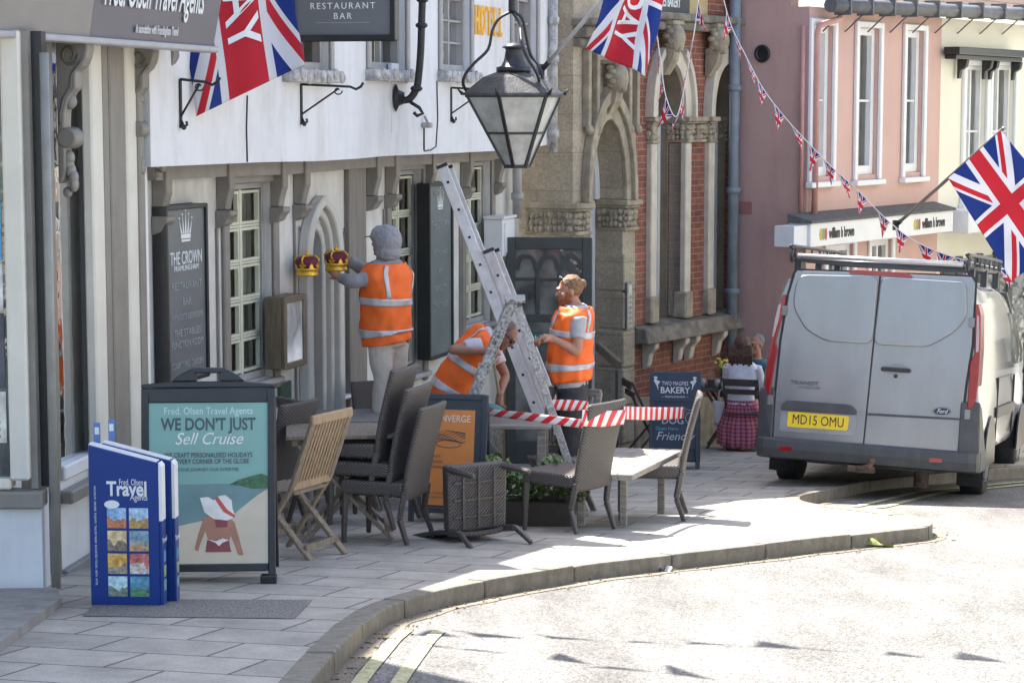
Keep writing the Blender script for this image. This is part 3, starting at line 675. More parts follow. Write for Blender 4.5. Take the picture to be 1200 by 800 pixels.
mb=MB(); zp=FB.uz(86,662)[1]; mb.box(.0,uC,-.05,-.001,zf,zp+.02); mb.build('plinth',mat('grey_rendered_plinth',(.25,.245,.235),.8,var=.15,scale=6,dirt=.4),shop,bevel=.01)
mb=MB()
for xl,xr,d in ((111,124,.07),(152,164,.06)): 
    a,b,c,dd=FB.rect(xl,xr,200,400,d); mb.box(a,b,-d,-.002,zp+.03,zsf)
mb.build('pilaster',shopcream,shop,bevel=.012)
mb=MB()
for xl,xr,d in ((124,131,.04),(133,149,.05),(166,172,.08)): 
    a,b,c,dd=FB.rect(xl,xr,200,400,d); mb.box(a,b,-d,-.002,zp+.03,zsf)
mb.build('pilaster_trim',shopgrey,shop,bevel=.01)
# scrolled brackets: profile in the (outward, z) plane
def sbracket(px,zt,sc=1.0,t=.13):
    u=FB.uz(px,120)[0]; mb=MB(); s=sc
    XS=.66
    prof=[(0,0),(.30,0),(.31,-.06),(.29,-.12),(.25,-.17),(.19,-.20),(.185,-.30),(.14,-.33),(.1,-.38),(.075,-.45),(.07,-.53),(.07,-.80),(.05,-.86),(0,-.88)]
    mb.prism([(-x*s*XS,zt+z*s) for x,z in prof],u,u+t,'x'); 
    o=mb.build('scroll_bracket',shopgrey,shop,bevel=.012,seg=2)
    b=MB()
    M=Matrix.Translation((u-.012,-.06*s,zt-.60*s))@Matrix.Rotation(R(90),4,'Y'); b.lathe([(.05*s,0),(.062*s,.012),(.062*s,.12),(.068*s,.13),(.062*s,.15),(.05*s,.155)],20,(0,0,0),M); b.build('roundel',shopgrey,o); b=MB()
    for k in range(6): b.ball((u+t/2,-.06*s+.02*s*math.sin(k),zt-(.38+.09*k)*s if k<1 else zt-(.68+.04*k)*s),(t*.42,(.045-.004*k)*s,.05*s),10,6)
    b.ball((u+t/2,-.035*s,zt-.93*s),(.03,.03*s,.035*s),10,6)
    b.build('scroll',shopgrey,o)
    v=MB(); v.tube([(u-.004,-(.09+.055*math.cos(a)*(1-a/14))*s,zt-(.1+.065*math.sin(a)*(1-a/14))*s) for a in [i*.45 for i in range(18)]],.009,6); 
    v.tube([(u-.004,-x*s*XS,zt+z*s) for x,z in ((.25,-.14),(.15,-.22),(.14,-.29),(.07,-.36),(.035,-.45),(.03,-.52))],.008,6); v.build('scroll_groove',mat('shop_shadow_paint',(.15,.14,.13),.5),o)
for px in (66,149,174): sbracket(px,zsf+.0,1.0 if px<100 else .93)
mb=MB(); mb.box(-.04,-.001,-.02,.22,zf,zsf); mb.build('corner_post',shopgrey,shop,bevel=.01)
# corner post / down pipe
q=G(66,689); pipe('drain_pipe','grey-green painted drainpipe at the corner of the travel shop',q,.027,q.z,q.z+3.08,mat('pipe_paint',(.3,.3,.27),.4,var=.15,scale=5,dirt=.5,dscale=4,dcol=(.2,.15,.1)),collars=0)
# section A: facing down the street
zA=FA.z0
def Az(px,py): return FA.uz(px,py)[1]
a0=-1.2; a1=FA.uz(46,500)[0]
dzA=shop.location.z; 
shA=thing('shop_side_bay','recessed side bay of the travel shop with low white panel and poster window','shop window',FA.org,FA.rz)
zs=Az(20,560); g0=-.1
mb=MB(); mb.box(a0,a1,.0,.2,g0,zs-.09); mb.build('stall_riser',shopwhite,shA)
mb=MB(); mb.box(a0,a1+.0,-.04,-.002,g0,FA.uz(20,665)[1]-.12); mb.build('plinth',shopgrey,shA,bevel=.01)
mb=MB(); mb.box(a0,a1+.02,-.07,.1,zs-.17,zs-.07); mb.build('sill',shopgrey,shA,bevel=.012)
mb=MB(); u=FA.uz(10,400)[0]; u2=FA.uz(32,400)[0]; u3=FA.uz(46,400)[0]
mb.box(u-.004,u2,-.03,.2,zs-.01,3.2); mb.box(a0,u,-.03,.1,zs-.065,zs+.0); mb.build('pilaster',shopcream,shA,bevel=.012)
mb=MB(); mb.box(u2,u3-.03,.02,.2,zs-.065,3.2); mb.build('pilaster_trim',shopgrey,shA)
mb=MB(); mb.box(u3-.03,u3+.03,.1,.22,zs-.065,3.2); mb.build('dark_joint',blackframe,shA)
mb=MB(); mb.box(a0,u,.05,.06,zs,3.2); g=mb.build('pane',glass,shA)
pc=[(.1,.35,.6),(.75,.75,.72),(.1,.1,.12),(.7,.68,.6),(.15,.5,.35)]
for k,(yt,yb) in enumerate(((235,305),(310,365),(368,455),(460,520),(140,228))):
    zt_,zb_=Az(3,yt),Az(3,yb); mb=MB(); mb.box(u-.3,u-.035,.044,.048,zb_,zt_); p_=mb.build('poster',mat('poster_%d'%k,pc[k],.4,var=.35,scale=9),shA)
    mb=MB(); 
    for j in range(3): mb.box(u-.27,u-.07,.040,.043,zb_+.03+j*.04,zb_+.045+j*.04)
    mb.build('poster_print',mat('print_dark',(.08,.09,.12),.5),p_)
# fascia
FF=Fac(FH.w(0,0,0).xy,17.9)
dF=.74; zbF=[FF.uz(px,py,dF)[1] for px,py in ((0,33),(120,42),(248,54))]
uR=FF.uz(250,50,dF)[0]; uM=FF.uz(105,35,dF)[0]; uL=FF.uz(-40,30,dF)[0]-1.5
fas=FF.root('shop_fascia','dark slate curved shop fascia board with white travel agent lettering','sign',uR,dF,FF.uz(248,54,dF)[1])
zo=fas.location.z-FF.z0
fr=mat('fascia_slate',(.105,.1,.125),.35,var=.08,scale=3); fl=mat('fascia_stone_grey',(.23,.215,.2),.4,var=.08,scale=3)
H=.95; sl_=.16
def zbot(u): # u relative to uR
    t=(u-(uL-uR))/(0-(uL-uR)); return 0+ (FF.uz(0,33,dF)[1]-zo)*(1-t)*.98
def fsec(name,ua,ub,m,y=-.0,th=.05):
    mb=MB(); A=[(ua,y,zbot(ua)),(ub,y,zbot(ub)),(ub,y+th,zbot(ub)),(ua,y+th,zbot(ua))]; B=[(ua,y-sl_,zbot(ua)+H),(ub+.08*(ub>-.01),y-sl_,zbot(ub)+H),(ub+.08*(ub>-.01),y-sl_+th,zbot(ub)+H),(ua,y-sl_+th,zbot(ua)+H)]
    mb.hexa(A,B); return mb.build(name,m,fas)
p1=fsec('lettered_panel',uM-uR,0,fr); p2=fsec('plain_panel',uL-uR,uM-uR-.002,fl)
mb=MB(); mb.hexa([(uL-uR,-.03,zbot(uL-uR)-.045),(.03,-.03,-.045),(.03,.1,-.045),(uL-uR,.1,zbot(uL-uR)-.045)],[(uL-uR,-.03,zbot(uL-uR)-.002),(.03,-.03,-.002),(.03,.1,-.002),(uL-uR,.1,zbot(uL-uR)-.002)]); mb.build('bottom_trim',mat('trim_pale',(.36,.36,.37),.35,var=.1),fas,bevel=.012,seg=2)
mb=MB(); mb.hexa([(uL-uR,.101,-.0),(0,.101,-.0),(0,dF-.02,0),(uL-uR,dF-.02,0)],[(uL-uR,.101,.05),(0,.101,.05),(0,dF-.02,.05),(uL-uR,dF-.02,.05)]); mb.build('soffit',shopgrey,fas)
Wt=-(uM-uR)
tilt=math.atan(sl_/H)
def ftext(t,px,py,size,m,xs):
    u,z=FF.uz(px,py,dF+.02); z-=zo; zz=z-zbot(u-uR); return text(t,size,m,p1,(u-uR,-sl_*zz/H-.012,z),rot=(R(90)-(-tilt)*1,0,0),xs=xs,bold=.003)
o1=ftext('Fred. Olsen Travel Agents',178,-5,.29,inkwhite,.5); o2=ftext('in association with Framlingham Travel',184,36,.075,mat('small_lettering',(.5,.5,.52),.5),.62)
wd=max(v.co.x for v in o1.data.vertices)-min(v.co.x for v in o1.data.vertices)
want=FF.uz(243,5,dF)[0]-FF.uz(130,5,dF)[0]; o1.scale.x=want/wd
wd=max(v.co.x for v in o2.data.vertices)-min(v.co.x for v in o2.data.vertices)
want=FF.uz(209,36,dF)[0]-FF.uz(160,36,dF)[0]; o2.scale.x=want/wd
# upper mass of the shop building (unseen, outline shaped to cast the near shadow)
um_=MB(); FHo=FH
ua=sil(427,770)[0]; print('gable',sil(427,770),sil(555,800))
um_.box(0,0.01,0,0.01,0,0.01)
bb=thing('shop_shadow_storeys','unseen upper storeys above the travel agent fascia, outlined to cast the near street shadow','building',FH.org,FH.rz)
mb=MB(); 
ua,z427=sil(427,770,dz=-.1); u5,z5=sil(555,800,dz=-.1); u47,z47=sil(470,733,dz=-.1); u51,z51=sil(513,695); print('SHOP',(ua,z427),(u5,z5),(u47,z47),(u51,z51),u_s,roofpts)
zq=fas.location.z-FH.z0+.4; mb.prism([(-9,zq),(u_s-.03,zq),(u_s-.03,rp[0][1]),(u51,z51),(u47,z47),(ua,z427),(u5,z5),(2*u5-ua,2*z5-z427),(-9,2*z5-z427)],-HU,6); mb.build('wall',white_render,bb)
# doorstep
sheet('doorstep',[tuple(G(x,y,.05).xy) for x,y in ((-90,690),(66,688),(72,700),(0,752),(-90,812))],mat('worn_step',(.25,.24,.225),.8,var=.2,scale=8,bump=.4,dirt=.5,dscale=3),.05)
bpy.data.objects['doorstep'].modifiers.new('s','SOLIDIFY').thickness=.07
# ================================================================ BAKERY BUILDING
FK=Fac((.665,23.42),34.0)
bak=FK.root('bakery_building','Victorian stone and red brick building with pointed arched windows','building',0,0,0); bak['zoff']=0
def K_(px,py,d=0): return FK.uz(px,py,d)
uEnd=K_(873,300)[0]; gk0=FK.g(0)-.3; gkE=FK.g(uEnd)-.4; ztK=K_(760,-60)[1]+2.5
dL,dR=K_(690,200)[0],K_(730,200)[0]
W1=(K_(767,260)[0],K_(800,260)[0]); W2=(K_(834,260)[0],K_(866,260)[0])
zcap=K_(720,235)[1]; zcapb=K_(720,272)[1]; zwc=K_(810,137)[1]; zwcb=K_(810,167)[1]
zsl=K_(805,372)[1]; zslb=K_(805,392)[1]
uBr=K_(744,300)[0]
ap_d=K_(708,140)[1]; ap_w=K_(783,72)[1]
def pointed(ul,ur,zs,za,n=9):
    um=(ul+ur)/2; hw=(ur-ul)/2; h=za-zs; out=[]
    # arcs centred so both reach apex
    r=(hw*hw+h*h)/(2*hw)
    for i in range(n+1):
        z=h*math.sin(i/n*math.pi/2); x=hw*(1-(z/h)**2.3)**.55 if i<n else 0; out.append((x,zs+z))
    return um,out
def wall_arch(mb,ul,ur,zs,za,ztop,y0,y1):
    um,A=pointed(ul,ur,zs,za)
    for s in (-1,1):
        e=ul if s<0 else ur
        for (x0,z0),(x1,z1) in zip(A,A[1:]):
            mb.prism([(um+s*x0,z0),(e,z0),(e,z1),(um+s*x1,z1)],y0,y1)
    mb.box(ul,ur,y0,y1,za,ztop)
# stone pier part
mb=MB(); T=.55
mb.box(0,dL,0,T,gk0,ztK); wall_arch(mb,dL,dR,zcap,ap_d,ztK,0,T); mb.box(dR,uBr,0,T,gk0,ztK); mb.box(-.0,.3,T,3,gk0,ztK)
mb.build('stone_wall',stone,bak)
# brick part
mb=MB()
for a,b in ((uBr,W1[0]),(W1[1],W2[0]),(W2[1],uEnd)): mb.box(a,b,.03,T,zsl,ztK)
for a,b in (W1,W2): wall_arch(mb,a,b,zwc,ap_w,ztK,.03,T)
mb.box(uBr,uEnd,.03,T,gkE-.2,zslb); mb.build('brick_wall',brick,bak)
mb=MB(); mb.box(uBr,uEnd+.03,.12,T,zslb,zsl); mb.hexa([(uBr,-.2,zslb),(uEnd+.05,-.2,zslb),(uEnd+.05,.12,zslb),(uBr,.12,zslb)],[(uBr,-.14,zsl-.03),(uEnd+.05,-.14,zsl-.03),(uEnd+.05,.12,zsl),(uBr,.12,zsl)]); mb.build('sill_course',stone_dark,bak,bevel=.012)
# plinth
mb=MB(); zp=K_(830,470)[1]; mb.hexa([(uBr,-.03,gk0),(uEnd,-.03,gkE),(uEnd,.03,gkE),(uBr,.03,gk0)],[(uBr,-.03,zp+.25),(uEnd,-.03,zp-.05),(uEnd,.029,zp-.05),(uBr,.029,zp+.25)]); mb.build('plinth',stone_trim,bak,bevel=.01)
# brackets under the sill
for px in (757,793,806,838):
    u=K_(px,400)[0]; mb=MB(); mb.prism([(.028,zslb-.002),(-.16,zslb-.002),(-.15,zslb-.07),(-.08,zslb-.14),(-.05,zslb-.28),(.028,zslb-.33)],u-.05,u+.05,'x'); mb.build('sill_bracket',stone_light,bak,bevel=.01)
# pale stone dressings round windows
mb=MB(); e=.14
strips=[(W1[0]-e,W1[0]),(W1[1],W1[1]+e),(W2[0]-e,W2[0]),(W2[1],W2[1]+e*.8)]
for a,b in strips: mb.box(a,b,-.04,.20,zsl+.02,zwcb); mb.box(a,b,-.04,.029,zwc,zwc+.02)
mb.build('window_dressing',stone_light,bak,bevel=.012)
mb=MB()
for a,b in strips: mb.box(a-.02,b+.02,-.07,.12,zsl+.001,zsl+.32)
mb.build('dressing_base',stone_trim,bak,bevel=.02)
mb=MB()
for a,b in (W1,W2):
    um,A=pointed(a,b,zwc,ap_w); B=pointed(a-e,b+e,zwc,ap_w+e*1.3)[1]; C=pointed(a-e-.05,b+e+.05,zwc,ap_w+e*1.3+.09)[1]
    for s in (-1,1):
        for i in range(len(A)-1):
            mb.prism([(um+s*A[i][0],A[i][1]),(um+s*B[i][0],B[i][1]),(um+s*B[i+1][0],B[i+1][1]),(um+s*A[i+1][0],A[i+1][1])],-.04,.029)
            if i<6: mb.prism([(um+s*B[i][0],B[i][1]),(um+s*C[i][0],C[i][1]),(um+s*C[i+1][0],C[i+1][1]),(um+s*B[i+1][0],B[i+1][1])],-.09,.028)
mb.build('arch_moulding',stone_light,bak)
# white window frames deep in the reveals, panes
for a,b in (W1,W2):
    mb=MB(); mb.box(a,a+.07,.30,.36,zsl,zwc+.35); mb.box(b-.07,b,.30,.36,zsl,zwc); mb.box(a+.07,b-.07,.30,.36,zsl,zsl+.08); mb.box(a+.07,b-.07,.30,.36,zwc-.03,zwc+.03); w=mb.build('window',whitepaint,bak,bevel=.008)
    mb=MB(); mb.box(a,b,.37,.38,zsl,ap_w); mb.build('pane',glass,w)
# door frame
mb=MB(); mb.box(dL,dL+.1,.36,.44,gk0,zcap+.2); mb.box(dR-.1,dR,.36,.44,gk0,zcap); mb.box(dL+.1,dR-.1,.36,.44,zcap-.25,zcap-.1)
um,A=pointed(dL,dR,zcap,ap_d); B=pointed(dL+.09,dR-.09,zcap,ap_d-.12)[1]
for s in (-1,1):
    for i in range(len(A)-1): mb.prism([(um+s*A[i][0],A[i][1]),(um+s*B[i][0],B[i][1]),(um+s*B[i+1][0],B[i+1][1]),(um+s*A[i+1][0],A[i+1][1])],.3,.36-.002)
w=mb.build('door_frame',whitepaint,bak,bevel=.008)
mb=MB(); mb.box(dL,dR,.45,.46,gk0,ap_d); mb.build('door_glass',glass,w)
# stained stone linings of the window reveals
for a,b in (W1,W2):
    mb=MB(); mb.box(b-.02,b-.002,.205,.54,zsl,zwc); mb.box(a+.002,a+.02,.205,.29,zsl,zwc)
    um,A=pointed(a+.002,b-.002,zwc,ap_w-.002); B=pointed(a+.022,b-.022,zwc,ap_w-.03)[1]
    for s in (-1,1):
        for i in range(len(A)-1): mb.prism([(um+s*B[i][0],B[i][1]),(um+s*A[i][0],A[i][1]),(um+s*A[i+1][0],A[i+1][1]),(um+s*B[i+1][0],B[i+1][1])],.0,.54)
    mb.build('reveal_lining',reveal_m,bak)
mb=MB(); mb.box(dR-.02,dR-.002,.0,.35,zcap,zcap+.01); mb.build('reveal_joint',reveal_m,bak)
# carved capitals
def capital(mbT,mbC,a,b,zb_,zt_,out,depth,sidewrap=False,seed=1):
    h=zt_-zb_
    mbT.box(a-.03,b+.03,-out-.05,depth,zt_-h*.18,zt_); mbT.box(a-.015,b+.015,-out-.02,depth,zt_-h*.26,zt_-h*.18-.001); mbT.box(a-.01,b+.01,-out-.015,depth,zb_,zb_+h*.12)
    mbC.box(a,b,-out+.03,depth-.01,zb_+h*.12,zt_-h*.26)
    rnd=random.Random(seed); n=max(3,int((b-a)/.05))
    for i in range(n):
        for j in range(3):
            x=a+(b-a)*(i+.5)/n+rnd.uniform(-.01,.01); z=zb_+h*(.2+.2*j)+rnd.uniform(-.01,.01); r=rnd.uniform(.02,.04); mbC.ball((x,-out+.02,z),(r,r*1.1,r*1.2),7,5)
    m=int((depth+out)/.06)
    for s_,xx in ((0,a+.0),(1,b)):
        for i in range(m):
            for j in range(3):
                y=-out+.04+(depth+out-.05)*(i+.5)/m; z=zb_+h*(.2+.2*j)+rnd.uniform(-.012,.012); r=rnd.uniform(.022,.042); mbC.ball((xx,y,z),(r,r*1.1,r*1.1),7,5)
t_=MB(); c_=MB()
capital(t_,c_,-.005,dL,zcapb,zcap,.03,.62,seed=2); capital(t_,c_,dR,uBr+.02,zcapb,zcap,.03,.34,seed=3)
for i,(a,b) in enumerate(strips): capital(t_,c_,a-.0,b,zwcb,zwc,.05,.3 if i in(1,3) else .2,seed=5+i)
capital(t_,c_,strips[1][1]+.03,strips[2][0]-.03,zwcb,zwc,.0,.1,seed=11)
o=t_.build('capital_moulding',stone_trim,bak,bevel=.008); c_.build('carved_foliage',stone_trim,o)
# rusticated quoins on the pier
mb=MB(); 
h=.44; z=gk0+.3; k=0
while z+h<zcapb-.05:
    mb.box(dR-.012,uBr-.03,-.03,.33,z+.012,z+h-.012); mb.box(-.03,dL+.012,-.03,.6,z+.012,z+h-.012); z+=h
mb.build('quoin',stone,bak,bevel=.012)
# gothic blind panels above the door
mb=MB(); zt=K_(700,58)[1]
for uc in (K_(684,100)[0],K_(694,100)[0],K_(732,100)[0],K_(741,100)[0]):
    mb.box(uc-.03,uc+.03,-.09,-.001,K_(700,150)[1],zt); mb.ball((uc,-.08,K_(700,150)[1]-.02),(.05,.05,.06),8,6)
um,A=pointed(dL-.1,dR+.1,zcap,ap_d+.18); B=pointed(dL,dR,zcap,ap_d)[1]; Cc=pointed(dL-.17,dR+.17,zcap,ap_d+.32)[1]
for s in (-1,1):
    for i in range(len(A)-1):
        mb.prism([(um+s*B[i][0],B[i][1]),(um+s*A[i][0],A[i][1]),(um+s*A[i+1][0],A[i+1][1]),(um+s*B[i+1][0],B[i+1][1])],-.06,-.001)
        mb.prism([(um+s*A[i][0],A[i][1]),(um+s*Cc[i][0],Cc[i][1]),(um+s*Cc[i+1][0],Cc[i+1][1]),(um+s*A[i+1][0],A[i+1][1])],-.11,-.002)
mb.build('hood_moulding',stone_trim,bak,bevel=.01)
# carved heads as keystones
for n_,(px,py) in enumerate(((724,92),(791,45),(843,48))):
    u,z=K_(px,py,.15); mb=MB(); s=1.15
    mb.ball((u,-.15,z),(.1*s,.11*s,.15*s),12,9); mb.ball((u,-.25,z-.02),(.02,.03,.04),8,6); mb.ball((u,-.22,z-.1),(.05,.05,.06),8,6)
    mb.box(u-.13,u+.13,-.2,-.0,z+.16,z+.2); 
    for k in range(16): a=k*.4; mb.ball((u+.1*math.cos(a)*s,-.1-.04*(k%2),z+.12*math.sin(a)*s+.03),(.032,.05,.036),8,6)
    mb.prism([(-.0,z-.1),(-.2,z-.05),(-.16,z-.25),(-.05,z-.42),(0,z-.42)],u-.07,u+.07,'x')
    mb.build('carved_head',stone_trim,bak)
# cornices
mb=MB()
z1=K_(700,30)[1]; z0=K_(700,52)[1]; mb.box(-.05,K_(756,40)[0],-.28,-.001,z1-.02,z1+.06); mb.box(-.03,K_(754,40)[0],-.2,-.001,z0+.06,z1-.021); mb.box(-.01,K_(752,40)[0],-.1,-.001,z0-.04,z0+.059)
z1=K_(800,17)[1]; z0=K_(800,26)[1]; mb.box(K_(757,30)[0],uEnd,-.16,.029,z0,z1); mb.box(K_(757,30)[0],uEnd,-.1,.029,z0-.1,z0-.001)
mb.build('cornice',stone_dark,bak,bevel=.015)
bsg=FK.root('bakery_fascia_sign','dark slate board high on the stone front reading bakery name in white','sign',(K_(751,5,.1)[0]+K_(846,5,.1)[0])/2,0,z1+.002)
W=(K_(812,5,.1)[0]-K_(751,5,.1)[0])/2; C0=(K_(812,5,.1)[0]+K_(751,5,.1)[0])/2-(K_(751,5,.1)[0]+K_(846,5,.1)[0])/2
mb=MB(); mb.box(C0-W,C0+W,-.06,.02,.003,.55); p_=mb.build('panel',mat('bakery_slate',(.06,.07,.075),.4),bsg,bevel=.004)
o=text('TWO MAGPIES BAKERY',.17,inkwhite,p_,(C0-.08,-.064,.12),bold=.003); wd=max(v.co.x for v in o.data.vertices)*2; o.scale.x=W*1.5/wd
mb=MB(); mb.box(C0+W+.003,C0+W+.45,-.05,.02,.003,.5); mb.build('ochre_panel',mat('ochre_board',(.45,.35,.18),.6),bsg)
# dark gothic traceried door leaf standing open before the stone pier
YD=22.35; A=atd(593,278,YD); B=atd(694,278,YD-.12); gd=gz((A.x+B.x)/2,YD)
sb=thing('gothic_glass_door','dark grey door leaf with glazed gothic tracery beside the bearded worker','door',((A.x+B.x)/2,YD-.06,gd),math.atan2(B.y-A.y,B.x-A.x)); W=(B-A).length/2; H=A.z-gd
dg_=mat('charcoal_door_paint',(.06,.068,.068),.4,var=.1,scale=4)
mb=MB()
for a,b in ((-W,-W+.1),(W-.1,W)): mb.box(a,b,-.03,.03,0,H)
zt0=atd(640,282,YD).z-gd; zb0=atd(640,372,YD).z-gd; zk=atd(640,388,YD).z-gd; zr=atd(640,325,YD).z-gd
mb.box(-W+.1,W-.1,-.03,.03,H-.12,H); mb.box(-W+.1,W-.1,-.03,.03,zb0-.04,zb0+.04); mb.box(-W+.1,W-.1,-.03,.03,0,.25); mb.box(-W+.1,W-.1,-.03,.03,zk-.12,zk-.03)
wi=(2*W-.2)/3
for k in range(1,3): mb.box(-W+.1+wi*k-.022,-W+.1+wi*k+.022,-.025,.025,zb0+.04,zr+.08)
mb.box(-W+.1,W-.1,-.02,.02,zr-.03,zr)
mb.build('frame',dg_,sb,bevel=.006)
mb=MB()
for k in range(3):
    c=-W+.1+wi*(k+.5); hw=wi/2-.02
    for s in (-1,1):
        P0=[(c+s*hw*(1-(t/8)**1.8)**.8 if t<8 else c,zr+.08+(H-.2-zr-.08)*math.sin(t/8*math.pi/2)) for t in range(9)]
        for (x0,z0),(x1,z1) in zip(P0,P0[1:]):
            mb.beam((x0,0,z0),(x1,0,z1),.045,.04,up=(0,1,0))
mb.build('tracery',dg_,sb)
mb=MB(); mb.box(-W+.1,W-.1,-.004,.004,.25,H-.12); mb.build('pane',glassmat('door_glass_dim',(.07,.075,.07),.06,.02,1.8),sb)
mb=MB(); mb.box(-W+.12,W-.12,-.036,-.0305,zk-.11,zk-.02); tp=mb.build('name_strip',mat('teal_strip',(.02,.2,.19),.4),sb); text('sushi bar',.085,inkwhite,tp,(-.1,-.038,zk-.065))
mb=MB(); mb.box(-W-.03,-W-.002,-.04,.04,0,H); mb.build('hinge_stile',mat('ochre_edge',(.2,.16,.08),.6),sb)
# keypad, handrail, drain pipe
u,z=K_(737,386,.05); r=FK.root('entry_keypad','vertical steel door entry panel on the stone pier','keypad',u,.03,z); H=K_(737,330)[1]-z
mb=MB(); mb.box(-.06,.06,-.03,-.002,0,H); p_=mb.build('plate',mat('steel_plate',(.22,.23,.23),.35,metal=.6),r,bevel=.005)
mb=MB()
for i in range(7):
    for j in (-1,1): mb.box(j*.025-.012,j*.025+.012,-.035,-.0305,.03+i*.06,.055+i*.06)
mb.box(-.035,.035,-.035,-.0305,H-.13,H-.03); mb.build('button',mat('pale_button',(.55,.55,.5),.4),p_)
q=FK.w(K_(858,200,.08)[0],0,.1); pipe('bakery_drainpipe','blue-grey square drainpipe between the brick building and pink house',q,.07,gz(q.x,q.y),5,pipe_m,collars=6)
hr=MB(); A=atd(700,405,22.6); B=atd(726,428,22.3); r=thing('handrail','short dark timber handrail beside the stone pier','handrail',(A.x,A.y,gz(A.x,A.y)))
hr.beam((0,0,A.z-r.location.z),tuple(B-r.location),.06,.1); hr.build('rail',wood_d,r,bevel=.01); hr=MB(); hr.beam(tuple(B-r.location-Vector((.03,0,.05))),(B.x-r.location.x-.03,B.y-r.location.y,0),.03,.03); hr.build('post',iron,r)
# ================================================================ PINK + CREAM HOUSES
pc_=G(945,512).xy; D=25.9
cx_=(945-600)/F*D*1.0; FP=Fac((cx_,D),35.0)
pk=FP.root('pink_house','pink rendered corner house with tall white sash windows','house',0,0,0); pk['zoff']=0
P_=lambda px,py,d=0: FP.uz(px,py,d)
uJ=P_(1101,150)[0]; ztP=P_(1000,12)[1]; gP=FP.g(uJ)-.5
wins=[(950,974,30,207),(1003,1028,33,205),(1059,1080,36,202)]
gw=[(968,998,287,345),(1019,1043,281,345),]
holes=[FP.rect(*w_) for w_ in wins+gw]
mb=MB(); wallholes(mb,0,uJ,gP,ztP,holes,.0,.25); mb.build('front_wall',pink_front,pk)
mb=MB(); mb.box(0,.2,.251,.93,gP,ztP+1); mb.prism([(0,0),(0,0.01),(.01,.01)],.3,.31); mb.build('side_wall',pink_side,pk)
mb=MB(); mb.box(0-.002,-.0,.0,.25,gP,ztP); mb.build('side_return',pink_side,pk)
for w_ in wins:
    w,(u0,u1,z0,z1)=window(FP,pk,*w_,0,.1,1,2,whitepaint,glassT,.09,.03)
    ar=MB(); e=.08
    ar.box(u0-e,u0-.002,-.05,-.001,z0-.06,z1+.08); ar.box(u1+.002,u1+e,-.05,-.001,z0-.06,z1+.08); ar.box(u0-.002,u1+.002,-.05,-.001,z1+.002,z1+.08); ar.box(u0-e-.03,u1+e+.03,-.1,-.001,z0-.13,z0-.061); ar.build('architrave',whitepaint,w,bevel=.01)
    cu_=MB(); c0=z0+.12; c1=(z0+z1)/2-.03
    cu_.grid(lambda a,b:(u0+.12+(u1-u0-.24)*a,.19+.008*math.sin(a*40),c0+(c1-c0)*b),40,1); cu_.build('curtain',mat('white_curtain',(.6,.6,.6),.8),w)
for w_ in gw:
    w,(u0,u1,z0,z1)=window(FP,pk,*w_,0,.08,2,1,whitepaint,glass2,.08,.03)
    ar=MB(); e=.08; ar.box(u0-e,u0-.002,-.04,-.001,z0,z1+.1); ar.box(u1+.002,u1+e,-.04,-.001,z0,z1+.1); ar.box(u0-.002,u1+.002,-.04,-.001,z1+.002,z1+.1); ar.build('architrave',whitepaint,w,bevel=.01)
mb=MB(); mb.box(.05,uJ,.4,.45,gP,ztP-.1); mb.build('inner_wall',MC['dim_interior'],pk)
# eaves gutter and roof over both
uZ=P_(1240,150)[0]
gt=MB(); gt.tube([(P_(975,8,.3)[0],-.28,P_(975,6,.3)[1]),(P_(1100,12,.3)[0],-.28,P_(1100,12,.3)[1]),(P_(1240,18,.3)[0],-.28,P_(1240,18,.3)[1])],.09,10)
o=gt.build('gutter',gutter_m,pk)
gt=MB()
for k in range(9): u=P_(990+k*26,8,.3)[0]; zz=P_(990+k*26,7+k,.3)[1]; gt.box(u-.015,u+.015,-.39,-.17,zz-.11,zz+.11); gt.beam((u,-.3,zz-.05),(u+.0,-.01,zz-.3),.015,.015)
gt.build('gutter_bracket',gutter_m,o)
rf=MB(); rf.hexa([(.3,-.3,ztP+.02),(uZ,-.3,ztP+.02),(uZ,5,ztP+2.8),(.3,5,ztP+2.8)],[(.3,-.3,ztP+.1),(uZ,-.3,ztP+.1),(uZ,5,ztP+2.9),(.3,5,ztP+2.9)]); rf.build('roof',roof_m,pk)
dp=MB(); u,z=P_(948,60,.06); dp.tube([(P_(992,8,.3)[0],-.28,P_(992,8,.3)[1]),(P_(985,20,.2)[0],-.2,P_(985,22,.2)[1]),(P_(960,30,.1)[0],-.1,P_(960,30,.1)[1]),(.07,-.07,P_(950,42)[1]),(.07,-.07,P_(950,262)[1])],.04,10); dp.build('downpipe',pinkpipe,pk)
dp=MB(); dp.tube([(-.04,.06,P_(942,30)[1]),(-.04,.06,P_(942,262)[1])],.03,8); dp.build('downpipe',pinkpipe,pk)
# round vent and airbrick on the side wall (side faces -x local)
vb=MB(); y_=.42; v0=P_(945,62)[1]; M=Matrix.Translation((-.002,.62,v0))@Matrix.Rotation(R(-90),4,'Y'); vb.lathe([(.10,0),(.11,.03),(.08,.05),(.07,.02)],16,(0,0,0),M); vb.build('round_vent',blackframe,pk)
vb=MB(); v0=P_(945,247)[1]; vb.box(-.012,-.003,.75,1.0,v0-.06,v0+.09); vb.build('air_brick',mat('air_brick_paint',(.36,.17,.145),.9,var=.3,scale=60,stretch=(1,1,1)),pk)
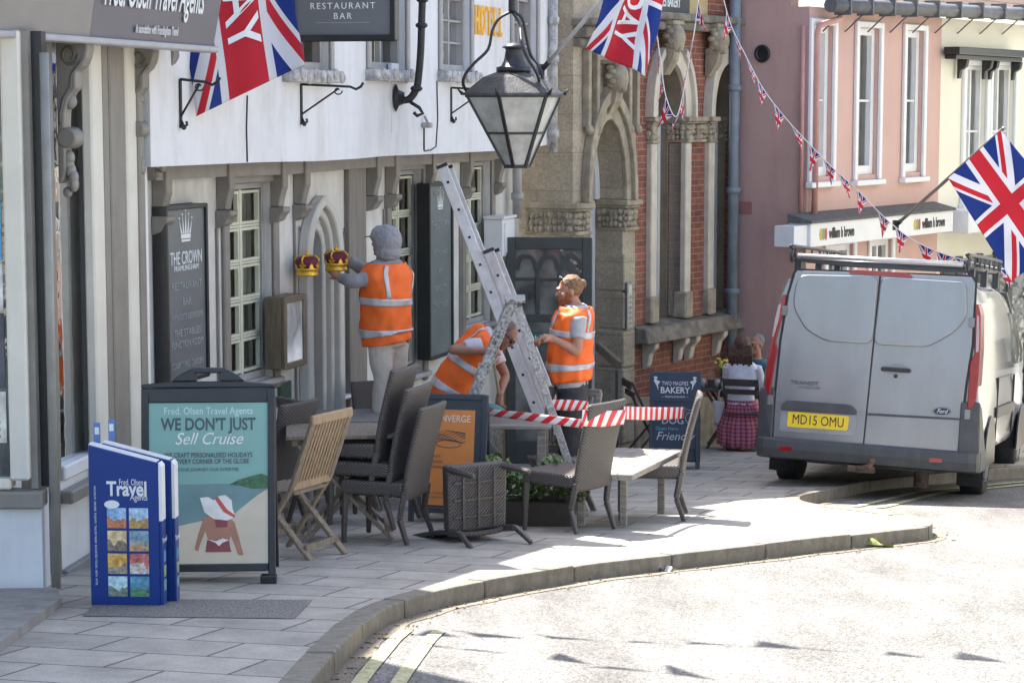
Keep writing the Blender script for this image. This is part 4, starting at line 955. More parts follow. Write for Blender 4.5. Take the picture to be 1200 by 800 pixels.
# estate agent fascia
u0,_=P_(950,275,.3); u1,_=P_(1117,258,.3); z0=P_(950,290,.3)[1]; z1=P_(950,262,.3)[1]
es=FP.root('agent_fascia_sign','long white fascia sign with black lettering on the pink house','sign',u0,0,z0); L_=u1-u0; H=z1-z0
mb=MB(); mb.box(0,L_,-.3,-.003,0,H); p_=mb.build('box',whitepaint,es,bevel=.006)
mb=MB(); mb.hexa([(-.03,-.33,H+.001),(L_+.03,-.33,H+.001),(L_+.03,-.003,H+.001),(-.03,-.003,H+.001)],[(-.03,-.33,H+.03),(L_+.03,-.33,H+.03),(L_+.03,-.003,H+.11),(-.03,-.003,H+.11)]); mb.build('lead_cover',mat('dark_lead',(.1,.1,.1),.7,var=.3,scale=12),es)
mb=MB(); mb.box(-.35,-.004,-.26,-.003,.02,H-.02); mb.build('end_box',shopwhite,es)
ink=mat('black_lettering',(.02,.02,.022),.5)
for xa,xb in ((961,1001),(1071,1107)):
    ua_=P_(xa,272,.3)[0]-u0; ub_=P_(xb,266,.3)[0]-u0; zc_=H*.5; w_=ub_-ua_
    mb=MB()
    for k,cc in enumerate(('mustard','moss','maroon')):
        b=MB(); b.cur=0; b.prism([(ua_+k*w_*.07,zc_-H*.22),(ua_+k*w_*.07+w_*.045,zc_-H*.26),(ua_+k*w_*.07+w_*.06,zc_),(ua_+k*w_*.07+w_*.045,zc_+H*.26),(ua_+k*w_*.07,zc_+H*.22),(ua_+k*w_*.07-w_*.02,zc_)],-.3045,-.3005)
        b.build('logo_mark',mat('logo_'+cc,{'mustard':(.5,.42,.08),'moss':(.2,.32,.12),'maroon':(.5,.06,.1)}[cc],.4),p_)
    o=text('william h brown',H*.62,ink,p_,(ua_+w_*.63,-.302,zc_),bold=.006); wd=max(v.co.x for v in o.data.vertices)*2; o.scale.x=w_*.74/wd
# cream house
uS=uJ+.004; cr=FP.root('cream_house','pale cream rendered house beyond the pink one with dark hooded window','house',uS,0,0); cr['zoff']=0
def rel(t): a,b,c,d=t; return (a-uS,b-uS,c,d)
cw=[(1129,1153,77,232),(1160,1186,77,232),(1215,1235,90,232)]
hol=[rel(FP.rect(*w_)) for w_ in cw]
mb=MB(); wallholes(mb,0,uZ+2-uS,gP-1,ztP,hol,.0,.25); mb.build('front_wall',cream_front,cr)
cr.location=FP.w(uS,0,0); 
class Fsub(Fac): pass
FC=Fac(FP.w(uS,0,0).xy,35.0); FC.z0=FP.z0; FC.org=Vector((FC.org.x,FC.org.y,FP.z0))
for w_ in cw:
    w,(u0,u1,z0,z1)=window(FC,cr,*w_,0,.1,2,2,whitepaint,glassT,.06,.03)
    ar=MB(); e=.1; ar.box(u0-e,u0-.002,-.05,-.001,z0-.06,z1+.13); ar.box(u1+.002,u1+e,-.05,-.001,z0-.06,z1+.13); ar.box(u0-.002,u1+.002,-.05,-.001,z1+.002,z1+.13); ar.box(u0-e-.03,u1+e+.03,-.1,-.001,z0-.16,z0-.061); ar.build('architrave',whitepaint,w,bevel=.01)
C_=lambda px,py,d=0: FC.uz(px,py,d)
mb=MB(); u0=C_(1118,60,.2)[0]; u1=C_(1198,60,.2)[0]; zz=C_(1150,62,.2)[1]; mb.box(u0,u1,-.28,-.051,zz-.04,zz+.06); mb.box(u0+.03,u1-.03,-.22,-.051,zz-.1,zz-.041); 
for px in (1127,1156,1163,1190): u=C_(px,70,.1)[0]; mb.prism([(-.051,zz-.1),(-.2,zz-.1),(-.18,zz-.2),(-.1,zz-.25),(-.08,zz-.36),(-.051,zz-.36)],u-.045,u+.045,'x')
mb.build('window_hood',blackframe,cr,bevel=.008)
mb=MB(); mb.box(.0,C_(1215,300)[0],-.45,-.002,C_(1110,275,.3)[1],C_(1110,248,.3)[1]); mb.build('shop_canopy',shopwhite,cr,bevel=.01)
mb=MB()
for px in (1108,1124,1148,1168,1183,1207): 
    u=C_(px,350,.05)[0]; mb.box(u-.09,u+.09,-.06,-.002,gP-1,C_(1150,288)[1]-.1)
mb.build('shop_pilaster',darkgreen,cr,bevel=.01)
mb=MB(); mb.box(C_(1110,300)[0],C_(1215,300)[0],-.03,-.003,C_(1150,520)[1],C_(1150,300)[1]); mb.build('shop_window',glass2,cr)
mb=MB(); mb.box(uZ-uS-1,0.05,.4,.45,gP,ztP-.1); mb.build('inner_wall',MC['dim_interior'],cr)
# ================================================================ OPPOSITE SIDE OF THE STREET (seen in the window reflections)
for i,(c,nm) in enumerate((((.72,.7,.6),'cream_terrace'),((.4,.38,.33),'stone_terrace'),((.72,.73,.72),'white_terrace'),((.66,.66,.58),'ivory_terrace'))):
    y0=-9+i*10.2; x0=7.6+.13*y0 if i<3 else 8.8
    x0=[6.6,7.4,8.3,9.4][i]
    FO=Fac((x0,y0+10),180+6); gg=gz(x0,y0+10)-1
    t=thing('opposite_terrace',['cream terrace across the street near the viewer','grey stone terrace across the street','white terrace across the street further down','ivory terrace at the far end across the street'][i],'house',(x0,y0+10,0),FO.rz)
    mb=MB(); hs_=[]
    for k in range(4):
        hs_.append((.9+k*2.4,1.9+k*2.4,2.6,4.3)); hs_.append((.9+k*2.4,2.1+k*2.4,-.2,1.7))
    wallholes(mb,0,10.1,gg-1,5.6,hs_,0,.3); mb.build('wall',mat(nm+'_render',c,.85,var=.06,scale=2),t)
    for a,b,c0,c1 in hs_:
        mb=MB(); mb.box(a,a+.07,.08,.14,c0,c1); mb.box(b-.07,b,.08,.14,c0,c1); mb.box(a+.07,b-.07,.08,.14,c0,c0+.08); mb.box(a+.07,b-.07,.08,.14,c1-.08,c1); mb.box(a+.07,b-.07,.08,.14,(c0+c1)/2-.03,(c0+c1)/2+.03); w=mb.build('window',whitepaint,t); mb=MB(); mb.box(a,b,.15,.16,c0,c1); mb.build('pane',glass,w)
    mb=MB(); mb.prism([(-.2,5.6),(3.5,7.8),(7,5.6)],-.1,10.2,'x'); mb.build('roof',roof_m,t)
# ================================================================ FURNITURE
def weave_mat(name,c1,c2,s=70):
    m=bpy.data.materials.new(name); m.use_nodes=True; nt=m.node_tree; L=nt.links; p=nt.nodes['Principled BSDF']; p.inputs['Roughness'].default_value=.45
    tc=nn(nt,'ShaderNodeTexCoord'); mp=nn(nt,'ShaderNodeMapping'); mp.inputs['Scale'].default_value=(s,s,s*1.0); L.new(tc.outputs['Object'],mp.inputs[0])
    sx=nn(nt,'ShaderNodeSeparateXYZ'); L.new(mp.outputs[0],sx.inputs[0])
    ad=nn(nt,'ShaderNodeMath',operation='ADD'); L.new(sx.outputs[0],ad.inputs[0]); L.new(sx.outputs[1],ad.inputs[1])
    def sn(o): 
        q=nn(nt,'ShaderNodeMath',operation='SINE'); L.new(o,q.inputs[0]); return q.outputs[0]
    z=nn(nt,'ShaderNodeMath',operation='MULTIPLY'); z.inputs[1].default_value=1.5; L.new(sx.outputs[2],z.inputs[0])
    mu=nn(nt,'ShaderNodeMath',operation='MULTIPLY'); L.new(sn(ad.outputs[0]),mu.inputs[0]); L.new(sn(z.outputs[0]),mu.inputs[1])
    mr=nn(nt,'ShaderNodeMapRange'); mr.inputs[1].default_value=-1; mr.inputs[2].default_value=1; L.new(mu.outputs[0],mr.inputs[0])
    mx=nn(nt,'ShaderNodeMix',data_type='RGBA'); L.new(mr.outputs[0],mx.inputs[0]); mx.inputs[6].default_value=(*c1,1); mx.inputs[7].default_value=(*c2,1); L.new(mx.outputs[2],p.inputs['Base Color'])
    b=nn(nt,'ShaderNodeBump'); b.inputs['Strength'].default_value=1; b.inputs['Distance'].default_value=.006; L.new(mr.outputs[0],b.inputs['Height']); L.new(b.outputs[0],p.inputs['Normal']); return m
rattan=weave_mat('brown_rattan_weave',(.035,.03,.027),(.15,.133,.122),230)
rattan_leg=mat('rattan_wrapped_leg',(.075,.065,.06),.45,var=.35,scale=60)
teak=mat('weathered_teak',(.25,.19,.13),.75,var=.35,scale=7,stretch=(9,9,1),bump=.3,bscale=40,c2=(.31,.26,.2))
teak2=mat('honey_teak',(.35,.25,.15),.65,var=.25,scale=7,stretch=(9,9,1),bump=.25,bscale=40)
greyteak=mat('grey_weathered_wood',(.27,.25,.22),.8,var=.3,scale=6,stretch=(1,9,9),bump=.4,bscale=30)
darkwood=mat('dark_stained_wood',(.07,.055,.045),.6,var=.3,scale=8,bump=.2)
def rattan_chair(label,loc,rz,group='brown woven rattan chairs outside the inn',rot=None):
    t=thing('rattan_chair',label,'chair',loc,rz,group,rot)
    w=.225
    mb=MB(); mb.smooth=False; mb.hexa([(-w,-.22,.36),(w,-.22,.36),(w+.01,.24,.36),(-w-.01,.24,.36)],[(-w,-.22,.455),(w,-.22,.455),(w+.01,.24,.455),(-w-.01,.24,.455)]); mb.build('seat',rattan,t,bevel=.018,seg=2)
    def bk(s,off):
        def f(a,b):
            z=.33+.65*b; y=-.225-.035*math.sin(b*1.3)-.13*max(0,b-.15)**1.4-off; x=(a-.5)*2*(w-.01+.012*b); y+=-.02*(1-(2*a-1)**2)
            return (x,y,z)
        return f
    mb=MB(); mb.grid(bk(1,0),10,12,uv=False); o=mb.build('backrest',rattan,t,solid=.034)
    for m in o.modifiers: m.offset=0
    o.modifiers.new('b','BEVEL').width=.008
    for sx in (-1,1):
        mb=MB(); mb.beam((sx*(w-.02),-.235,.40),(sx*(w-.005),-.20,.2),.045,.045,w2=.038,h2=.04); mb.beam((sx*(w-.005),-.20,.203),(sx*(w+.005),-.27,0),.038,.04,w2=.03,h2=.032); mb.build('leg',rattan_leg,t,bevel=.008)
        mb=MB(); mb.beam((sx*(w-.02),.215,.37),(sx*(w-.01),.225,0),.045,.045,w2=.032,h2=.032); mb.build('leg',rattan_leg,t,bevel=.008)
    mb=MB(); 
    for k in range(3): mb.box(-.19,.19,-.12+k*.12-.008,-.12+k*.12+.008,.345,.359); mb.box(-.12+k*.12-.008,-.12+k*.12+.008,-.2,.22,.335,.3445)
    mb.build('seat_underframe',rattan_leg,t)
    return t
def on(px,py,dz=0): q=G(px,py); return Vector((q.x,q.y,q.z+dz))
TILT=0
rattan_chair('upright rattan chair with barrier tape tied across its back',on(664,620),R(52))
rattan_chair('rattan chair seen edge-on at the far right end of the tape',on(763,607),R(84))
p=on(452,633)
for k in range(3):
    lab=['lowest of three stacked rattan chairs beside the slatted table','middle one of three stacked rattan chairs beside the slatted table','topmost of three stacked rattan chairs beside the slatted table'][k]
    rattan_chair(lab,p+Vector((-.10,.05,.125))*k,R(70))
rattan_chair('rattan chair half hidden behind the teal travel poster board',on(305,622),R(60))
rattan_chair('dark rattan chair tucked between the slatted table and the stack',on(392,612),R(-50))
rattan_chair('rattan chair standing behind the long grey table',on(455,585),R(200))
# the fallen one
rattan_chair('rattan chair tipped over on its back with legs pointing at the road',on(588,640)+Vector((0,0,.275)),0,rot=(R(90),0,R(-152)))
bpy.context.view_layer.update()
# wooden folding chairs
def folding_chair(label,loc,rz,m=teak,m2=teak2,fold=1.0):
    t=thing('folding_chair',label,'chair',loc,rz,'slatted wooden folding chairs')
    w=.22
    f0=.24*fold; 
    for s in (-1,1):   # long stile: front foot -> back top
        mb=MB(); mb.beam((s*w,f0,0),(s*w,-.12*fold-.04,.5),.024,.05,up=(1,0,0)); mb.beam((s*w,-.12*fold-.038,.498),(s*w,-.30*fold-.06,.95),.024,.05,up=(1,0,0)); mb.build('stile',m,t,bevel=.004)
        mb=MB(); mb.beam((s*(w-.03),.2*fold,.46),(s*(w-.03),-.34*fold,0),.024,.055,up=(1,0,0)); mb.build('leg',m,t,bevel=.004)
    q=lambda z:-.12*fold-.04-(.18*fold+.02)*(z-.5)/.45
    mb=MB(); mb.beam((-w-.02,q(.94),.945),(w+.02,q(.94),.945),.03,.065,up=(0,0,1)); mb.build('top_rail',m2,t,bevel=.012,seg=2)
    mb=MB(); mb.beam((-w,q(.5),.5),(w,q(.5),.5),.022,.05); mb.build('lower_rail',m2,t,bevel=.004)
    n=11
    mb=MB()
    for i in range(n): x=-w+.03+(2*w-.06)*i/(n-1); mb.beam((x,q(.92),.92),(x,q(.52),.52),.008,.02,up=(1,0,0))
    mb.build('back_slats',m2,t)
    mb=MB()
    for i in range(7): y=-.16*fold+i*.06*fold; mb.box(-w+.035,w-.035,y,y+.045*fold,.44,.458)
    mb.build('seat',m,t)
    mb=MB(); mb.box(-w,w,f0-.06*fold-.012,f0-.06*fold+.012,.12,.16); mb.box(-w+.03,w-.03,-.27*fold,-.25*fold,.08,.12); mb.build('stretcher',m,t)
    return t
folding_chair('brown teak folding chair in front of the slatted table, leaning back',on(345,650),R(62),fold=.82)
folding_chair('pale folding chair whose top rail shows above the travel poster board',on(300,607),R(20),m2=teak)
folding_chair('grey slatted folding chair set behind the taped rattan chair',on(655,600),R(150),m=greyteak,m2=greyteak,fold=.7)
def slat_table(name,label,loc,rz,L_,W_,H,m,legs='x',th=.028,group='wooden slatted tables on the pavement',n=8):
    t=thing(name,label,'table',loc,rz,group); mb=MB()
    for i in range(n): y=-W_/2+W_*i/n; mb.box(-L_/2,L_/2,y+.004,y+W_/n-.004,H-th,H)
    mb.build('tabletop',m,t,bevel=.004); mb=MB()
    for s in (-1,1): mb.box(s*(L_/2-.06)-.02,s*(L_/2-.06)+.02,-W_/2+.03,W_/2-.03,H-th-.045,H-th-.002)
    mb.build('apron',m,t)
    for s in (-1,1):
        for q in (-1,1):
            mb=MB()
            if legs=='x': mb.beam((q*(L_/2-.08)-0,s*(W_/2-.07-.03*(q>0)),H-th-.045),(-q*(L_/2-.1),s*(W_/2-.07-.03*(q>0)),0),.025,.055,up=(0,1,0))
            else: mb.box(q*(L_/2-.07)-.035,q*(L_/2-.07)+.035,s*(W_/2-.07)-.035,s*(W_/2-.07)+.035,0,H-th-.002)
            mb.build('leg',m,t,bevel=.005)
    if legs=='x': mb=MB(); mb.box(-L_/2+.14,-L_/2+.17,-W_/2+.08,W_/2-.08,.07,.11); mb.box(L_/2-.17,L_/2-.14,-W_/2+.08,W_/2-.08,.07,.11); mb.build('stretcher',m,t)
    return t
slat_table('folding_table','slatted wooden folding table with crossed legs beside the brown teak chair',on(408,630),R(6),.86,.6,.78,teak)
slat_table('long_table','long grey wooden table behind the stacked rattan chairs',on(440,592),R(4),1.35,.7,.76,greyteak,legs='s')
slat_table('tool_table','dark legged table carrying tools behind the tipped chair',on(583,604),R(-3),.85,.6,.76,greyteak,legs='s')
def low_bench():
    A=on(728,610); t=thing('low_table','low sunlit plank table between the taped chair and the edge-on chair','table',A,R(-10))
    H=.47; f=[Vector((-.42,-.62)),Vector((.16,-.62)),Vector((.42,.62)),Vector((-.12,.62))]
    mb=MB(); n=5
    for i in range(n):
        a=f[0].lerp(f[1],i/n+.004); b=f[0].lerp(f[1],(i+1)/n-.004); c=f[3].lerp(f[2],(i+1)/n-.004); d=f[3].lerp(f[2],i/n+.004)
        mb.hexa([(v.x,v.y,H-.048) for v in (a,b,c,d)],[(v.x,v.y,H) for v in (a,b,c,d)])
    mb.build('tabletop',greyteak,t,bevel=.006)
    for x,y in ((-.25,-.42),(.06,-.36),(-.06,.5),(.26,.46)):
        mb=MB(); mb.box(x-.028,x+.028,y-.028,y+.028,-.02,H-.05); mb.build('leg',greyteak,t,bevel=.006)
low_bench()
# ---------------------------------------------------------------- barrier tape
def stripe_mat(name,n,a=(.78,.77,.75),b=(.72,.03,.04),slant=.6):
    m=bpy.data.materials.new(name); m.use_nodes=True; nt=m.node_tree; L=nt.links; p=nt.nodes['Principled BSDF']; p.inputs['Roughness'].default_value=.35
    uv=nn(nt,'ShaderNodeUVMap'); s=nn(nt,'ShaderNodeSeparateXYZ'); L.new(uv.outputs[0],s.inputs[0])
    m1=nn(nt,'ShaderNodeMath',operation='MULTIPLY'); m1.inputs[1].default_value=n; L.new(s.outputs[0],m1.inputs[0])
    m2=nn(nt,'ShaderNodeMath',operation='MULTIPLY_ADD'); m2.inputs[1].default_value=slant; L.new(s.outputs[1],m2.inputs[0]); L.new(m1.outputs[0],m2.inputs[2])
    fr=nn(nt,'ShaderNodeMath',operation='FRACT'); L.new(m2.outputs[0],fr.inputs[0]); gt=nn(nt,'ShaderNodeMath',operation='GREATER_THAN'); gt.inputs[1].default_value=.5; L.new(fr.outputs[0],gt.inputs[0])
    mx=nn(nt,'ShaderNodeMix',data_type='RGBA'); L.new(gt.outputs[0],mx.inputs[0]); mx.inputs[6].default_value=(*a,1); mx.inputs[7].default_value=(*b,1); L.new(mx.outputs[2],p.inputs['Base Color'])
    # thin film lets some light through
    setin(p,'Transmission Weight',0.0); return m
def ribbon(name,pts,label,n,wv=.0,seg=40,par=None,slant=.6):
    """pts: (top point, bottom point) pairs"""
    T=catmull([p[0] for p in pts],8); B=catmull([p[1] for p in pts],8)
    mb=MB(); N=len(T)-1; O=T[0]
    def f(a,b):
        i=min(int(round(a*N)),N); q=T[i].lerp(B[i],b); return q-O+Vector((0,wv*math.sin(a*30+b*2),0))
    mb.grid(f,N,3); o=mb.build(name,stripe_mat(name+'_stripes_%d'%n,n,slant=slant),None,solid=.0015,loc=O); 
    if label: tag(o,label,'tape','strips of red and white barrier tape')
    return o
Yc=G(664,620).y; Y2=G(763,607).y; Yt=G(583,604).y
P=lambda x,y,Y: atd(x,y,Y)
ribbon('barrier_tape',[(P(527,474,Yt-.2),P(530,479,Yt-.2)),(P(575,479,Yt-.35),P(575,487,Yt-.35)),(P(625,484,Yc-.1),P(625,494,Yc-.1)),(P(672,490,Yc-.28),P(672,500,Yc-.28)),(P(686,491,Yc-.30),P(686,502,Yc-.30))],'red and white barrier tape sagging from the tool table to the taped chair',11,.004)
ribbon('barrier_tape',[(P(683,480,Yc-.42),P(681,499,Yc-.42)),(P(705,481,Yc-.30),P(705,500,Yc-.30)),(P(734,480,Yc-.10),P(731,497,Yc-.10))],'broad wrap of red and white barrier tape round the back of the taped chair',5,.0)
ribbon('barrier_tape',[(P(731,476,Yc-.1),P(731,491,Yc-.1)),(P(765,477,Y2-.2),P(765,492,Y2-.2)),(P(802,477,Y2),P(801,490,Y2))],'red and white barrier tape stretched taut to the edge-on chair',12,.0,slant=.1)
ribbon('barrier_tape',[(P(642,468,Yt),P(642,479,Yt)),(P(665,468,Yt),P(665,481,Yt)),(P(690,470,Yt),P(688,480,Yt))],'short length of barrier tape behind the taped chair',6,.002)
# ---------------------------------------------------------------- tools on the table
zt=G(583,604).z+.76
r=thing('spray_bottle','green coned paint spray bottle on the tool table','bottle',(P(547,478,Yt).x,Yt,zt)); r.location.z=zt
gr=mat('green_plastic',(.02,.3,.14),.35); tl=mat('teal_tool_plastic',(.08,.22,.22),.4,var=.2)
mb=MB(); mb.lathe([(.085,0),(.085,.05),(.06,.055)],16); mb.build('pot',gr,r); mb=MB(); mb.lathe([(.07,.056),(.012,.17),(.01,.18)],16); mb.build('cone',gr,r)
for k,(px,lab) in enumerate(((562,'teal cordless drill lying on the tool table beside the green cone'),(575,'teal sealant gun lying at the right end of the tools'))):
    r=thing('power_tool',lab,'tool',(P(px,478,Yt).x,Yt-.1-.02*k,zt)); mb=MB(); mb.tube([(-.07,0,.13),(.05,0,.10),(.11,0,.08)],[.035,.038,.02],10); mb.build('body',tl,r); mb=MB(); mb.beam((-.03,0,.1),(-.06,0,.02),.04,.035); mb.box(-.1,-.02,-.03,.03,0,.03); mb.build('handle',blackframe,r,bevel=.005)
    mb=MB(); mb.tube([(.11,0,.08),(.17,0,.06)],.01,6); mb.build('nozzle',MC['steel_plate'],r)
r=thing('clutter_box','low tray of small red and white items on the tool table','box',(P(520,480,Yt).x+.05,Yt,zt)); mb=MB(); mb.box(-.1,.1,-.06,.06,0,.05); mb.build('tray',tl,r,bevel=.005)
mb=MB(); mb.box(-.08,-.02,-.05,.0,.051,.09); mb.build('packet',mat('red_plastic',(.6,.03,.04),.4),r); mb=MB(); mb.box(.0,.07,-.04,.03,.051,.08); mb.build('carton',whitepaint,r)
# ---------------------------------------------------------------- ladders
alu=mat('aluminium',(.68,.67,.68),.38,metal=.35,var=.12,scale=12,bump=.1)
alu_pink=mat('worn_aluminium_stile',(.64,.6,.6),.42,metal=.3,var=.15,scale=9,dirt=.4,dscale=6,dcol=(.25,.22,.2))
def xladder():
    u,z=FH.uz(517,197,HU+.05); top=FH.w(u,z,HU+.1)
    bu,bz=u,0; 
    foot=None
    # foot further out from the wall, seen at px 662 on the ground
    best=None
    for i in range(400):
        d=.4+i*.01; q=FH.w(u+.0,0,d); zz=gz(q.x,q.y); rx=(q.x)/((q.y)*cp-(zz-CZ)*sp)*F+600
        if best is None or abs(rx-668)<best[0]: best=(abs(rx-668),q,d)
    foot=Vector((best[1].x,best[1].y,gz(best[1].x,best[1].y)))
    print('ladder',best[2],top,foot,'len',(top-foot).length)
    t=thing('extension_ladder','two section aluminium extension ladder leaning against the white inn','ladder',foot); v=top-foot; L_=v.length; d=v.normalized(); side=Vector((math.sin(R(5)),math.cos(R(5)),0)); side=(side-d*side.dot(d)).normalized(); nrm=d.cross(side).normalized()
    def stile(s,a,b,off,m,w=.03,h=.1):
        mb=MB(); mb.beam(d*a+side*s+nrm*off,d*b+side*s+nrm*off,h,w,up=side); o=mb.build('stile',m,t,bevel=.004)
        return o
    def section(a,b,off,hw,m,name):
        for s in (-hw,hw):
            o=stile(s,a,b,off,m)
            mb=MB(); k=a+.15
            while k<b-.05: mb.beam(d*k+side*(s-.016)+nrm*off,d*k+side*(s+.016)+nrm*off,.024,.024,up=d); k+=.27
            mb.build('rung_end',blackframe,o)
            mb=MB(); mb.beam(d*(b-.0)+side*s+nrm*off,d*(b+.03)+side*s+nrm*off,.105,.036,up=side); mb.build('end_cap',blackframe,o)
        k=a+.15
        while k<b-.05: mb=MB(); mb.beam(d*k-side*(hw-.014)+nrm*off,d*k+side*(hw-.014)+nrm*off,.028,.028,up=d); mb.build('rung',alu,t,bevel=.003); k+=.27
    section(0,L_*.72,-.11,.2,alu_pink,'base'); section(L_*.22,L_,.01,.17,alu,'fly')
xladder()
splat=mat('paint_splattered_wood',(.1,.1,.1),.5,var=.5,scale=45,c2=(.55,.54,.53),bump=.3)
splat2=mat('splattered_light_wood',(.3,.3,.3),.5,var=.4,scale=45,c2=(.6,.6,.58))
def astep():
    Y=G(600,602).y; top=P(602,352,Y); q=G(600,602); t=thing('wooden_stepladder','old paint-splattered wooden stepladder standing open beside the aluminium ladder','stepladder',(top.x,Y,q.z)); H=top.z-q.z
    a=P(497,352+ (602-352),Y).x-top.x; b=P(686,602,Y).x-top.x
    for dy in (-.2,.16):
        mb=MB(); mb.beam((0-.01,dy,H),(a,dy*1.25,0-K*dy),.08,.04,up=(0,1,0)); mb.build('stile',splat,t,bevel=.004)
        mb=MB(); mb.beam((.03,dy,H-.04),(b,dy*1.2,0-K*dy),.06,.035,up=(0,1,0)); mb.build('rear_leg',splat2 if dy<0 else splat,t,bevel=.004)
    for k in range(1,6):
        f=k/6.5; x=a*f; z=H*(1-f); mb=MB(); mb.box(x-.06,x+.04,-.19-.04*f,.15+.03*f,z-.012,z+.012); mb.build('tread',splat,t)
    mb=MB(); mb.box(-.07,.09,-.24,.2,H,H+.03); mb.build('top_platform',splat,t,bevel=.006)
    mb=MB(); mb.tube([(a*.5,.1,H*.45),(b*.5,.1,H*.42)],.006,5); mb.build('rope',teak,t)
astep()
# small platform steps under the hooded worker
Uq=FH.uz(452,500,.65)[0]; qs=FH.w(Uq,0,.72); qs.z=gz(qs.x,qs.y)
t=thing('platform_steps','small aluminium platform steps under the hooded worker','stepladder',qs,R(-17.9)+R(0))
HS=.62
for s in (-1,1):
    mb=MB(); mb.beam((s*.2,.1,HS),(s*.24,.36,0-.03),.02,.05); mb.build('stile',alu,t); mb=MB(); mb.beam((s*.2,-.12,HS),(s*.24,-.34,.0),.02,.05); mb.build('stile',alu,t)
for k,z in enumerate((.2,.41,HS)):
    mb=MB(); yy=-.12-.22*(HS-z)/HS; mb.box(-.21,.21,yy-.04,yy+.05 if k<2 else .14,z-.02,z); mb.build('tread',alu,t)
# ---------------------------------------------------------------- A-boards
def aboard(name,label,loc,rz,W,H,lean,mframe,top='hump',th=.03,depth=.42,back=True):
    t=thing(name,label,'sign board',loc,rz)
    M=Matrix.Rotation(-lean,4,'X')
    f=bpy.data.objects.new('front_panel',None)
    mb=MB(); mb.M=M; w=W/2
    fw=.045
    if top=='hump':
        mb.box(-w,-w+fw,-th,0,.0,H*.93); mb.box(w-fw,w,-th,0,0,H*.93); mb.box(-w+fw,w-fw,-th,0,.07,.07+fw)
        P1=[(-w,H*.93+.0),(-w,H*.86),(w,H*.86),(w,H*.93)]; 
        hole=[(-.06,H*.955),(.06,H*.955),(.06,H*.99),(-.06,H*.99)]
        mb.box(-w+fw,w-fw,-th,0,H*.86,H*.93)
        mb.prism([(-w,H*.931),(w,H*.931),(w,H*.948),(w*.55,H*.962),(-w*.55,H*.962),(-w,H*.948)],-th,0)
        mb.prism([(-w*.55,H*.9625),(-.065,H*.9625),(-.065,H*1.0),(-w*.27,H*1.02),(-w*.42,H*.995)],-th,0); mb.prism([(w*.55,H*.9625),(w*.42,H*.995),(w*.27,H*1.02),(.065,H*1.0),(.065,H*.9625)],-th,0); mb.box(-w*.26,w*.26,-th,0,H*1.0005,H*1.028)
    else:
        mb.box(-w,-w+fw,-th,0,0,H); mb.box(w-fw,w,-th,0,0,H); mb.box(-w+fw,w-fw,-th,0,H-fw,H); mb.box(-w+fw,w-fw,-th,0,.07,.07+fw)
    fr=mb.build('front_frame',mframe,t,bevel=.006)
    pm=MB(); pm.M=M; pm.box(-w+fw,w-fw,-th*.6,-th*.2,.07+fw,(H*.86 if top=='hump' else H-fw)); 
    if back:
        b=MB(); Mb=Matrix.Translation((0,math.sin(lean)*2*H*.9,0))@Matrix.Rotation(lean,4,'X'); b.M=Mb; b.box(-w,w,-th*.5,th*.5,.03,H*.9); b.build('back_panel',mframe,t,bevel=.005)
    return t,pm,M,w,fw
def plate(mb,pts,y,M=None):   # flat polygon facing -y
    mb.prism([tuple(p) for p in pts],y-.0008,y,'y',M)
def bitext(s,size,m,parent,x,z,y,lean,**kw):
    q=Matrix.Rotation(-lean,4,'X')@Vector((x,y,z)); return text(s,size,m,parent,q,rot=(R(90)-lean,0,0),**kw)
def fit(o,w):
    a=[v.co.x for v in o.data.vertices]; o.scale.x=w/(max(a)-min(a)); return o
# travel A-board
loc=G(245,683); LN=R(8)
t,pm,M,w,fw=aboard('poster_board','black framed teal holiday poster board with sunhat picture','x' and loc,R(3),.79,1.24,LN,blackframe)
t['label']='black framed pavement board holding a teal holiday poster'
teal=mat('poster_teal',(.22,.42,.37),.35,var=.06,scale=2); sea=mat('poster_sea',(.16,.28,.29),.35,var=.15,scale=3); sand=mat('poster_sand',(.62,.55,.42),.4,var=.06); hill=mat('poster_hill',(.05,.14,.06),.4,var=.4,scale=30)
skin_p=mat('poster_skin',(.42,.2,.13),.4); pink_p=mat('poster_maroon',(.25,.06,.07),.4); hat_p=mat('poster_white',(.8,.78,.74),.4); inkd=mat('poster_dark_ink',(.06,.1,.11),.4); 
poster=pm.build('poster',teal,t)
zp0=.115; zp1=1.24*.86; yb=-.0185
def pz(py): return zp0+(655-py)/(655-465)*(zp1-zp0)
def pxx(px): return (px-241.5)/131*(2*(w-fw))
def pp_(pts,y=yb): return [(pxx(a),pz(b)) for a,b in pts],y
def art(nm,pts,m,y): mb=MB(); plate(mb,[(pxx(a),pz(b)) for a,b in pts],y,M); return mb.build(nm,m,poster)
art('sea_print',[(176.2,561),(306.8,561),(306.8,622),(176.2,622)],sea,-.0186)
art('sand_print',[(176.2,622),(200,612),(235,604),(270,596),(296,574),(306.8,567),(306.8,654.6),(176.2,654.6)],sand,-.0196)
art('hill_print',[(264,562),(275,556),(288,552),(300,549),(306.6,552),(306.6,566),(290,567),(276,563)],hill,-.0206)
art('figure_print',[(236,601),(242,599),(262,599),(270,606),(275,625),(280,645),(274,645),(266,622),(263,632),(267,641),(238,641),(241,628),(238,616),(232,632),(230,640),(226,638),(230,620)],skin_p,-.0210)
art('top_print',[(248,603),(263,603),(262,612),(250,612)],pink_p,-.0222); art('lower_print',[(240,627),(264,627),(266,641),(238,641)],pink_p,-.0222)
art('hat_print',[(232,577),(241,576),(247,580),(253,575),(260,574),(267,580),(268,590),(271,600),(262,604),(247,602),(237,594)],hat_p,-.0226); art('hat_band_print',[(248,578),(252,576),(262,591),(271,598),(270,601),(258,594)],mat('poster_red',(.55,.1,.08),.4),-.0238)
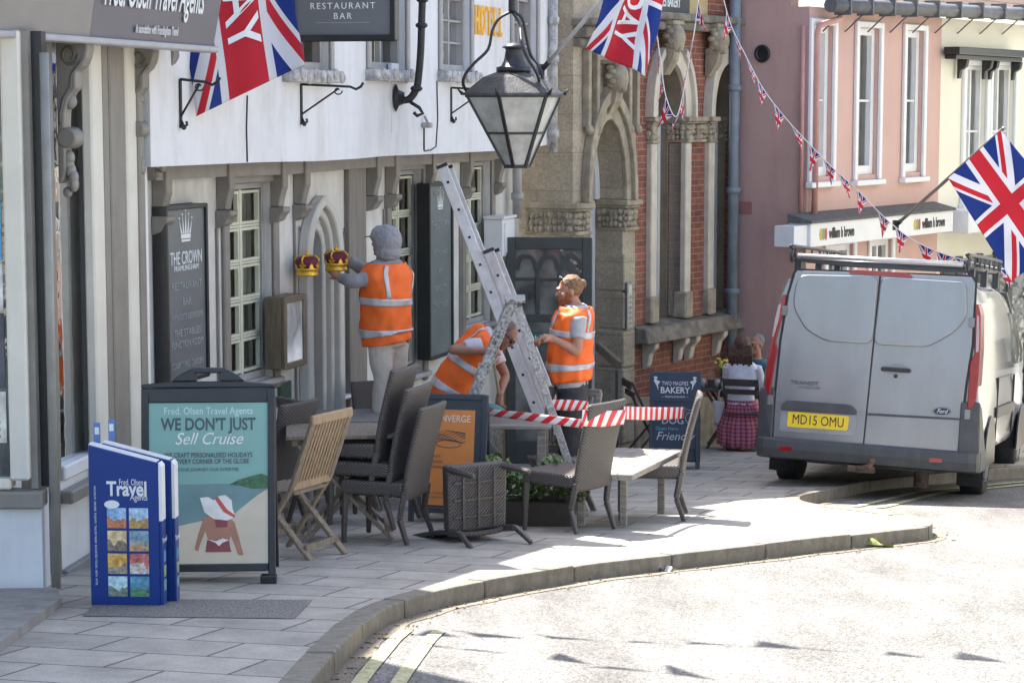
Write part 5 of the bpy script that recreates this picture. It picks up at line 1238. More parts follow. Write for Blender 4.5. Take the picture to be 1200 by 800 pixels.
art('tie_print',[(240,626),(250,628),(257,625),(264,627),(257,630),(253,634),(249,630)],hat_p,-.0238)
for s_,sz,py,wd,m_,kw in (('Fred. Olsen Travel Agents',.06,475,.52,mat('pale_teal_ink',(.6,.75,.72),.4),{}),('WE DON\u2019T JUST',.1,491,.56,inkd,dict(bold=.003)),('Sell Cruise',.1,508,.40,hat_p,dict(shear=.35)),('WE CRAFT PERSONALISED HOLIDAYS',.04,527,.52,inkd,dict(bold=.0008)),('TO EVERY CORNER OF THE GLOBE',.04,534.5,.48,inkd,dict(bold=.0008)),('YOUR JOURNEY OUR EXPERTISE',.028,544,.36,inkd,{})):
    fit(bitext(s_,sz,m_,poster,0,pz(py),-.0195,LN,extrude=.0005,**kw),wd)
# foot blocks
mb=MB(); mb.box(w-.09,w+.005,-.05,.03,-.0,.05); mb.box(-w-.005,-w+.09,-.05,.03,0,.05); mb.build('foot',blackframe,t,bevel=.006)
# orange board
slateboard=mat('slate_board_paint',(.05,.06,.075),.45,var=.15)
t,pm,M,w,fw=aboard('event_board','slate pavement board with orange event poster behind the stacked chairs',G(523,612),R(-14),.6,.98,R(9),slateboard,top='flat')
bd=pm.build('board',slateboard,t); org=mat('orange_poster',(.75,.27,.07),.45,var=.05)
mb=MB(); mb.M=M; mb.box(-.2,.2,-.0200,-.0185,.13,.86); po=mb.build('poster',org,bd)
for s_,sz,z,wd,m_ in (('CONVERGE',.075,.79,.33,hat_p),('ART',.03,.50,.06,inkd),('DESIGN',.03,.46,.09,inkd),('MAKING',.03,.42,.1,inkd),('14-17 JUNE',.025,.22,.12,inkd),('FRAMLINGHAM',.02,.19,.14,inkd)): fit(bitext(s_,sz,m_,po,0 if wd>.2 else -.09,z,-.0212,R(9),extrude=.0005),wd)
mb=MB(); 
for k in range(9): mb.tube([M@Vector((-.13+.26*i/10,-.0212,.64+.03*math.sin(i*.5+k*.7)+.004*k)) for i in range(11)],.0018,4)
mb.tube([M@Vector((.0+.1*math.cos(a),-.0212,.6+.03*math.sin(a))) for a in [i*.5 for i in range(13)]],.003,4); mb.build('line_drawing',inkd,po)
# bakery board
t,pm,M,w,fw=aboard('bakery_board','navy chalkboard pavement sign for the bakery near the cafe table',G(790,549),R(-6),.52,.99,R(9),slateboard,top='flat')
navy=mat('navy_board',(.03,.045,.08),.4,var=.1); bd=pm.build('board',navy,t)
mb=MB(); mb.M=M; mb.box(-w,w,-.034,-.0305,.69,.985); hd=mb.build('header',navy,t)
for s_,sz,z,wd in (('TWO MAGPIES',.06,.87,.27),('BAKERY',.09,.80,.3),('\u2014 FRAMLINGHAM \u2014',.03,.735,.28)): fit(bitext(s_,sz,inkwhite,hd,0,z,-.0355,R(9),extrude=.0005,bold=.0015 if sz>.08 else 0),wd)
mb=MB()
for s in (-1,1):
    mb.M=M; mb.prism([(s*.2,.93),(s*.22,.9),(s*.19,.85),(s*.17,.8),(s*.175,.86),(s*.15,.89),(s*.185,.905)],-.036,-.0345); mb.ball((s*.2,-.035,.93),(.02,.001,.014),8,5)
mb.build('bird_mark',inkwhite,hd)
chalk=mat('chalk',(.6,.62,.62),.9)
for s_,sz,x,z,kw in (('DOG',.1,-.02,.49,{}),('Friendly',.12,0,.33,dict(shear=.3)),('Open Here',.05,-.08,.41,{})): bitext(s_,sz,chalk if sz>.06 else mat('blue_chalk',(.2,.4,.5),.9),bd,x,z,-.0195,R(9),extrude=.0005,**kw)
mb=MB(); mb.M=M; 
mb.tube([(.15+.04*math.cos(a),-.0195,.52+.055*math.sin(a)) for a in [i*.45 for i in range(15)]],.003,4); mb.tube([(.12,-.0195,.57),(.1,-.0195,.62),(.15,-.0195,.6),(.2,-.0195,.62),(.18,-.0195,.57)],.003,4); mb.build('dog_drawing',chalk,bd)
mb=MB(); mb.M=M; mb.box(-.15,.2,-.09,-.031,.08,.2); mb.box(-.16,.21,-.1,-.031,.2,.21); mb.build('leaflet_box',blackframe,t,bevel=.004)
# ---------------------------------------------------------------- blue brochure stands
blue=mat('brochure_blue',(.008,.04,.22),.35,var=.08,scale=2)
bw2=.40; bh=.885
def bstand(loc,rz,label,front=True):
    t=thing('brochure_stand',label,'brochure stand',loc,rz,'blue brochure stands by the shop')
    z1=bh; z2=bh-.095; D=.34
    mb=MB(); mb.prism([(0,0),(bw2-.018,0),(bw2-.018,z2),(0,z1)],0,.06); o=mb.build('front_panel',blue,t,bevel=.003)
    mb=MB(); mb.prism([(0,.0),(bw2-.05,.0),(bw2-.05,z2-.03),(0,z1-.02)],.061,.09); mb.build('inner_lining',whitepaint,t)
    mb=MB(); mb.box(bw2-.017,bw2,.0,.09,0,z2-.02-.3); mb.build('edge_panel',blue,t,bevel=.003)
    mb=MB(); mb.prism([(bw2-.017,z2-.319),(bw2-.0,z2-.319),(bw2-.0,z2-.02),(bw2-.017,z2)],.0,.09); mb.prism([(0,z1+.001),(bw2-.03,z2+.001),(bw2-.03,z2+.006),(0,z1+.006)],.01,.09); mb.build('white_edge',whitepaint,t)
    if front:
        mp=lambda px,py:((px-107)/86*bw2,(708-py)/190*.92)
        fit(text('Fred. Olsen',.05,inkwhite,o,(*[mp(157,567)[0]],-.002,mp(157,567)[1]),extrude=.0005),.13)
        fit(text('Travel',.11,inkwhite,o,(mp(152,574)[0],-.002,mp(152,575)[1]),extrude=.0005,bold=.003),.22)
        fit(text('Agents',.05,inkwhite,o,(mp(166,584)[0],-.002,mp(166,584)[1]),extrude=.0005),.095)
        cols=[((.2,.35,.6),(.5,.2,.1)),((.3,.45,.7),(.45,.3,.12)),((.6,.4,.2),(.25,.2,.15)),((.15,.25,.3),(.5,.35,.2)),((.55,.3,.05),(.35,.3,.25)),((.4,.1,.08),(.6,.55,.5)),((.35,.5,.6),(.2,.25,.2)),((.05,.2,.3),(.1,.25,.12))]
        for k,(a,b) in enumerate(cols):
            cx_=128+(k%2)*26; cy_=596+(k//2)*26
            x0,zt_=mp(cx_,cy_); x1,zb_=mp(cx_+22.5,cy_+23); mb=MB(); mb.box(x0,x1,-.003,-.0005,zb_,zt_); fo=mb.build('photo_print',mat('photo_sky_%d'%k,a,.35,var=.3,scale=25,c2=tuple(min(1,q*1.8+.1) for q in a)),o)
            mb=MB(); r_=random.Random(k); n=7; pts=[(x0,zb_)]+[(x0+(x1-x0)*i/n,zb_+(zt_-zb_)*r_.uniform(.25,.6)) for i in range(n+1)]+[(x1,zb_)]; mb.prism(pts,-.0045,-.0035); mb.build('photo_ground',mat('photo_land_%d'%k,b,.35,var=.5,scale=50),fo)
        mb=MB(); c=mp(134,592); mb.lathe([(.038,0),(.038,.002)],16,(0,0,0),Matrix.Translation((c[0],-.003,c[1]))@Matrix.Rotation(R(90),4,'X')@Matrix.Diagonal((1.1,.6,1,1))); mb.build('badge',whitepaint,o)
        text('HOLIDAYS  CRUISES  FLIGHTS  TAILOR MADE  ESCORTED TOURS  ABTA  ATOL',.0155,inkwhite,o,(mp(114,625)[0],-.002,mp(114,628)[1]),rot=(R(90),R(90),0),extrude=.0004)
    text('Travel',.045,inkwhite,t,(bw2+.0015,.045,.36),rot=(R(90),R(-90)*0,R(90)),extrude=.0004)
    for k in range(3): mb=MB(); mb.box(bw2+.0005,bw2+.002,.02,.07,.08+k*.08,.14+k*.08); mb.build('photo_print',mat('edge_photo_%d'%k,[(.2,.4,.4),(.3,.4,.2),(.1,.3,.5)][k],.4,var=.4,scale=30),t)
    return t
pb0=G(107,709); bstand(pb0,R(-3),'front blue brochure stand with eight small holiday photos',True)
pb1=G(121,704); pb1=pb0+Vector((.045,.16,-.015)); bstand(pb1,R(-3),'rear blue brochure stand, mostly hidden behind the front one',False)
for k,px in enumerate((114,131)):
    u0,u1,z0,z1=FB.rect(px-4,px+4,495-k*4,518-k*4,.02); 
    r=thing('price_tag',['left of two small blue tags on the shop window sill','right of two small blue tags on the shop window sill'][k],'sign',P(px,519-4*k,G(107,709).y+.32),0); mb=MB(); mb.box(-.018,.018,-.004,.004,0,.115); mb.build('card',mat('blue_tag',(.12,.22,.5),.4),r); mb=MB(); mb.box(-.012,.012,-.0055,-.0045,.05,.09); mb.build('print',inkwhite,r)
# ---------------------------------------------------------------- planter
q=G(632,615); t=thing('planter','long dark trough planter with leafy green plants behind the taped chair','planter',q,R(-4)); mb=MB(); 
mb.hexa([(-.26,-.1,0),(.24,-.1,0),(.24,.12,0),(-.26,.12,0)],[(-.3,-.13,.2),(.27,-.13,.2),(.27,.15,.2),(-.3,.15,.2)]); mb.build('trough',mat('dark_brown_plastic',(.05,.04,.035),.5,var=.2),t,bevel=.01)
leafm=mat('leaf_green',(.07,.14,.03),.5,var=.5,scale=15,c2=(.16,.26,.06)); random.seed(11)
mb=MB()
for i in range(1300):
    x=random.uniform(-.40,.36); h=.2+random.random()**.8*(.25+.07*math.sin(x*14)); y=random.uniform(-.16,.2); s=random.uniform(.02,.042); a=random.uniform(0,6.28); b=random.uniform(-.7,.9)
    M=Matrix.Translation((x,y,h))@Matrix.Rotation(a,4,'Z')@Matrix.Rotation(b,4,'X'); mb.add([(-s*.5,0,0),(0,-s,.01),(s*.5,0,0),(0,s,.01)],[(0,1,2,3)],M)
mb.build('foliage',leafm,t)
# ================================================================ FLAGS
def union_mat(name,hb=3,hw=5):
    m=bpy.data.materials.new(name); m.use_nodes=True; nt=m.node_tree; L=nt.links; p=nt.nodes['Principled BSDF']; p.inputs['Roughness'].default_value=.75; setin(p,'Specular IOR Level',.2)
    uv=nn(nt,'ShaderNodeUVMap'); s=nn(nt,'ShaderNodeSeparateXYZ'); L.new(uv.outputs[0],s.inputs[0])
    def M(op,a,b=None,c=None):
        q=nn(nt,'ShaderNodeMath',operation=op)
        for i,v in enumerate((a,b,c)):
            if v is None: continue
            if isinstance(v,(int,float)): q.inputs[i].default_value=v
            else: L.new(v,q.inputs[i])
        return q.outputs[0]
    x=M('MULTIPLY_ADD',s.outputs[0],60,-30); y=M('MULTIPLY_ADD',s.outputs[1],30,-15)
    ax=M('ABSOLUTE',x); ay=M('ABSOLUTE',y)
    d1=M('DIVIDE',M('SUBTRACT',x,M('MULTIPLY',y,2)),2.236); d2=M('DIVIDE',M('ADD',x,M('MULTIPLY',y,2)),2.236)
    wd=M('MAXIMUM',M('LESS_THAN',M('ABSOLUTE',d1),3),M('LESS_THAN',M('ABSOLUTE',d2),3))
    sx=M('SIGN',x)
    r1=M('MULTIPLY',d1,sx); r2=M('MULTIPLY',d2,sx)
    rd1=M('MULTIPLY',M('GREATER_THAN',r1,-2),M('LESS_THAN',r1,0)); rd2=M('MULTIPLY',M('GREATER_THAN',r2,0),M('LESS_THAN',r2,2))
    red=M('MAXIMUM',rd1,rd2)
    wc=M('MAXIMUM',M('LESS_THAN',ax,5),M('LESS_THAN',ay,hw)); rc=M('MAXIMUM',M('LESS_THAN',ax,3),M('LESS_THAN',ay,hb))
    def mix(f,a,b):
        q=nn(nt,'ShaderNodeMix',data_type='RGBA'); L.new(f,q.inputs[0])
        for i,v in ((6,a),(7,b)):
            if isinstance(v,tuple): q.inputs[i].default_value=(*v,1)
            else: L.new(v,q.inputs[i])
        return q.outputs[2]
    W=(.75,.75,.78); Rr=(.6,.03,.05); B=(.02,.05,.26)
    c=mix(wd,B,W); c=mix(red,c,Rr); c=mix(wc,c,W); c=mix(rc,c,Rr)
    L.new(c,p.inputs['Base Color'])
    setin(p,'Sheen Weight',.2)
    # thin cloth: some light comes through
    out=[n for n in nt.nodes if n.type=='OUTPUT_MATERIAL'][0]; tr=nn(nt,'ShaderNodeBsdfTranslucent'); L.new(c,tr.inputs[0]); ms=nn(nt,'ShaderNodeMixShader'); ms.inputs[0].default_value=.3; L.new(p.outputs[0],ms.inputs[1]); L.new(tr.outputs[0],ms.inputs[2]); L.new(ms.outputs[0],out.inputs[0])
    return m
uj=union_mat('union_flag_cloth'); ujw=union_mat('lettered_union_cloth',5.6,7.8); uj2=union_mat('union_bunting_cloth')
def big_flag(label,H0,H1,F0,F1,fold,pole=None,txt=None,polecol=None,seed=1,tx=None):
    """hoist bottom, hoist top, fly bottom, fly top"""
    t=thing('flag',label,'flag',H0); O=Vector(H0)
    nrm=(Vector(F0)-Vector(H0)).cross(Vector(H1)-Vector(H0)).normalized()
    def f(u,v):
        p=Vector(H0).lerp(Vector(H1),v).lerp(Vector(F0).lerp(Vector(F1),v),u)
        a=fold*(math.sin(u*5+v*6.5+seed)*(.3+.7*u)+.5*math.sin(v*13+u*3+seed*2)*(.3+u)+.25*math.sin(u*17-v*4))
        return p+nrm*a-O
    mb=MB(); mb.grid(f,60,36); c=mb.build('cloth',ujw if txt else uj,t,solid=.0012)
    if txt:
        me=text_mesh(txt[0],txt[1],bold=.006,extrude=0,align='CENTER')
        bm=bmesh.new(); bm.from_mesh(me); bmesh.ops.triangulate(bm,faces=bm.faces); 
        for _ in range(2): bmesh.ops.subdivide_edges(bm,edges=bm.edges,cuts=1)
        du=txt[2]; 
        hl=(Vector(F0)-Vector(H0)).length; vl=(Vector(H1)-Vector(H0)).length
        for s_,nm in ((1,'a'),(-1,'b')):
            bb=bm.copy()
            for v in bb.verts:
                u=du+v.co.x/hl*txt[3]; w=.5+v.co.y/vl*txt[4]; u=min(max(u,0),1); v.co=f(u,w)+nrm*.006*s_
            m2=bpy.data.meshes.new('lettering'); bb.to_mesh(m2); m2.materials.append(inkwhite); o=bpy.data.objects.new('lettering',m2); COL.objects.link(o); o.parent=c
    if pole:
        a,b=[Vector(q)-O for q in pole]; mb=MB(); mb.tube([a,b],.022,10); mb.build('pole',polecol or alu,t); mb=MB(); mb.ball(tuple(b),.025,10,7); mb.build('finial',polecol or alu,t)
        mb=MB(); d=(b-a).normalized(); mb.tube([a-d*.04,a+d*.14],.028,10); mb.box(a.x-.05,a.x+.02,a.y-.03,a.y+.03,a.z-.07,a.z+.05); mb.build('pole_holder',blackframe,t)
    return t
YA=15.1
big_flag('large union flag with white letters hanging beside the travel shop fascia',P(190,-185,YA),P(303,-250,YA+.25),P(229,137,YA-.1),P(356,76,YA+.2),.035,pole=(P(205,60,YA+.35),P(318,-270,YA+.2)),txt=('VE DAY',.36,.56,.9,.95),seed=2)
YB=21.0
big_flag('large union flag with letters on a pale pole above the street lantern',P(745,-120,YB),P(800,-95,YB+.3),P(688,57,YB-.1),P(757,90,YB+.1),.05,pole=(P(636,81,YB+1.6),P(757,-60,YB)),txt=('VE DAY',.30,.58,.9,.95),seed=4,polecol=mat('pale_pole',(.6,.6,.6),.4))
YC=23.0
big_flag('large union flag hanging from a slanting pole in front of the cream house',P(1111,209,YC),P(1173,153,YC-.1),P(1186,330,YC),P(1262,262,YC-.1),.03,pole=(P(1051,263,YC+3.2),P(1176,151,YC-.05)),seed=1,polecol=MC['steel_plate'])
# ================================================================ BUNTING
def bunting(name,label,pts,pen,cordr=.006,dr=1.25,group='strings of union flag bunting'):
    """pts: world points of the cord; pen: list of (fraction index float, size, twist)"""
    O=pts[0]; t=thing(name,label,'bunting',O,group=group); C=catmull([p-O for p in pts],8)
    mb=MB(); mb.tube(C,cordr,5); mb.build('cord',inkwhite,t)
    n=len(C)-1
    for k,(fr,s,tw) in enumerate(pen):
        x=fr*n; i=min(int(x),n-1); q=C[i].lerp(C[i+1],x-i); d=(C[i+1]-C[i]).normalized()
        down=Vector((random.uniform(-.25,.25)+tw,random.uniform(-.35,.35),-1)).normalized(); ph=random.uniform(0,6)
        def f(u,v):   # v 0 at the cord, 1 at the tip
            w=(1-v)*.5; p=q+d*s*(u-.5)*2*w*1.05+down*s*dr*v; return p+Vector((.02,.05,0))*math.sin(v*4+ph+u*2)*v*s*2
        mb=MB(); mb.grid(f,8,8); 
        for kk in list(mb.uv): a,b=mb.uv[kk]; mb.uv[kk]=(.5+(a-.5)*(1-b)*.95,1-b)
        mb.build('pennant',uj2,t,solid=.001)
    return t
random.seed(5)
ca=[(845,-12,24.2),(856,28,24.3),(872,62,24.4),(893,102,24.5),(916,133,24.6),(940,160,24.7),(972,193,24.9),(1006,224,25),(1040,258,25.2),(1075,284,25.3),(1120,302,25.2),(1180,316,25),(1225,318,25)]
pts=[P(*c) for c in ca]
# arc-length fractions for pennants at given pixels
def fracs(ca,targets):
    C=catmull([Vector((c[0],c[1],0)) for c in ca],8); n=len(C)-1; out=[]
    for tx,ty in targets: out.append(min(range(n+1),key=lambda i:(C[i].x-tx)**2+(C[i].y-ty)**2)/n)
    return out
pa=[(857,22),(868,44),(884,74),(897,100),(915,126),(937,152),(955,173),(972,192),(990,211),(1010,232),(1035,252),(1058,272),(1083,288),(1105,297),(1128,303),(1183,316)]
bunting('bunting','string of small union flags sloping down in front of the pink house',pts,[(f,.2,random.uniform(-.25,.1)) for f in fracs(ca,pa)])
cb_=[(766,-10,22.6),(768,25,22.6),(774,70,22.6),(780,112,22.6),(792,137,22.6),(801,108,22.6),(807,75,22.6),(814,35,22.6),(819,-5,22.6)]
pa=[(768,16),(773,60),(776,92),(785,125),(793,136),(799,115),(806,85),(812,52),(818,12)]
bunting('bunting','short drooping loop of union flag bunting before the brick arches',[P(*c) for c in cb_],[(f,.2,random.uniform(-.3,.2)) for f in fracs(cb_,pa)])
# strings high over the road whose shadows fall on it
te=math.tan(SE)
def lift(px,py,h): g=G(px,py,-.10); return Vector((g.x,g.y,g.z))+SUN*(h/SUN.z)
r1=[(430,745),(513,749),(590,751),(673,753),(758,757),(833,759),(912,763),(987,767),(1067,773),(1150,778),(1240,784)]
r2=[(380,756),(453,754),(537,764),(602,770),(668,779),(746,788),(812,797),(900,808)]
for rr,h,lab in ((r1,5.2,'higher'),(r2,4.9,'lower')):
    pts=[lift(a,b-4,h) for a,b in rr]; bunting('bunting','bunting strung high over the road above the viewer, '+lab+' of the two',pts,cordr=.0012,dr=2.1,pen=[((i)/(len(rr)-1),.25,0) for i in range(1,len(rr)-1)])
# ================================================================ STREET LANTERN
uL_,zL_=FH.uz(463,118,HU); Lw=FH.w(uL_,zL_,HU)
dist=None
best=min(((abs(600+F*(FH.w(uL_,0,HU+d).x)/(FH.w(uL_,0,HU+d).y*cp-(0-CZ)*sp*0)-604),d) for d in [x*.01 for x in range(50,260)]),key=lambda q:q[0])
dL_=best[1]; q=FH.w(uL_,0,HU+dL_); YL=q.y
botm=P(606,195,YL); topr=P(602,112,YL); Rr_=(660-545)/2/(F/YL)*1.0
print('lantern d',dL_,YL,Rr_)
t=thing('street_lantern','large black framed hexagonal street lantern on a swan neck wall bracket','street lamp',botm)
H1=topr.z-botm.z; c=Vector((topr.x-botm.x,0,0))
lglass=mat('dusty_lantern_glass',(.36,.4,.38),.2,var=.2,scale=5,c2=(.52,.55,.52),spec=.8)
hexa=lambda r,z,ph=R(12): [Vector((c.x*z/H1+r*math.cos(ph+k*math.pi/3),r*math.sin(ph+k*math.pi/3),z)) for k in range(6)]
rb=Rr_*.24; A=hexa(rb,0); B=hexa(Rr_*.96,H1); Mi=hexa(rb+(Rr_*.96-rb)*.47,H1*.47)
for k in range(6):
    for lo,hi in ((A,Mi),(Mi,B)):
        mb=MB(); mb.add([lo[k],lo[(k+1)%6],hi[(k+1)%6],hi[k]],[(0,1,2,3)]); mb.build('pane',lglass,t,solid=.004)
    mb=MB(); mb.beam(A[k],B[k],.028,.028); mb.beam(Mi[k],Mi[(k+1)%6],.02,.022); mb.beam(A[k],A[(k+1)%6],.03,.03); mb.beam(B[k],B[(k+1)%6],.04,.035); mb.build('glazing_frame',iron,t)
mb=MB(); hz_=lambda r,z:(r,H1+z); cc=(c.x,0,0)
vs=[hexa(Rr_*1.06,H1+.0),hexa(Rr_*1.03,H1+.02),hexa(Rr_*.62,H1+.155),hexa(Rr_*.33,H1+.20)]
fl=[v for r_ in vs for v in r_]; mb.add(fl,[tuple(range(6))[::-1],tuple(range(18,24))]+[(i*6+k,i*6+(k+1)%6,(i+1)*6+(k+1)%6,(i+1)*6+k) for i in range(3) for k in range(6)]); o=mb.build('roof',mat('dull_copper_roof',(.035,.036,.038),.6,var=.4,scale=12,c2=(.085,.08,.075),bump=.4),t)
mb=MB(); mb.lathe([(.15,.2),(.15,.24),(.11,.25),(.085,.30),(.07,.38),(.075,.40),(.1,.405),(.1,.415),(.05,.44),(.01,.45)],12,(c.x,0,H1)); mb.build('chimney',iron,t)
for k in range(6):
    p0=hexa(Rr_*1.05,H1+.01)[k]; p1=hexa(Rr_*1.16,H1+.06)[k]; mb=MB(); mb.tube([p0,p1],[.018,.004],6); mb.build('roof_spike',iron,t)
mb=MB(); mb.tube([Vector((c.x,0,H1*.05)),Vector((c.x,0,H1*.55))],.02,8); mb.lathe([(.02,0),(.07,.02),(.07,.12),(.03,.14)],12,(c.x*.5,0,H1*.3)); mb.build('lamp_fitting',greywood,t)
rel=lambda px,py,dy=0: P(px,py,YL+dy)-botm
for pl in ([(599,14,0),(585,22,0),(577,36,0),(572,58,-.05),(556,74,-.1),(545,88,-.1),(543,100,-.08),(551,112,0)],[(601,14,0),(612,22,.02),(617,45,.1),(622,65,.1),(630,75,.05),(636,92,0),(634,108,0)],[(600,14,0),(609,28,-.1),(611,48,-.3),(617,66,-.38),(628,84,-.3),(632,96,-.2),(632,108,-.15)]):
    mb=MB(); mb.tube(catmull([rel(*q) for q in pl],4),.014,6); mb.build('basket_arm',iron,t)
# swan neck bracket
n0=Vector(Lw)-botm
seg=[(462,115,.0),(478,117,.12),(488,104,.2),(491,85,.25),(493,60,.25),(494,30,.25),(495,0,.28),(497,-40,.3),(510,-75,.45),(545,-92,.7),(580,-75,1.0),(598,-40,1.15),(600,-10,1.2),(600,14,1.2)]
def yat(f): return Lw.y+(YL-Lw.y)*f/1.2
pl=[P(a,b,yat(f))-botm for a,b,f in seg]
mb=MB(); mb.tube(catmull(pl,5),.032,10); 
for i in (2,5,6,12): mb.ball(tuple(pl[i]),(.055,.055,.03),10,6)
mb.tube([pl[1]+Vector((.02,0,-.02)),pl[1]+Vector((.1,0,-.07)),pl[1]+Vector((.13,0,-.12)),pl[1]+Vector((.08,0,-.14)),pl[1]+Vector((.05,0,-.11))],.018,6); mb.build('swan_neck',iron,t)
mb=MB(); w0=pl[0]; mb.lathe([(.1,0),(.12,.02),(.07,.04),(.05,.09)],14,(0,0,0),Matrix.Translation(w0)@FH_rot if False else Matrix.Translation(w0)@Matrix.Rotation(R(90),4,'Y')); mb.build('wall_plate',iron,t)
mb=MB(); M=Matrix.Translation(w0)@Matrix.Rotation(FH.rz,4,'Z'); mb.box(-.09,.09,-.012,.02,-.3,.3,M); mb.build('back_board',white_render,t)
# ================================================================ CROWNS
crg=mat('crown_gold',(.75,.46,.06),.35,metal=.6,var=.25,scale=40); crm=mat('crown_maroon',(.16,.02,.045),.8,var=.2)
def crown(label,px,py,d,s=1):
    u,z=FH.uz(px,py,d); q=FH.w(u,z,d); t=thing('ornamental_crown',label,'crown',q,FH.rz,'gold and maroon crown ornaments'); r=.09*s
    mb=MB(); mb.lathe([(r,0),(r*1.06,.012),(r,.02),(r*.98,.045),(r*1.05,.05),(r*1.05,.062),(r*.97,.066)],20); 
    mb.build('band',crg,t)
    mb=MB(); mb.lathe([(r*.93,.06),(r*1.1,.10),(r*1.08,.13),(r*.7,.15),(r*.25,.145),(.01,.13)],18); mb.build('cap',crm,t)
    for k in range(8):
        a=k*math.pi/4; x,y=r*1.04*math.cos(a),r*1.04*math.sin(a); mb=MB()
        if k%2==0:
            mb.box(-.012,.012,-.004,.004,0,.055,Matrix.Translation((x,y,.06))@Matrix.Rotation(a+R(90),4,'Z')); mb.box(-.026,.026,-.004,.004,.018,.038,Matrix.Translation((x,y,.06))@Matrix.Rotation(a+R(90),4,'Z'))
            mb.tube([(x,y,.1),(x*1.12,y*1.12,.135),(x*.8,y*.8,.165),(x*.25,y*.25,.158),(0,0,.15)],.008,6)
        else: mb.prism([(-.02,0),(.02,0),(.012,.03),(0,.05),(-.012,.03)],-.004,.004,'y',Matrix.Translation((x,y,.06))@Matrix.Rotation(a+R(90),4,'Z'))
        mb.build('arch' if k%2==0 else 'fleur',crg,t)
    mb=MB(); mb.ball((0,0,.175),.02,10,7); mb.box(-.005,.005,-.004,.004,.19,.225); mb.box(-.014,.014,-.004,.004,.203,.212); mb.build('orb',crg,t)
    return t
crown('left crown ornament, mounted alone on the door surround',360,323,.16,1.0)
crown('right crown ornament, held up by the hooded worker',394,317,.3,1.0)
# ================================================================ CAFE TABLE
q=on(853,524); Yk=q.y
t=thing('cafe_table','small dark folding cafe table set against the brick wall','table',q,R(-8)); H=.72
mb=MB(); mb.box(-.33,.27,-.28,.28,H-.025,H); mb.build('tabletop',darkwood,t,bevel=.004)
for s in (-1,1): 
    mb=MB(); mb.beam((-.25,s*.24,H-.03),(.22,s*.24,0),.02,.03); mb.build('leg',darkwood,t); mb=MB(); mb.beam((.22,s*.2,H-.03),(-.25,s*.2,0),.02,.03); mb.build('leg',darkwood,t)
zt2=q.z+H
def small(name,label,cat,px,dy,fn):
    w=P(px,447,Yk+dy); r=thing(name,label,cat,(w.x,w.y,zt2)); fn(r); return r
gl_=mat('drinking_glass',(.4,.42,.42),.08,var=.2,spec=.9)
def g1(r): mb=MB(); mb.lathe([(.028,0),(.032,.11),(.03,.11),(.026,.004)],12); mb.build('tumbler',gl_,r)
small('drinking_glass','left of the tall drinking glasses on the cafe table','glass',824,-.05,g1); small('drinking_glass','short glass in front of the vase on the cafe table','glass',841,-.12,g1)
def g2(r): 
    mb=MB(); mb.lathe([(.035,0),(.04,.08),(.037,.08),(.03,.005)],12); mb.build('pot',MC['brochure_blue'] if False else mat('teal_pot',(.03,.09,.1),.4),r)
small('candle_pot','small dark teal pot beside the white vase','pot',846,-.2,g2)
def g4(r):
    mb=MB(); mb.box(-.035,.035,-.035,.035,0,.09); mb.build('holder',darkwood,r); mb=MB()
    for k in range(4): mb.beam((-.02+.013*k,.0,.05),(-.035+.02*k,.0,.2),.008,.004)
    mb.build('cutlery',gl_,r)
small('cutlery_holder','cutlery holder with upright napkins on the cafe table','holder',833,0,g4)
def g3(r):
    mb=MB(); mb.lathe([(.035,0),(.045,.04),(.03,.12),(.035,.17),(.03,.17)],14); mb.build('vase',whitepaint,r)
    random.seed(9); 
    mb=MB()
    for k in range(60):
        a=random.uniform(0,6.28); rr=random.uniform(.02,.17); e=(rr*math.cos(a)*1.15,rr*math.sin(a)*.7,.17+random.uniform(.03,.2)); mb.tube([(0,0,.15),(e[0]*.6,e[1]*.6,.17+.5*(e[2]-.17)),e],.003,4)
        M=Matrix.Translation((e[0]*.8,e[1]*.8,e[2]-.03))@Matrix.Rotation(a,4,'Z')@Matrix.Rotation(random.uniform(-1,1),4,'X'); s=.03; mb.add([(-s*.4,0,0),(0,-s,0),(s*.4,0,0),(0,s,0)],[(0,1,2,3)],M)
    mb.build('foliage',leafm,r)
    for cc,nm,off in (((.8,.65,.12),'yellow',-.08),((.65,.35,.2),'peach',.06),((.3,.28,.5),'lilac',.1)):
        for k in range(14):
            a=random.uniform(0,6.28); rr=random.uniform(.0,.13); p_=(off+rr*math.cos(a),rr*math.sin(a)-.03,.24+random.uniform(-.04,.13)); mb=MB()
            for j in range(6): b=j*1.05; mb.ball((p_[0]+.014*math.cos(b),p_[1]+.01*math.sin(b),p_[2]+.004*(j%2)),(.012,.01,.012),6,4)
            mb.ball(p_,(.02,.018,.02),6,4); mb.build('blossom',mat('petal_'+nm,cc,.6,var=.25,scale=40),r)
small('flower_vase','white vase of yellow, peach and lilac flowers on the cafe table','vase',854,-.05,g3)
def cafe_chair(label,loc,rz):
    t=thing('cafe_chair',label,'chair',loc,rz,'dark folding cafe chairs'); w=.2
    for s in (-1,1):
        mb=MB(); mb.beam((s*w,.2,0),(s*w,-.22,.86),.018,.025); mb.build('stile',darkwood,t); mb=MB(); mb.beam((s*w*.9,-.2,0),(s*w*.9,.18,.44),.018,.022); mb.build('leg',darkwood,t)
    mb=MB(); mb.box(-w,w,-.235,-.215,.78,.86); mb.box(-w,w,-.2,-.18,.68,.74); mb.build('back_slats',darkwood,t)
    mb=MB(); 
    for k in range(6): mb.box(-w,w,-.17+k*.06,-.12+k*.06,.44,.455)
    mb.build('seat',darkwood,t); return t
cafe_chair('dark cafe chair carrying the seated woman',on(871,528),R(-18))
cafe_chair('empty dark cafe chair partly behind the bakery chalkboard',on(757,534),R(-80))
cafe_chair('dark cafe chair of the seated man behind the woman',on(905,520),R(150))
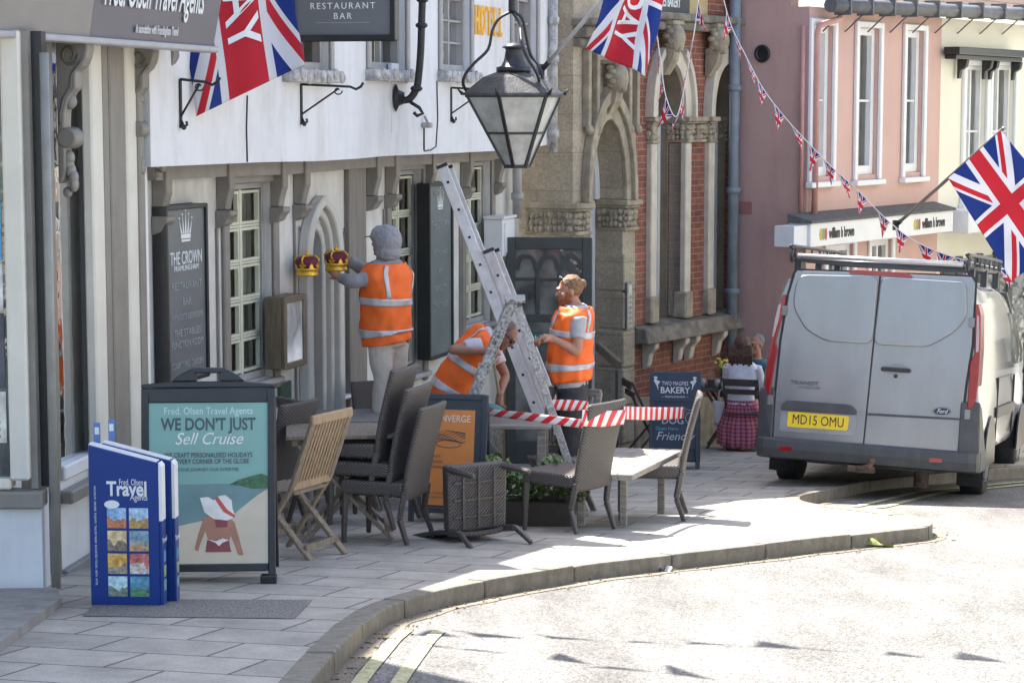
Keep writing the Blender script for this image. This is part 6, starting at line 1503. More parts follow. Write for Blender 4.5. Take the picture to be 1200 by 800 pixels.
for nm,px,w,lab in (('tote_bag',849,.27,'white cloth bag hanging beside the cafe table'),):
    A=P(px,472,Yk-.35); r=thing(nm,lab,'bag',(A.x,A.y,P(px,498,Yk-.35).z)); H=.28
    def f(u,v): th=u*2*math.pi; k=.8+.2*v; return (w/2*k*math.cos(th)*(1+.05*math.sin(v*9)),.06*math.sin(th)*(1-.4*v)+.01*math.sin(u*20),H*v+.012*math.sin(u*13))
    mb=MB(); mb.grid(f,24,10); mb.build('body',mat('white_canvas',(.6,.6,.62),.8,var=.08,scale=8),r,solid=.004)
    mb=MB(); mb.tube([(-.08,0,H-.02),(-.06,0,H+.12),(0,0,H+.18),(.06,0,H+.12),(.08,0,H-.02)],.008,6); mb.build('strap',MC['white_canvas'],r)
A=on(737,560); 
# ================================================================ VAN
vq=G(1011,572); VR=R(-19)
van=thing('parked_van','silver panel van with a roof rack, parked half on the pavement','van',(vq.x,vq.y,vq.z-.07),rot=None)
van.rotation_mode='XYZ'
Mv=Matrix.Rotation(VR,3,'Z')@Matrix.Rotation(-math.atan(K*math.cos(VR)),3,'X')@Matrix.Rotation(R(1.6),3,'Y')
van.rotation_euler=Mv.to_euler()
silver=mat('silver_paint',(.27,.28,.305),.23,metal=.55,var=.03,scale=2,coat=.6,dirt=.4,dscale=1.5,dcol=(.2,.19,.18),thr=.5)
darkpl=mat('dark_grey_bumper',(.055,.058,.065),.5,var=.15,scale=6,dirt=.4,dscale=5,dcol=(.12,.11,.1))
tyre=mat('tyre_rubber',(.025,.025,.026),.85,var=.3,scale=20); rim_m=mat('wheel_trim',(.35,.36,.37),.4,metal=.5,var=.1)
redl=mat('tail_lens_red',(.27,.008,.012),.12,var=.15,scale=20,coat=.5); clrl=mat('tail_lens_clear',(.42,.3,.31),.12,var=.1,coat=.5)
X=lambda zx,zy=0:(zx-378)/305.0
Z=lambda zx,zy:(737+.058*(zx-378)*(.5+.5*zy/735)-zy)/312.0
prof=[(0,.40),(.93,.40),(.965,.5),(.985,.7),(.98,.95),(.962,1.15),(.905,1.6),(.865,1.8),(.81,1.93),(.71,1.99),(.45,2.03),(0,2.04)]
st=[(0,1,2.04),(.03,1.004,2.05),(2.6,1.0,2.05),(3.3,.995,2.0),(3.75,.985,1.88),(4.35,.96,1.38),(4.75,.93,1.12),(4.95,.8,.95)]
mb=MB(); n=len(prof); ring=[]
for y,k,zt_ in st:
    r=[]
    for x,z in prof:
        z2=min(z,zt_) if z<1.7 else z*zt_/2.05
        r.append((x*k,y,min(z2,zt_)))
    ring.append(r+[(-x,yy,z) for x,yy,z in r[-2:0:-1]])
m=len(ring[0]); vs=[v for r in ring for v in r]
fs=[(i*m+k,i*m+(k+1)%m,(i+1)*m+(k+1)%m,(i+1)*m+k) for i in range(len(st)-1) for k in range(m)]
mb.smooth=True; mb.add(vs,fs); mb.smooth=False; mb.add(ring[0],[tuple(range(m))]); mb.add(ring[-1],[tuple(range(m))[::-1]])
body=mb.build('body',silver,van,bevel=.02,seg=2)
body.data.set_sharp_from_angle(angle=R(50)) if hasattr(body.data,'set_sharp_from_angle') else None
def vpoly(name,pts,y0,y1,m,parent=van,bevel=.006,seg=2):
    mb=MB(); mb.prism([(X(a),Z(a,b)) for a,b in pts],y0,y1); return mb.build(name,m,parent,bevel=bevel,seg=seg)
ld=[(152,110),(160,101),(389,103),(371,590),(117,581),(117,470),(124,300),(138,170)]
rd=[(392,103),(640,110),(650,125),(651,300),(640,420),(632,604),(373,591)]
vpoly('door_seal',[(146,105),(156,95),(644,104),(655,120),(657,300),(646,420),(637,612),(112,588),(111,470),(118,300),(132,168)],-.006,-.0015,blackframe,van,bevel=0)
L_=vpoly('rear_door',ld,-.022,-.002,silver,bevel=.008); Rr2=vpoly('rear_door',rd,-.022,-.002,silver,bevel=.008)
def rnd(pts,r=14,k=4):
    out=[];n=len(pts)
    for i in range(n):
        p0,p1,p2=Vector(pts[i-1]),Vector(pts[i]),Vector(pts[(i+1)%n]); a=p1+(p0-p1).normalized()*min(r,(p0-p1).length*.4); b=p1+(p2-p1).normalized()*min(r,(p2-p1).length*.4)
        for j in range(k+1): t=j/k; out.append(tuple(a*(1-t)**2+p1*2*t*(1-t)+b*t*t))
    return out
vpoly('pressed_panel',rnd([(168,112),(386,112),(380,305),(250,300),(192,268),(153,205),(155,150)],22),-.046,-.021,silver,L_,bevel=.024,seg=3)
vpoly('pressed_panel',rnd([(394,114),(628,124),(634,225),(602,268),(535,310),(384,306)],22),-.046,-.021,silver,Rr2,bevel=.024,seg=3)
# swage line across the doors
vpoly('swage',[(120,468),(372,500),(372,508),(120,476)],-.027,-.021,silver,L_,bevel=.003); vpoly('swage',[(374,500),(634,508),(634,514),(374,507)],-.027,-.021,darkpl,Rr2,bevel=.002)
vpoly('grip_panel',rnd([(152,470),(330,478),(350,495),(348,506),(138,498),(136,486)],8),-.05,-.021,darkpl,L_,bevel=.006)
vpoly('plate_recess',rnd([(136,499),(350,507),(346,566),(134,558)],8),-.0245,-.0215,mat('silver_recess',(.3,.31,.33),.35,metal=.4),L_,bevel=.001)
pl_=vpoly('number_plate',rnd([(157,501),(329,510),(327,552),(156,545)],5,2),-.036,-.025,mat('plate_yellow',(.85,.6,.03),.3,var=.03),L_,bevel=.002)
sl=math.atan2(Z(329,510)-Z(157,501),X(329)-X(157))
o=text('MD15 OMU',.125,ink,pl_,((X(157)+X(329))/2,-.0375,(Z(157,501)+Z(327,552))/2-.003),rot=(R(90),-sl,0),extrude=.0006,bold=.0); fit(o,.47)
# handle
vpoly('handle_bowl',[(450+32*math.cos(a),374+16*math.sin(a)) for a in [i*.4 for i in range(16)]],-.024,-.0222,MC['silver_recess'],Rr2,bevel=.001)
vpoly('door_handle',rnd([(410,368),(490,372),(491,384),(410,380)],5),-.065,-.03,blackframe,Rr2,bevel=.005)
vpoly('lock',[(450+6*math.cos(a),394+6*math.sin(a)) for a in [i*.7 for i in range(9)]],-.026,-.0225,blackframe,Rr2,bevel=.001)
bad=vpoly('badge_oval',[(582+25*math.cos(a),490+12*math.sin(a)) for a in [i*math.pi/10 for i in range(20)]],-.032,-.0225,MC['steel_plate'],Rr2,bevel=.002)
vpoly('badge_field',[(582+22*math.cos(a),490+9.5*math.sin(a)) for a in [i*math.pi/10 for i in range(20)]],-.0335,-.0325,mat('badge_navy',(.01,.02,.06),.3),bad,bevel=0)
fit(text('Ford',.055,inkwhite,bad,(X(582),-.034,Z(582,490)),extrude=.0004,shear=.4),.1)
fit(text('TRANSIT',.05,darkpl,L_,(X(198),-.0245,Z(198,420)),extrude=.001,bold=.001),.27); fit(text('CUSTOM',.035,darkpl,L_,(X(213),-.0245,Z(213,433)),extrude=.001),.19)
# tail lights wrapping the corners
def taillight(s,pts,inner):
    def yw(x): return -.02+max(0,abs(x)-.9)*.15
    mb=MB(); P_=[(X(a),Z(a,b)) for a,b in pts]; n=len(P_)
    mb.add([(x,yw(x)-.02,z) for x,z in P_]+[(x,yw(x)+.25,z) for x,z in P_],[tuple(range(n)),tuple(range(2*n-1,n-1,-1))]+[(i,i+n,(i+1)%n+n,(i+1)%n) for i in range(n)])
    o=mb.build('tail_light',redl,van,bevel=.008,seg=2)
    mb=MB(); P_=[(X(a),Z(a,b)) for a,b in inner]; n=len(P_); mb.add([(x,yw(x)-.027,z) for x,z in P_]+[(x,yw(x)-.018,z) for x,z in P_],[tuple(range(n)),tuple(range(2*n-1,n-1,-1))]+[(i,i+n,(i+1)%n+n,(i+1)%n) for i in range(n)]); mb.build('clear_lens',clrl,o)
taillight(-1,[(122,170),(132,170),(128,215),(110,300),(116,325),(108,400),(103,455),(92,452),(85,425),(87,380),(96,300),(112,215)],[(112,200),(120,195),(116,240),(104,290),(99,290),(105,240)])
taillight(1,[(654,185),(663,187),(671,215),(676,310),(676,400),(673,445),(664,480),(649,482),(650,350),(660,325),(657,260)],[(661,215),(666,220),(670,270),(671,318),(664,322),(662,270)])
vpoly('brake_light',rnd([(305,100),(320,96),(465,101),(482,113),(478,116),(305,108)],4),-.034,-.021,redl,van,bevel=.003)
for a,b in ((130,215),(648,238),(104,470),(651,497)): vpoly('hinge',rnd([(a-8,b-14),(a+8,b-14),(a+8,b+14),(a-8,b+14)],3),-.04,-.0,MC['steel_plate'],van,bevel=.004)
# bumper
mb=MB()
sec=[(-.06,.475),(-.09,.455),(-.095,.38),(-.075,.30),(.0,.28),(.12,.28),(.12,.475)]
xs=[-1.015,-1.0,-.93,-.8,0,.8,.93,1.0,1.015]; off=[.14,.07,.02,0,-.01,0,.02,.07,.14]
vs=[];m=len(sec)
for x,o_ in zip(xs,off):
    for y,z in sec: vs.append((x,y+o_ if y<.1 else y+.0,z))
fs=[(i*m+k,i*m+(k+1)%m,(i+1)*m+(k+1)%m,(i+1)*m+k) for i in range(len(xs)-1) for k in range(m)]+[tuple(range(m)),tuple(range((len(xs)-1)*m,len(xs)*m))[::-1]]
mb.add(vs,fs); bp=mb.build('rear_bumper',darkpl,van,bevel=.012,seg=2)
for s in (-1,1):
    mb=MB(); a=.86 if s<0 else .83
    mb.add([(s*a,-.05,.46),(s*1.015,.0,.46),(s*1.02,.45,.46),(s*(a+.0),-.035,.93),(s*1.0,-.02,.93),(s*1.008,.12,.86),(s*a,.3,.46)],[(0,1,4,3),(1,2,5,4),(3,4,5),(0,3,6),(6,3,5,2),(0,6,2,1)]); mb.build('bumper_corner',darkpl,van,bevel=.01)
    mb=MB(); mb.box(s*1.0,s*1.02,.12,.58,.28,.47); mb.build('side_skirt',darkpl,van,bevel=.008)
for a,b in ((160,607),(576,628)): vpoly('reflector',rnd([(a-18,b-7),(a+18,b-6),(a+18,b+6),(a-18,b+6)],3),-.101,-.08,redl,bp,bevel=.002)
mb=MB(); mb.box(-.14,.1,-.1,.0,.22,.28); mb.tube([(-.05,-.05,.26),(-.02,-.15,.26),(.08,-.2,.29),(.1,-.2,.33)],.025,8); mb.ball((.1,-.2,.34),.03,10,7); mb.build('tow_hitch',mat('rusty_metal',(.12,.08,.06),.8,var=.5,scale=20),van,bevel=.004)
mb=MB(); mb.box(-.6,.6,.3,3.9,.24,.39); mb.build('underbody',blackframe,van)
mb=MB(); mb.tube([(-.5,.15,.3),(-.5,1.2,.28)],.04,8); mb.lathe([(.07,-.2),(.07,.2)],12,(.45,.5,.28),None); mb.build('exhaust',MC['rusty_metal'],van)
# wheels
def wheel(x,y):
    s=1 if x>0 else -1; M=Matrix.Translation((x,y,.335))@Matrix.Rotation(R(90)*s,4,'Y')
    mb=MB(); mb.lathe([(.2,-.1),(.30,-.11),(.325,-.1),(.335,-.08),(.335,.08),(.325,.1),(.30,.11),(.2,.1)],32,M=M); o=mb.build('tyre',tyre,van)
    mb=MB(); mb.lathe([(.205,.085),(.2,.1),(.17,.085),(.06,.1),(.05,.11),(.0,.11)],24,M=M); 
    for k in range(10): a=k*math.pi/5; mb.beam(M@Vector((.05*math.cos(a),.05*math.sin(a),.105)),M@Vector((.195*math.cos(a),.195*math.sin(a),.1)),.03,.03,up=(s,0,0))
    mb.build('rim',rim_m,o)
for y in (1.0,3.93):
    for x in (-.87,.87): wheel(x,y)
for s in (-1,1):
    for y in (1.0,3.93):
        mb=MB(); A=[i*math.pi/12 for i in range(13)]; pts=[(y+.40*math.cos(a),.36+.40*math.sin(a)) for a in A]; mb.prism([(y+.42,.3)]+pts+[(y-.42,.3)],s*.99,s*1.006,'x'); mb.build('wheel_arch',blackframe,van)
    mb=MB(); mb.box(s*.76,s*1.0,.58,.6,.12,.42); mb.build('mud_flap',tyre,van)
    mb=MB(); mb.prism([(3.15,1.2),(3.15,1.72),(3.6,1.7),(4.15,1.32),(4.15,1.2)],s*.93,s*.985,'x'); 
    o=mb.build('cab_window',glass,van)
    for v in o.data.vertices: 
        z=v.co.z; lim=.972-(z-1.15)*.149 if z<1.6 else .905-(z-1.6)*.225
        v.co.x=s*(lim+.004 if abs(v.co.x)>.95 else lim-.05)
    mb=MB(); mb.prism([(1.4,.72),(3.0,.72),(3.0,.82),(1.4,.82)],s*.99,s*1.012,'x'); mb.build('side_moulding',darkpl,van,bevel=.006)
    mb=MB(); mb.box(s*.97,s*.992,3.05,3.06,.5,1.1); mb.box(s*.97,s*.992,1.55,3.05,1.09,1.1); mb.box(s*.97,s*.992,1.55,1.56,.5,1.09); mb.build('door_gap',blackframe,van)
    mb=MB(); mb.box(s*1.0,s*1.18,3.95,4.0,1.15,1.22); mb.box(s*1.08,s*1.3,3.9,4.02,1.15,1.5); mb.build('wing_mirror',blackframe,van,bevel=.02,seg=2)
    mb=MB(); mb.box(s*.45,s*.85,4.86,4.97,.72,.9); mb.build('headlight',clrl,van,bevel=.02)
mb=MB(); mb.add([(-.8,3.62,1.93),(.8,3.62,1.93),(.88,4.3,1.44),(-.88,4.3,1.44)],[(0,1,2,3)]); mb.build('windscreen',glass,van,solid=.01)
# roof rack
rack=mat('rack_tube',(.035,.037,.04),.4,var=.2); rackal=mat('rack_alloy',(.5,.5,.5),.35,metal=.7)
def rk(y0,y1):
    r=van
    for s in (-1,1):
        mb=MB(); x=s*.80; mb.tube(catmull([Vector(q) for q in ((x,y0+.0,2.1),(x,y0-.04,2.15),(x,y0,2.22),(x,y0+.1,2.24),(x,y1-.1,2.24),(x,y1,2.21),(x,y1,2.1))],4),.017,8); mb.tube([(x,y0,2.12),(x,y1,2.12)],.017,8); mb.build('rack_rail',rack,r)
        for k in range(7): y=y0+.12+(y1-y0-.24)*k/6; mb=MB(); mb.tube([(x,y,2.12),(x,y,2.24)],.011,6); mb.build('rack_upright',rack,r)
        for y in (y0+.3,(y0+y1)/2,y1-.3): mb=MB(); mb.box(x-.03,x+.03,y-.03,y+.03,1.96,2.12); mb.build('rack_foot',rack,r)
    for k in range(5): y=y0+.08+(y1-y0-.16)*k/4; mb=MB(); mb.box(-.8,.8,y-.02,y+.02,2.1,2.135); mb.build('cross_bar',rack,r)
    mb=MB(); mb.tube([(-.74,y0-.05,2.15),(.76,y0-.05,2.15)],.026,10); mb.build('rear_roller',rackal,r)
rk(.12,2.75)
# ================================================================ PEOPLE
def remesh(o,vox=.008,smooth=3,wrinkle=0,wscale=.12):
    o.modifiers.clear(); m=o.modifiers.new('r','REMESH'); m.mode='VOXEL'; m.voxel_size=vox; m.use_smooth_shade=True
    if smooth: s=o.modifiers.new('s','SMOOTH'); s.factor=.6; s.iterations=smooth
    if wrinkle:
        tx=bpy.data.textures.new('creases','CLOUDS'); tx.noise_scale=wscale; tx.noise_depth=2; d=o.modifiers.new('d','DISPLACE'); d.texture=tx; d.strength=wrinkle; d.mid_level=.5; d.texture_coords='LOCAL'
    dg=bpy.context.evaluated_depsgraph_get(); dg.update(); me=bpy.data.meshes.new_from_object(o.evaluated_get(dg)); old=o.data; mats=[x for x in old.materials]; o.modifiers.clear(); o.data=me
    me.materials.clear(); 
    for x in mats: me.materials.append(x)
    for p in me.polygons: p.use_smooth=True
    return o
def limb(mb,pts,rs,n=14,side=None,ratio=1.0):
    """tapered, optionally elliptical limb with rounded ends"""
    P_=catmull([Vector(p) for p in pts],6); Rs=[]
    for i in range(len(pts)-1):
        for k in range(6): Rs.append(rs[i]+(rs[i+1]-rs[i])*k/6)
    Rs.append(rs[-1]); N=len(P_); vs=[]
    t0=(P_[1]-P_[0]).normalized(); x=Vector(side) if side is not None else (t0.cross(Vector((0,0,1))) if abs(t0.z)<.9 else t0.cross(Vector((0,1,0)))); x.normalize()
    ra=ratio if isinstance(ratio,(list,tuple)) else [ratio]*len(pts); Ra=[]
    for i in range(len(pts)-1):
        for k in range(6): Ra.append(ra[i]+(ra[i+1]-ra[i])*k/6)
    Ra.append(ra[-1])
    for i,p in enumerate(P_):
        t=(P_[min(i+1,N-1)]-P_[max(i-1,0)]).normalized(); x=(x-t*x.dot(t)).normalized(); y=t.cross(x)
        for k in range(n): a=2*math.pi*k/n; vs.append(p+x*math.cos(a)*Rs[i]*Ra[i]+y*math.sin(a)*Rs[i])
    fs=[(i*n+k,i*n+(k+1)%n,(i+1)*n+(k+1)%n,(i+1)*n+k) for i in range(N-1) for k in range(n)]+[tuple(range(n))[::-1],tuple(range((N-1)*n,N*n))]
    mb.add(vs,fs)
def hand(mb,w,d,palm,curl=.5,L_=.18,side=1):
    """w wrist, d direction, palm = palm-facing normal"""
    d=Vector(d).normalized(); pn=Vector(palm); pn=(pn-d*pn.dot(d)).normalized(); s=d.cross(pn)*side; w=Vector(w)
    limb(mb,[w-d*.02,w+d*.04,w+d*.085],[.028,.034,.034],side=s,ratio=[1,1.15,1.2])
    for i,(o_,l) in enumerate(((-.030,.072),(-.010,.082),(.011,.077),(.030,.06))):
        b=w+d*.082+s*o_; c1=curl*(1+.1*i); m1=b+(d*math.cos(c1*.7)+pn*math.sin(c1*.7))*l*.5; m2=m1+(d*math.cos(c1*1.7)+pn*math.sin(c1*1.7))*l*.5
        limb(mb,[b-d*.02,b,m1,m2],[.0105,.0105,.0095,.0075],n=8)
    b=w+d*.02-s*.025; m1=b+(d*.6-s*.6+pn*.35).normalized()*.045; m2=m1+(d*.8-s*.1+pn*.5).normalized()*.038; limb(mb,[b,m1,m2],[.014,.0115,.009],n=8)
def headmesh(mb,c,fwd,s=1.0,neck=None,tiltup=None):
    f=Vector(fwd).normalized(); up=Vector(tiltup or (0,0,1)); up=(up-f*up.dot(f)).normalized(); x=f.cross(up)
    M=Matrix((( x.x,f.x,up.x,c[0]),(x.y,f.y,up.y,c[1]),(x.z,f.z,up.z,c[2]),(0,0,0,1)))@Matrix.Scale(s,4)
    mb.ball((0,-.012,.022),(.076,.094,.098),16,12,M); mb.ball((0,.028,-.035),(.058,.062,.075),14,10,M); mb.ball((0,.068,-.088),(.03,.026,.024),10,7,M)
    mb.ball((0,.088,.03),(.05,.016,.014),10,6,M)
    mb.tube([M@Vector((0,.082,.02)),M@Vector((0,.108,-.018)),M@Vector((0,.098,-.03))],[.009,.016,.012],8)
    mb.ball((0,.088,-.055),(.026,.014,.009),10,6,M); mb.ball((0,.085,-.066),(.022,.013,.009),10,6,M)
    for s_ in (-1,1): mb.ball((s_*.078,-.008,-.005),(.012,.02,.032),8,6,M); mb.ball((s_*.045,.06,-.02),(.024,.022,.024),8,6,M)
    return M
def eyes(M,par):
    for s_ in (-1,1):
        mb=MB(); mb.ball((s_*.031,.082,.006),(.012,.009,.009),10,7,M); e=mb.build('eye',mat('eye_white',(.6,.58,.55),.2),par); mb=MB(); mb.ball((s_*.031,.0895,.006),(.005,.003,.005),8,5,M); mb.build('iris',mat('eye_dark',(.03,.02,.015),.2),e)
skin=mat('skin',(.42,.21,.14),.55,var=.1,scale=18); skin_t=mat('tanned_skin',(.33,.165,.105),.55,var=.12,scale=18)
hivis=mat('hi_vis_orange',(.95,.16,.02),.65,var=.08,scale=10,emit=None); refl=mat('reflective_band',(.55,.55,.56),.35,metal=.2,var=.06,scale=30)
greyknit=mat('grey_marl_hoodie',(.3,.3,.315),.9,var=.07,scale=60,bump=.4,bscale=90); tee=mat('grey_tshirt',(.42,.42,.44),.85,var=.06,scale=20,bump=.15); tee2=mat('pale_striped_tshirt',(.55,.54,.58),.85,var=.1,scale=40,bump=.15)
stonetr=mat('stone_trousers',(.6,.545,.46),.85,var=.08,scale=12,bump=.2); darktr=mat('charcoal_trousers',(.05,.052,.058),.85,var=.15,scale=12,bump=.2); bootm=mat('boot_leather',(.05,.035,.025),.6)
class Torso:
    """sections (centre, side vector, half width, half depth) from hips to neck"""
    def __init__(s,secs): s.s=secs; s.n=len(secs)-1
    def at(s,t,a,off=0):
        x=min(max(t,0),1)*s.n; i=min(int(x),s.n-1); f=x-i
        def g(j): return s.s[min(max(j,0),s.n)]
        def cr(k):
            p0,p1,p2,p3=[g(i+j)[k] for j in (-1,0,1,2)]; return .5*((p1*2)+(p2-p0)*f+(p0*2-p1*5+p2*4-p3)*f*f+(p1*3-p0-p2*3+p3)*f**3)
        c,sd,w,d=cr(0),cr(1),cr(2),cr(3); nx=g(i+1)[0]-g(i)[0]; up=nx.normalized(); sd=(sd-up*sd.dot(up)).normalized(); fw=up.cross(sd)
        ca,sa=math.cos(a),math.sin(a); e=.8
        X_=math.copysign(abs(ca)**e,ca)*(w+off); Y_=math.copysign(abs(sa)**e,sa)*(d+off)
        return c+sd*X_+fw*Y_
    def shell(s,t0,t1,off,n=40,m=24,a0=0,a1=2*math.pi,wr=0,seed=0):
        mb=MB()
        def f(u,v):
            a=a0+(a1-a0)*u; t=t0+(t1-t0)*v; w=wr*(noise.noise(Vector((math.cos(a)*2.5+seed,math.sin(a)*2.5,t*7)))+.5*noise.noise(Vector((math.cos(a)*6,math.sin(a)*6+seed,t*12)))) if wr else 0
            return s.at(t,a,off+w)
        mb.grid(f,n,m,uv=False); return mb
def person(name_label,base): return thing('person',name_label,'person',base)
def localise(root,objs):
    b=root.location
    for o in objs:
        o.data.transform(Matrix.Translation(-b)); 
V=Vector
def build_worker(label,base,T,torso_off,head_c,head_f,neckbase,arms,legs,shirt,sleeve_frac,trousers,vest_t=(.06,.9),vert=True,headup=None,skinm=skin,bands=(.2,.5),boots=True,hands=((.5),(.5)),palms=None,foot_dir=None,hoodie=False):
    root=person(label,base); objs=[]
    body=MB()
    secs=T.s; N=len(secs)
    limb(body,[x[0] for x in secs],[x[3]*.9 for x in secs],side=secs[0][1],ratio=[x[2]/x[3]*.97 for x in secs],n=18)
    Mh=headmesh(body,head_c,head_f,1.0,tiltup=headup)
    limb(body,[neckbase,V(neckbase).lerp(V(head_c)-V((0,0,.03)),.6),V(head_c)-V((0,0,.02))],[.062,.055,.052])
    for k,(S,E,W,Hd) in enumerate(arms):
        limb(body,[S,V(S).lerp(V(E),.5),E,V(E).lerp(V(W),.4),W],[.05,.048,.038,.038,.025]); hand(body,W,V(Hd),palms[k] if palms else (0,0,-1),hands[k],side=1 if k else -1)
    for H,Kn,A,Ft in legs:
        limb(body,[H,V(H).lerp(V(Kn),.5),Kn,V(Kn).lerp(V(A),.35),A],[.088,.078,.055,.056,.038]); limb(body,[V(A)+V((0,0,-.02)),V(A).lerp(V(Ft),.5)+V((0,0,-.03)),Ft],[.045,.042,.035])
    b=body.build('body',skinm,None); remesh(b,.0075,3); objs.append(b)
    # shirt
    sh=MB(); limb(sh,[x[0] for x in secs],[x[3]*.9+.014 for x in secs],side=secs[0][1],ratio=[(x[2]+.012)/(x[3]*.9+.014) for x in secs],n=18)
    for S,E,W,Hd in arms:
        S,E,W=V(S),V(E),V(W)
        if sleeve_frac<=1: e=S.lerp(E,sleeve_frac); limb(sh,[S,S.lerp(e,.5),e],[.066,.066,.062])
        else: limb(sh,[S,S.lerp(E,.5),E,E.lerp(W,.5),W-(W-E).normalized()*.01],[.072,.066,.056,.052,.044])
    if hoodie: limb(sh,[neckbase,V(neckbase)+V((0,0,.06))],[.09,.085])
    s=sh.build('shirt',shirt,None); remesh(s,.01,2,.022,.1); objs.append(s)
    tr=MB()
    for H,Kn,A,Ft in legs: limb(tr,[V(H)+V((0,0,.04)),V(H).lerp(V(Kn),.5),Kn,V(Kn).lerp(V(A),.35),A],[.115,.098,.078,.075,.065])
    limb(tr,[V(legs[0][0])+V((0,0,.08)),V(legs[0][0]).lerp(V(legs[1][0]),.5)+V((0,0,.06)),V(legs[1][0])+V((0,0,.08))],[.1,.12,.1]); limb(tr,[secs[0][0]-V((0,0,.03)),secs[0][0].lerp(secs[1][0],.8)],[secs[0][3]+.004,secs[0][3]],side=secs[0][1],ratio=secs[0][2]/secs[0][3])
    t_=tr.build('trousers',trousers,None); remesh(t_,.01,2,.02,.12); objs.append(t_)
    for H,Kn,A,Ft in legs:
        mb=MB(); limb(mb,[V(A)+V((0,0,.02)),V(A).lerp(V(Ft),.4)+V((0,0,-.02)),Ft],[.06,.056,.046]); x=mb.build('boot',bootm,None); remesh(x,.01,2); objs.append(x)
    v=T.shell(vest_t[0],vest_t[1],torso_off,56,30,wr=.02,seed=len(label)).build('vest',hivis,None,solid=.004); objs.append(v)
    bl=[]
    for bt in bands: 
        w_=.034; o=T.shell(bt-w_,bt+w_,torso_off+.007,56,4,wr=.02,seed=len(label)).build('reflective_band',refl,None,solid=.002); bl.append(o)
    if vert:
        for a in ((R(48),R(60)),(R(120),R(132)),(R(-60),R(-48)),(R(-132),R(-120))): bl.append(T.shell(bands[1]+.03,vest_t[1]-.02,torso_off+.0065,4,16,a[0],a[1],wr=.02,seed=len(label)).build('reflective_band',refl,None,solid=.002))
    # shoulder straps and neckline of the vest
    localise(root,objs+bl)
    for o in objs: o.parent=root
    for o in bl: o.parent=v
    eyes(Matrix.Translation(-V(base))@Mh,b)
    return root,Mh,b,v
def sect(c,sd,w,d): return (V(c),V(sd).normalized(),w,d)
# ---- bearded worker standing, facing left
Y3=G(668,598).y
def q3(px,py,dy=0): return P(px,py,Y3+dy)
sd=V((.12,1,0))       # his side axis points away from the camera (he faces -x)
base=G(668,598)
T=Torso([sect(q3(670,452),sd,.165,.135),sect(q3(668,430),sd,.17,.15),sect(q3(668,408),sd,.17,.15),sect(q3(670,385),sd,.185,.14),sect(q3(674,368),sd,.2,.12),sect(q3(675,356),sd,.13,.085)])
arms=[(q3(678,372,-.19),q3(676,411,-.25),q3(648,397,-.27),V((-1,-.1,.12))),(q3(670,372,.2),q3(668,410,.22),q3(644,398,-.05),V((-1,-.25,.1)))]
g=base
legs=[(q3(674,462,-.09),V((g.x-.02,g.y-.11,g.z+.48)),V((g.x+.02,g.y-.12,g.z+.1)),V((g.x-.14,g.y-.14,g.z+.045))),(q3(668,462,.09),V((g.x-.03,g.y+.1,g.z+.48)),V((g.x+.0,g.y+.12,g.z+.1)),V((g.x-.16,g.y+.14,g.z+.045)))]
w3,Mh,b3_,v3=build_worker('bearded worker in orange vest standing with sunglasses on his head','x' and base,T,.028,q3(667,341),(-1,-.12,-.12),q3(673,358),arms,legs,tee,.62,darktr,vest_t=(.08,.93),bands=(.22,.56),skinm=skin,palms=[(0,-.2,-1),(0,0,-1)],hands=(.9,.9))
ML=Matrix.Translation(-w3.location)@Mh
hair3=mat('sandy_hair',(.2,.11,.055),.7,var=.35,scale=40,bump=.6,bscale=90); beard=mat('ginger_beard',(.26,.085,.03),.75,var=.4,scale=50,bump=.8,bscale=90)
def hairpiece(name,fn,m,parent,vox=.006,wr=.012): mb=MB(); fn(mb); o=mb.build(name,m,parent); loc=o.parent; remesh(o,vox,2,wr,.03); return o
hairpiece('hair',lambda m_:(m_.ball((0,-.028,.035),(.083,.092,.098),16,12,ML),m_.ball((0,-.115,.045),(.036,.034,.036),12,8,ML)),hair3,b3_)
hairpiece('beard',lambda m_:(m_.ball((0,.052,-.085),(.058,.055,.05),12,9,ML),m_.ball((0,.066,-.14),(.05,.05,.06),12,9,ML),m_.ball((0,.07,-.19),(.035,.035,.045),10,8,ML),m_.ball((.06,.02,-.045),(.018,.03,.05),8,6,ML),m_.ball((-.06,.02,-.045),(.018,.03,.05),8,6,ML),m_.ball((0,.094,-.05),(.032,.014,.012),8,6,ML)),beard,b3_)
mb=MB()
for s in (-1,1): mb.ball((s*.038,.055,.11),(.03,.012,.018),10,6,ML); mb.tube([ML@V((s*.07,.05,.108)),ML@V((s*.088,-.02,.08))],.004,5)
mb.tube([ML@V((-.02,.066,.113)),ML@V((.02,.066,.113))],.004,5); mb.build('sunglasses',blackframe,b3_)
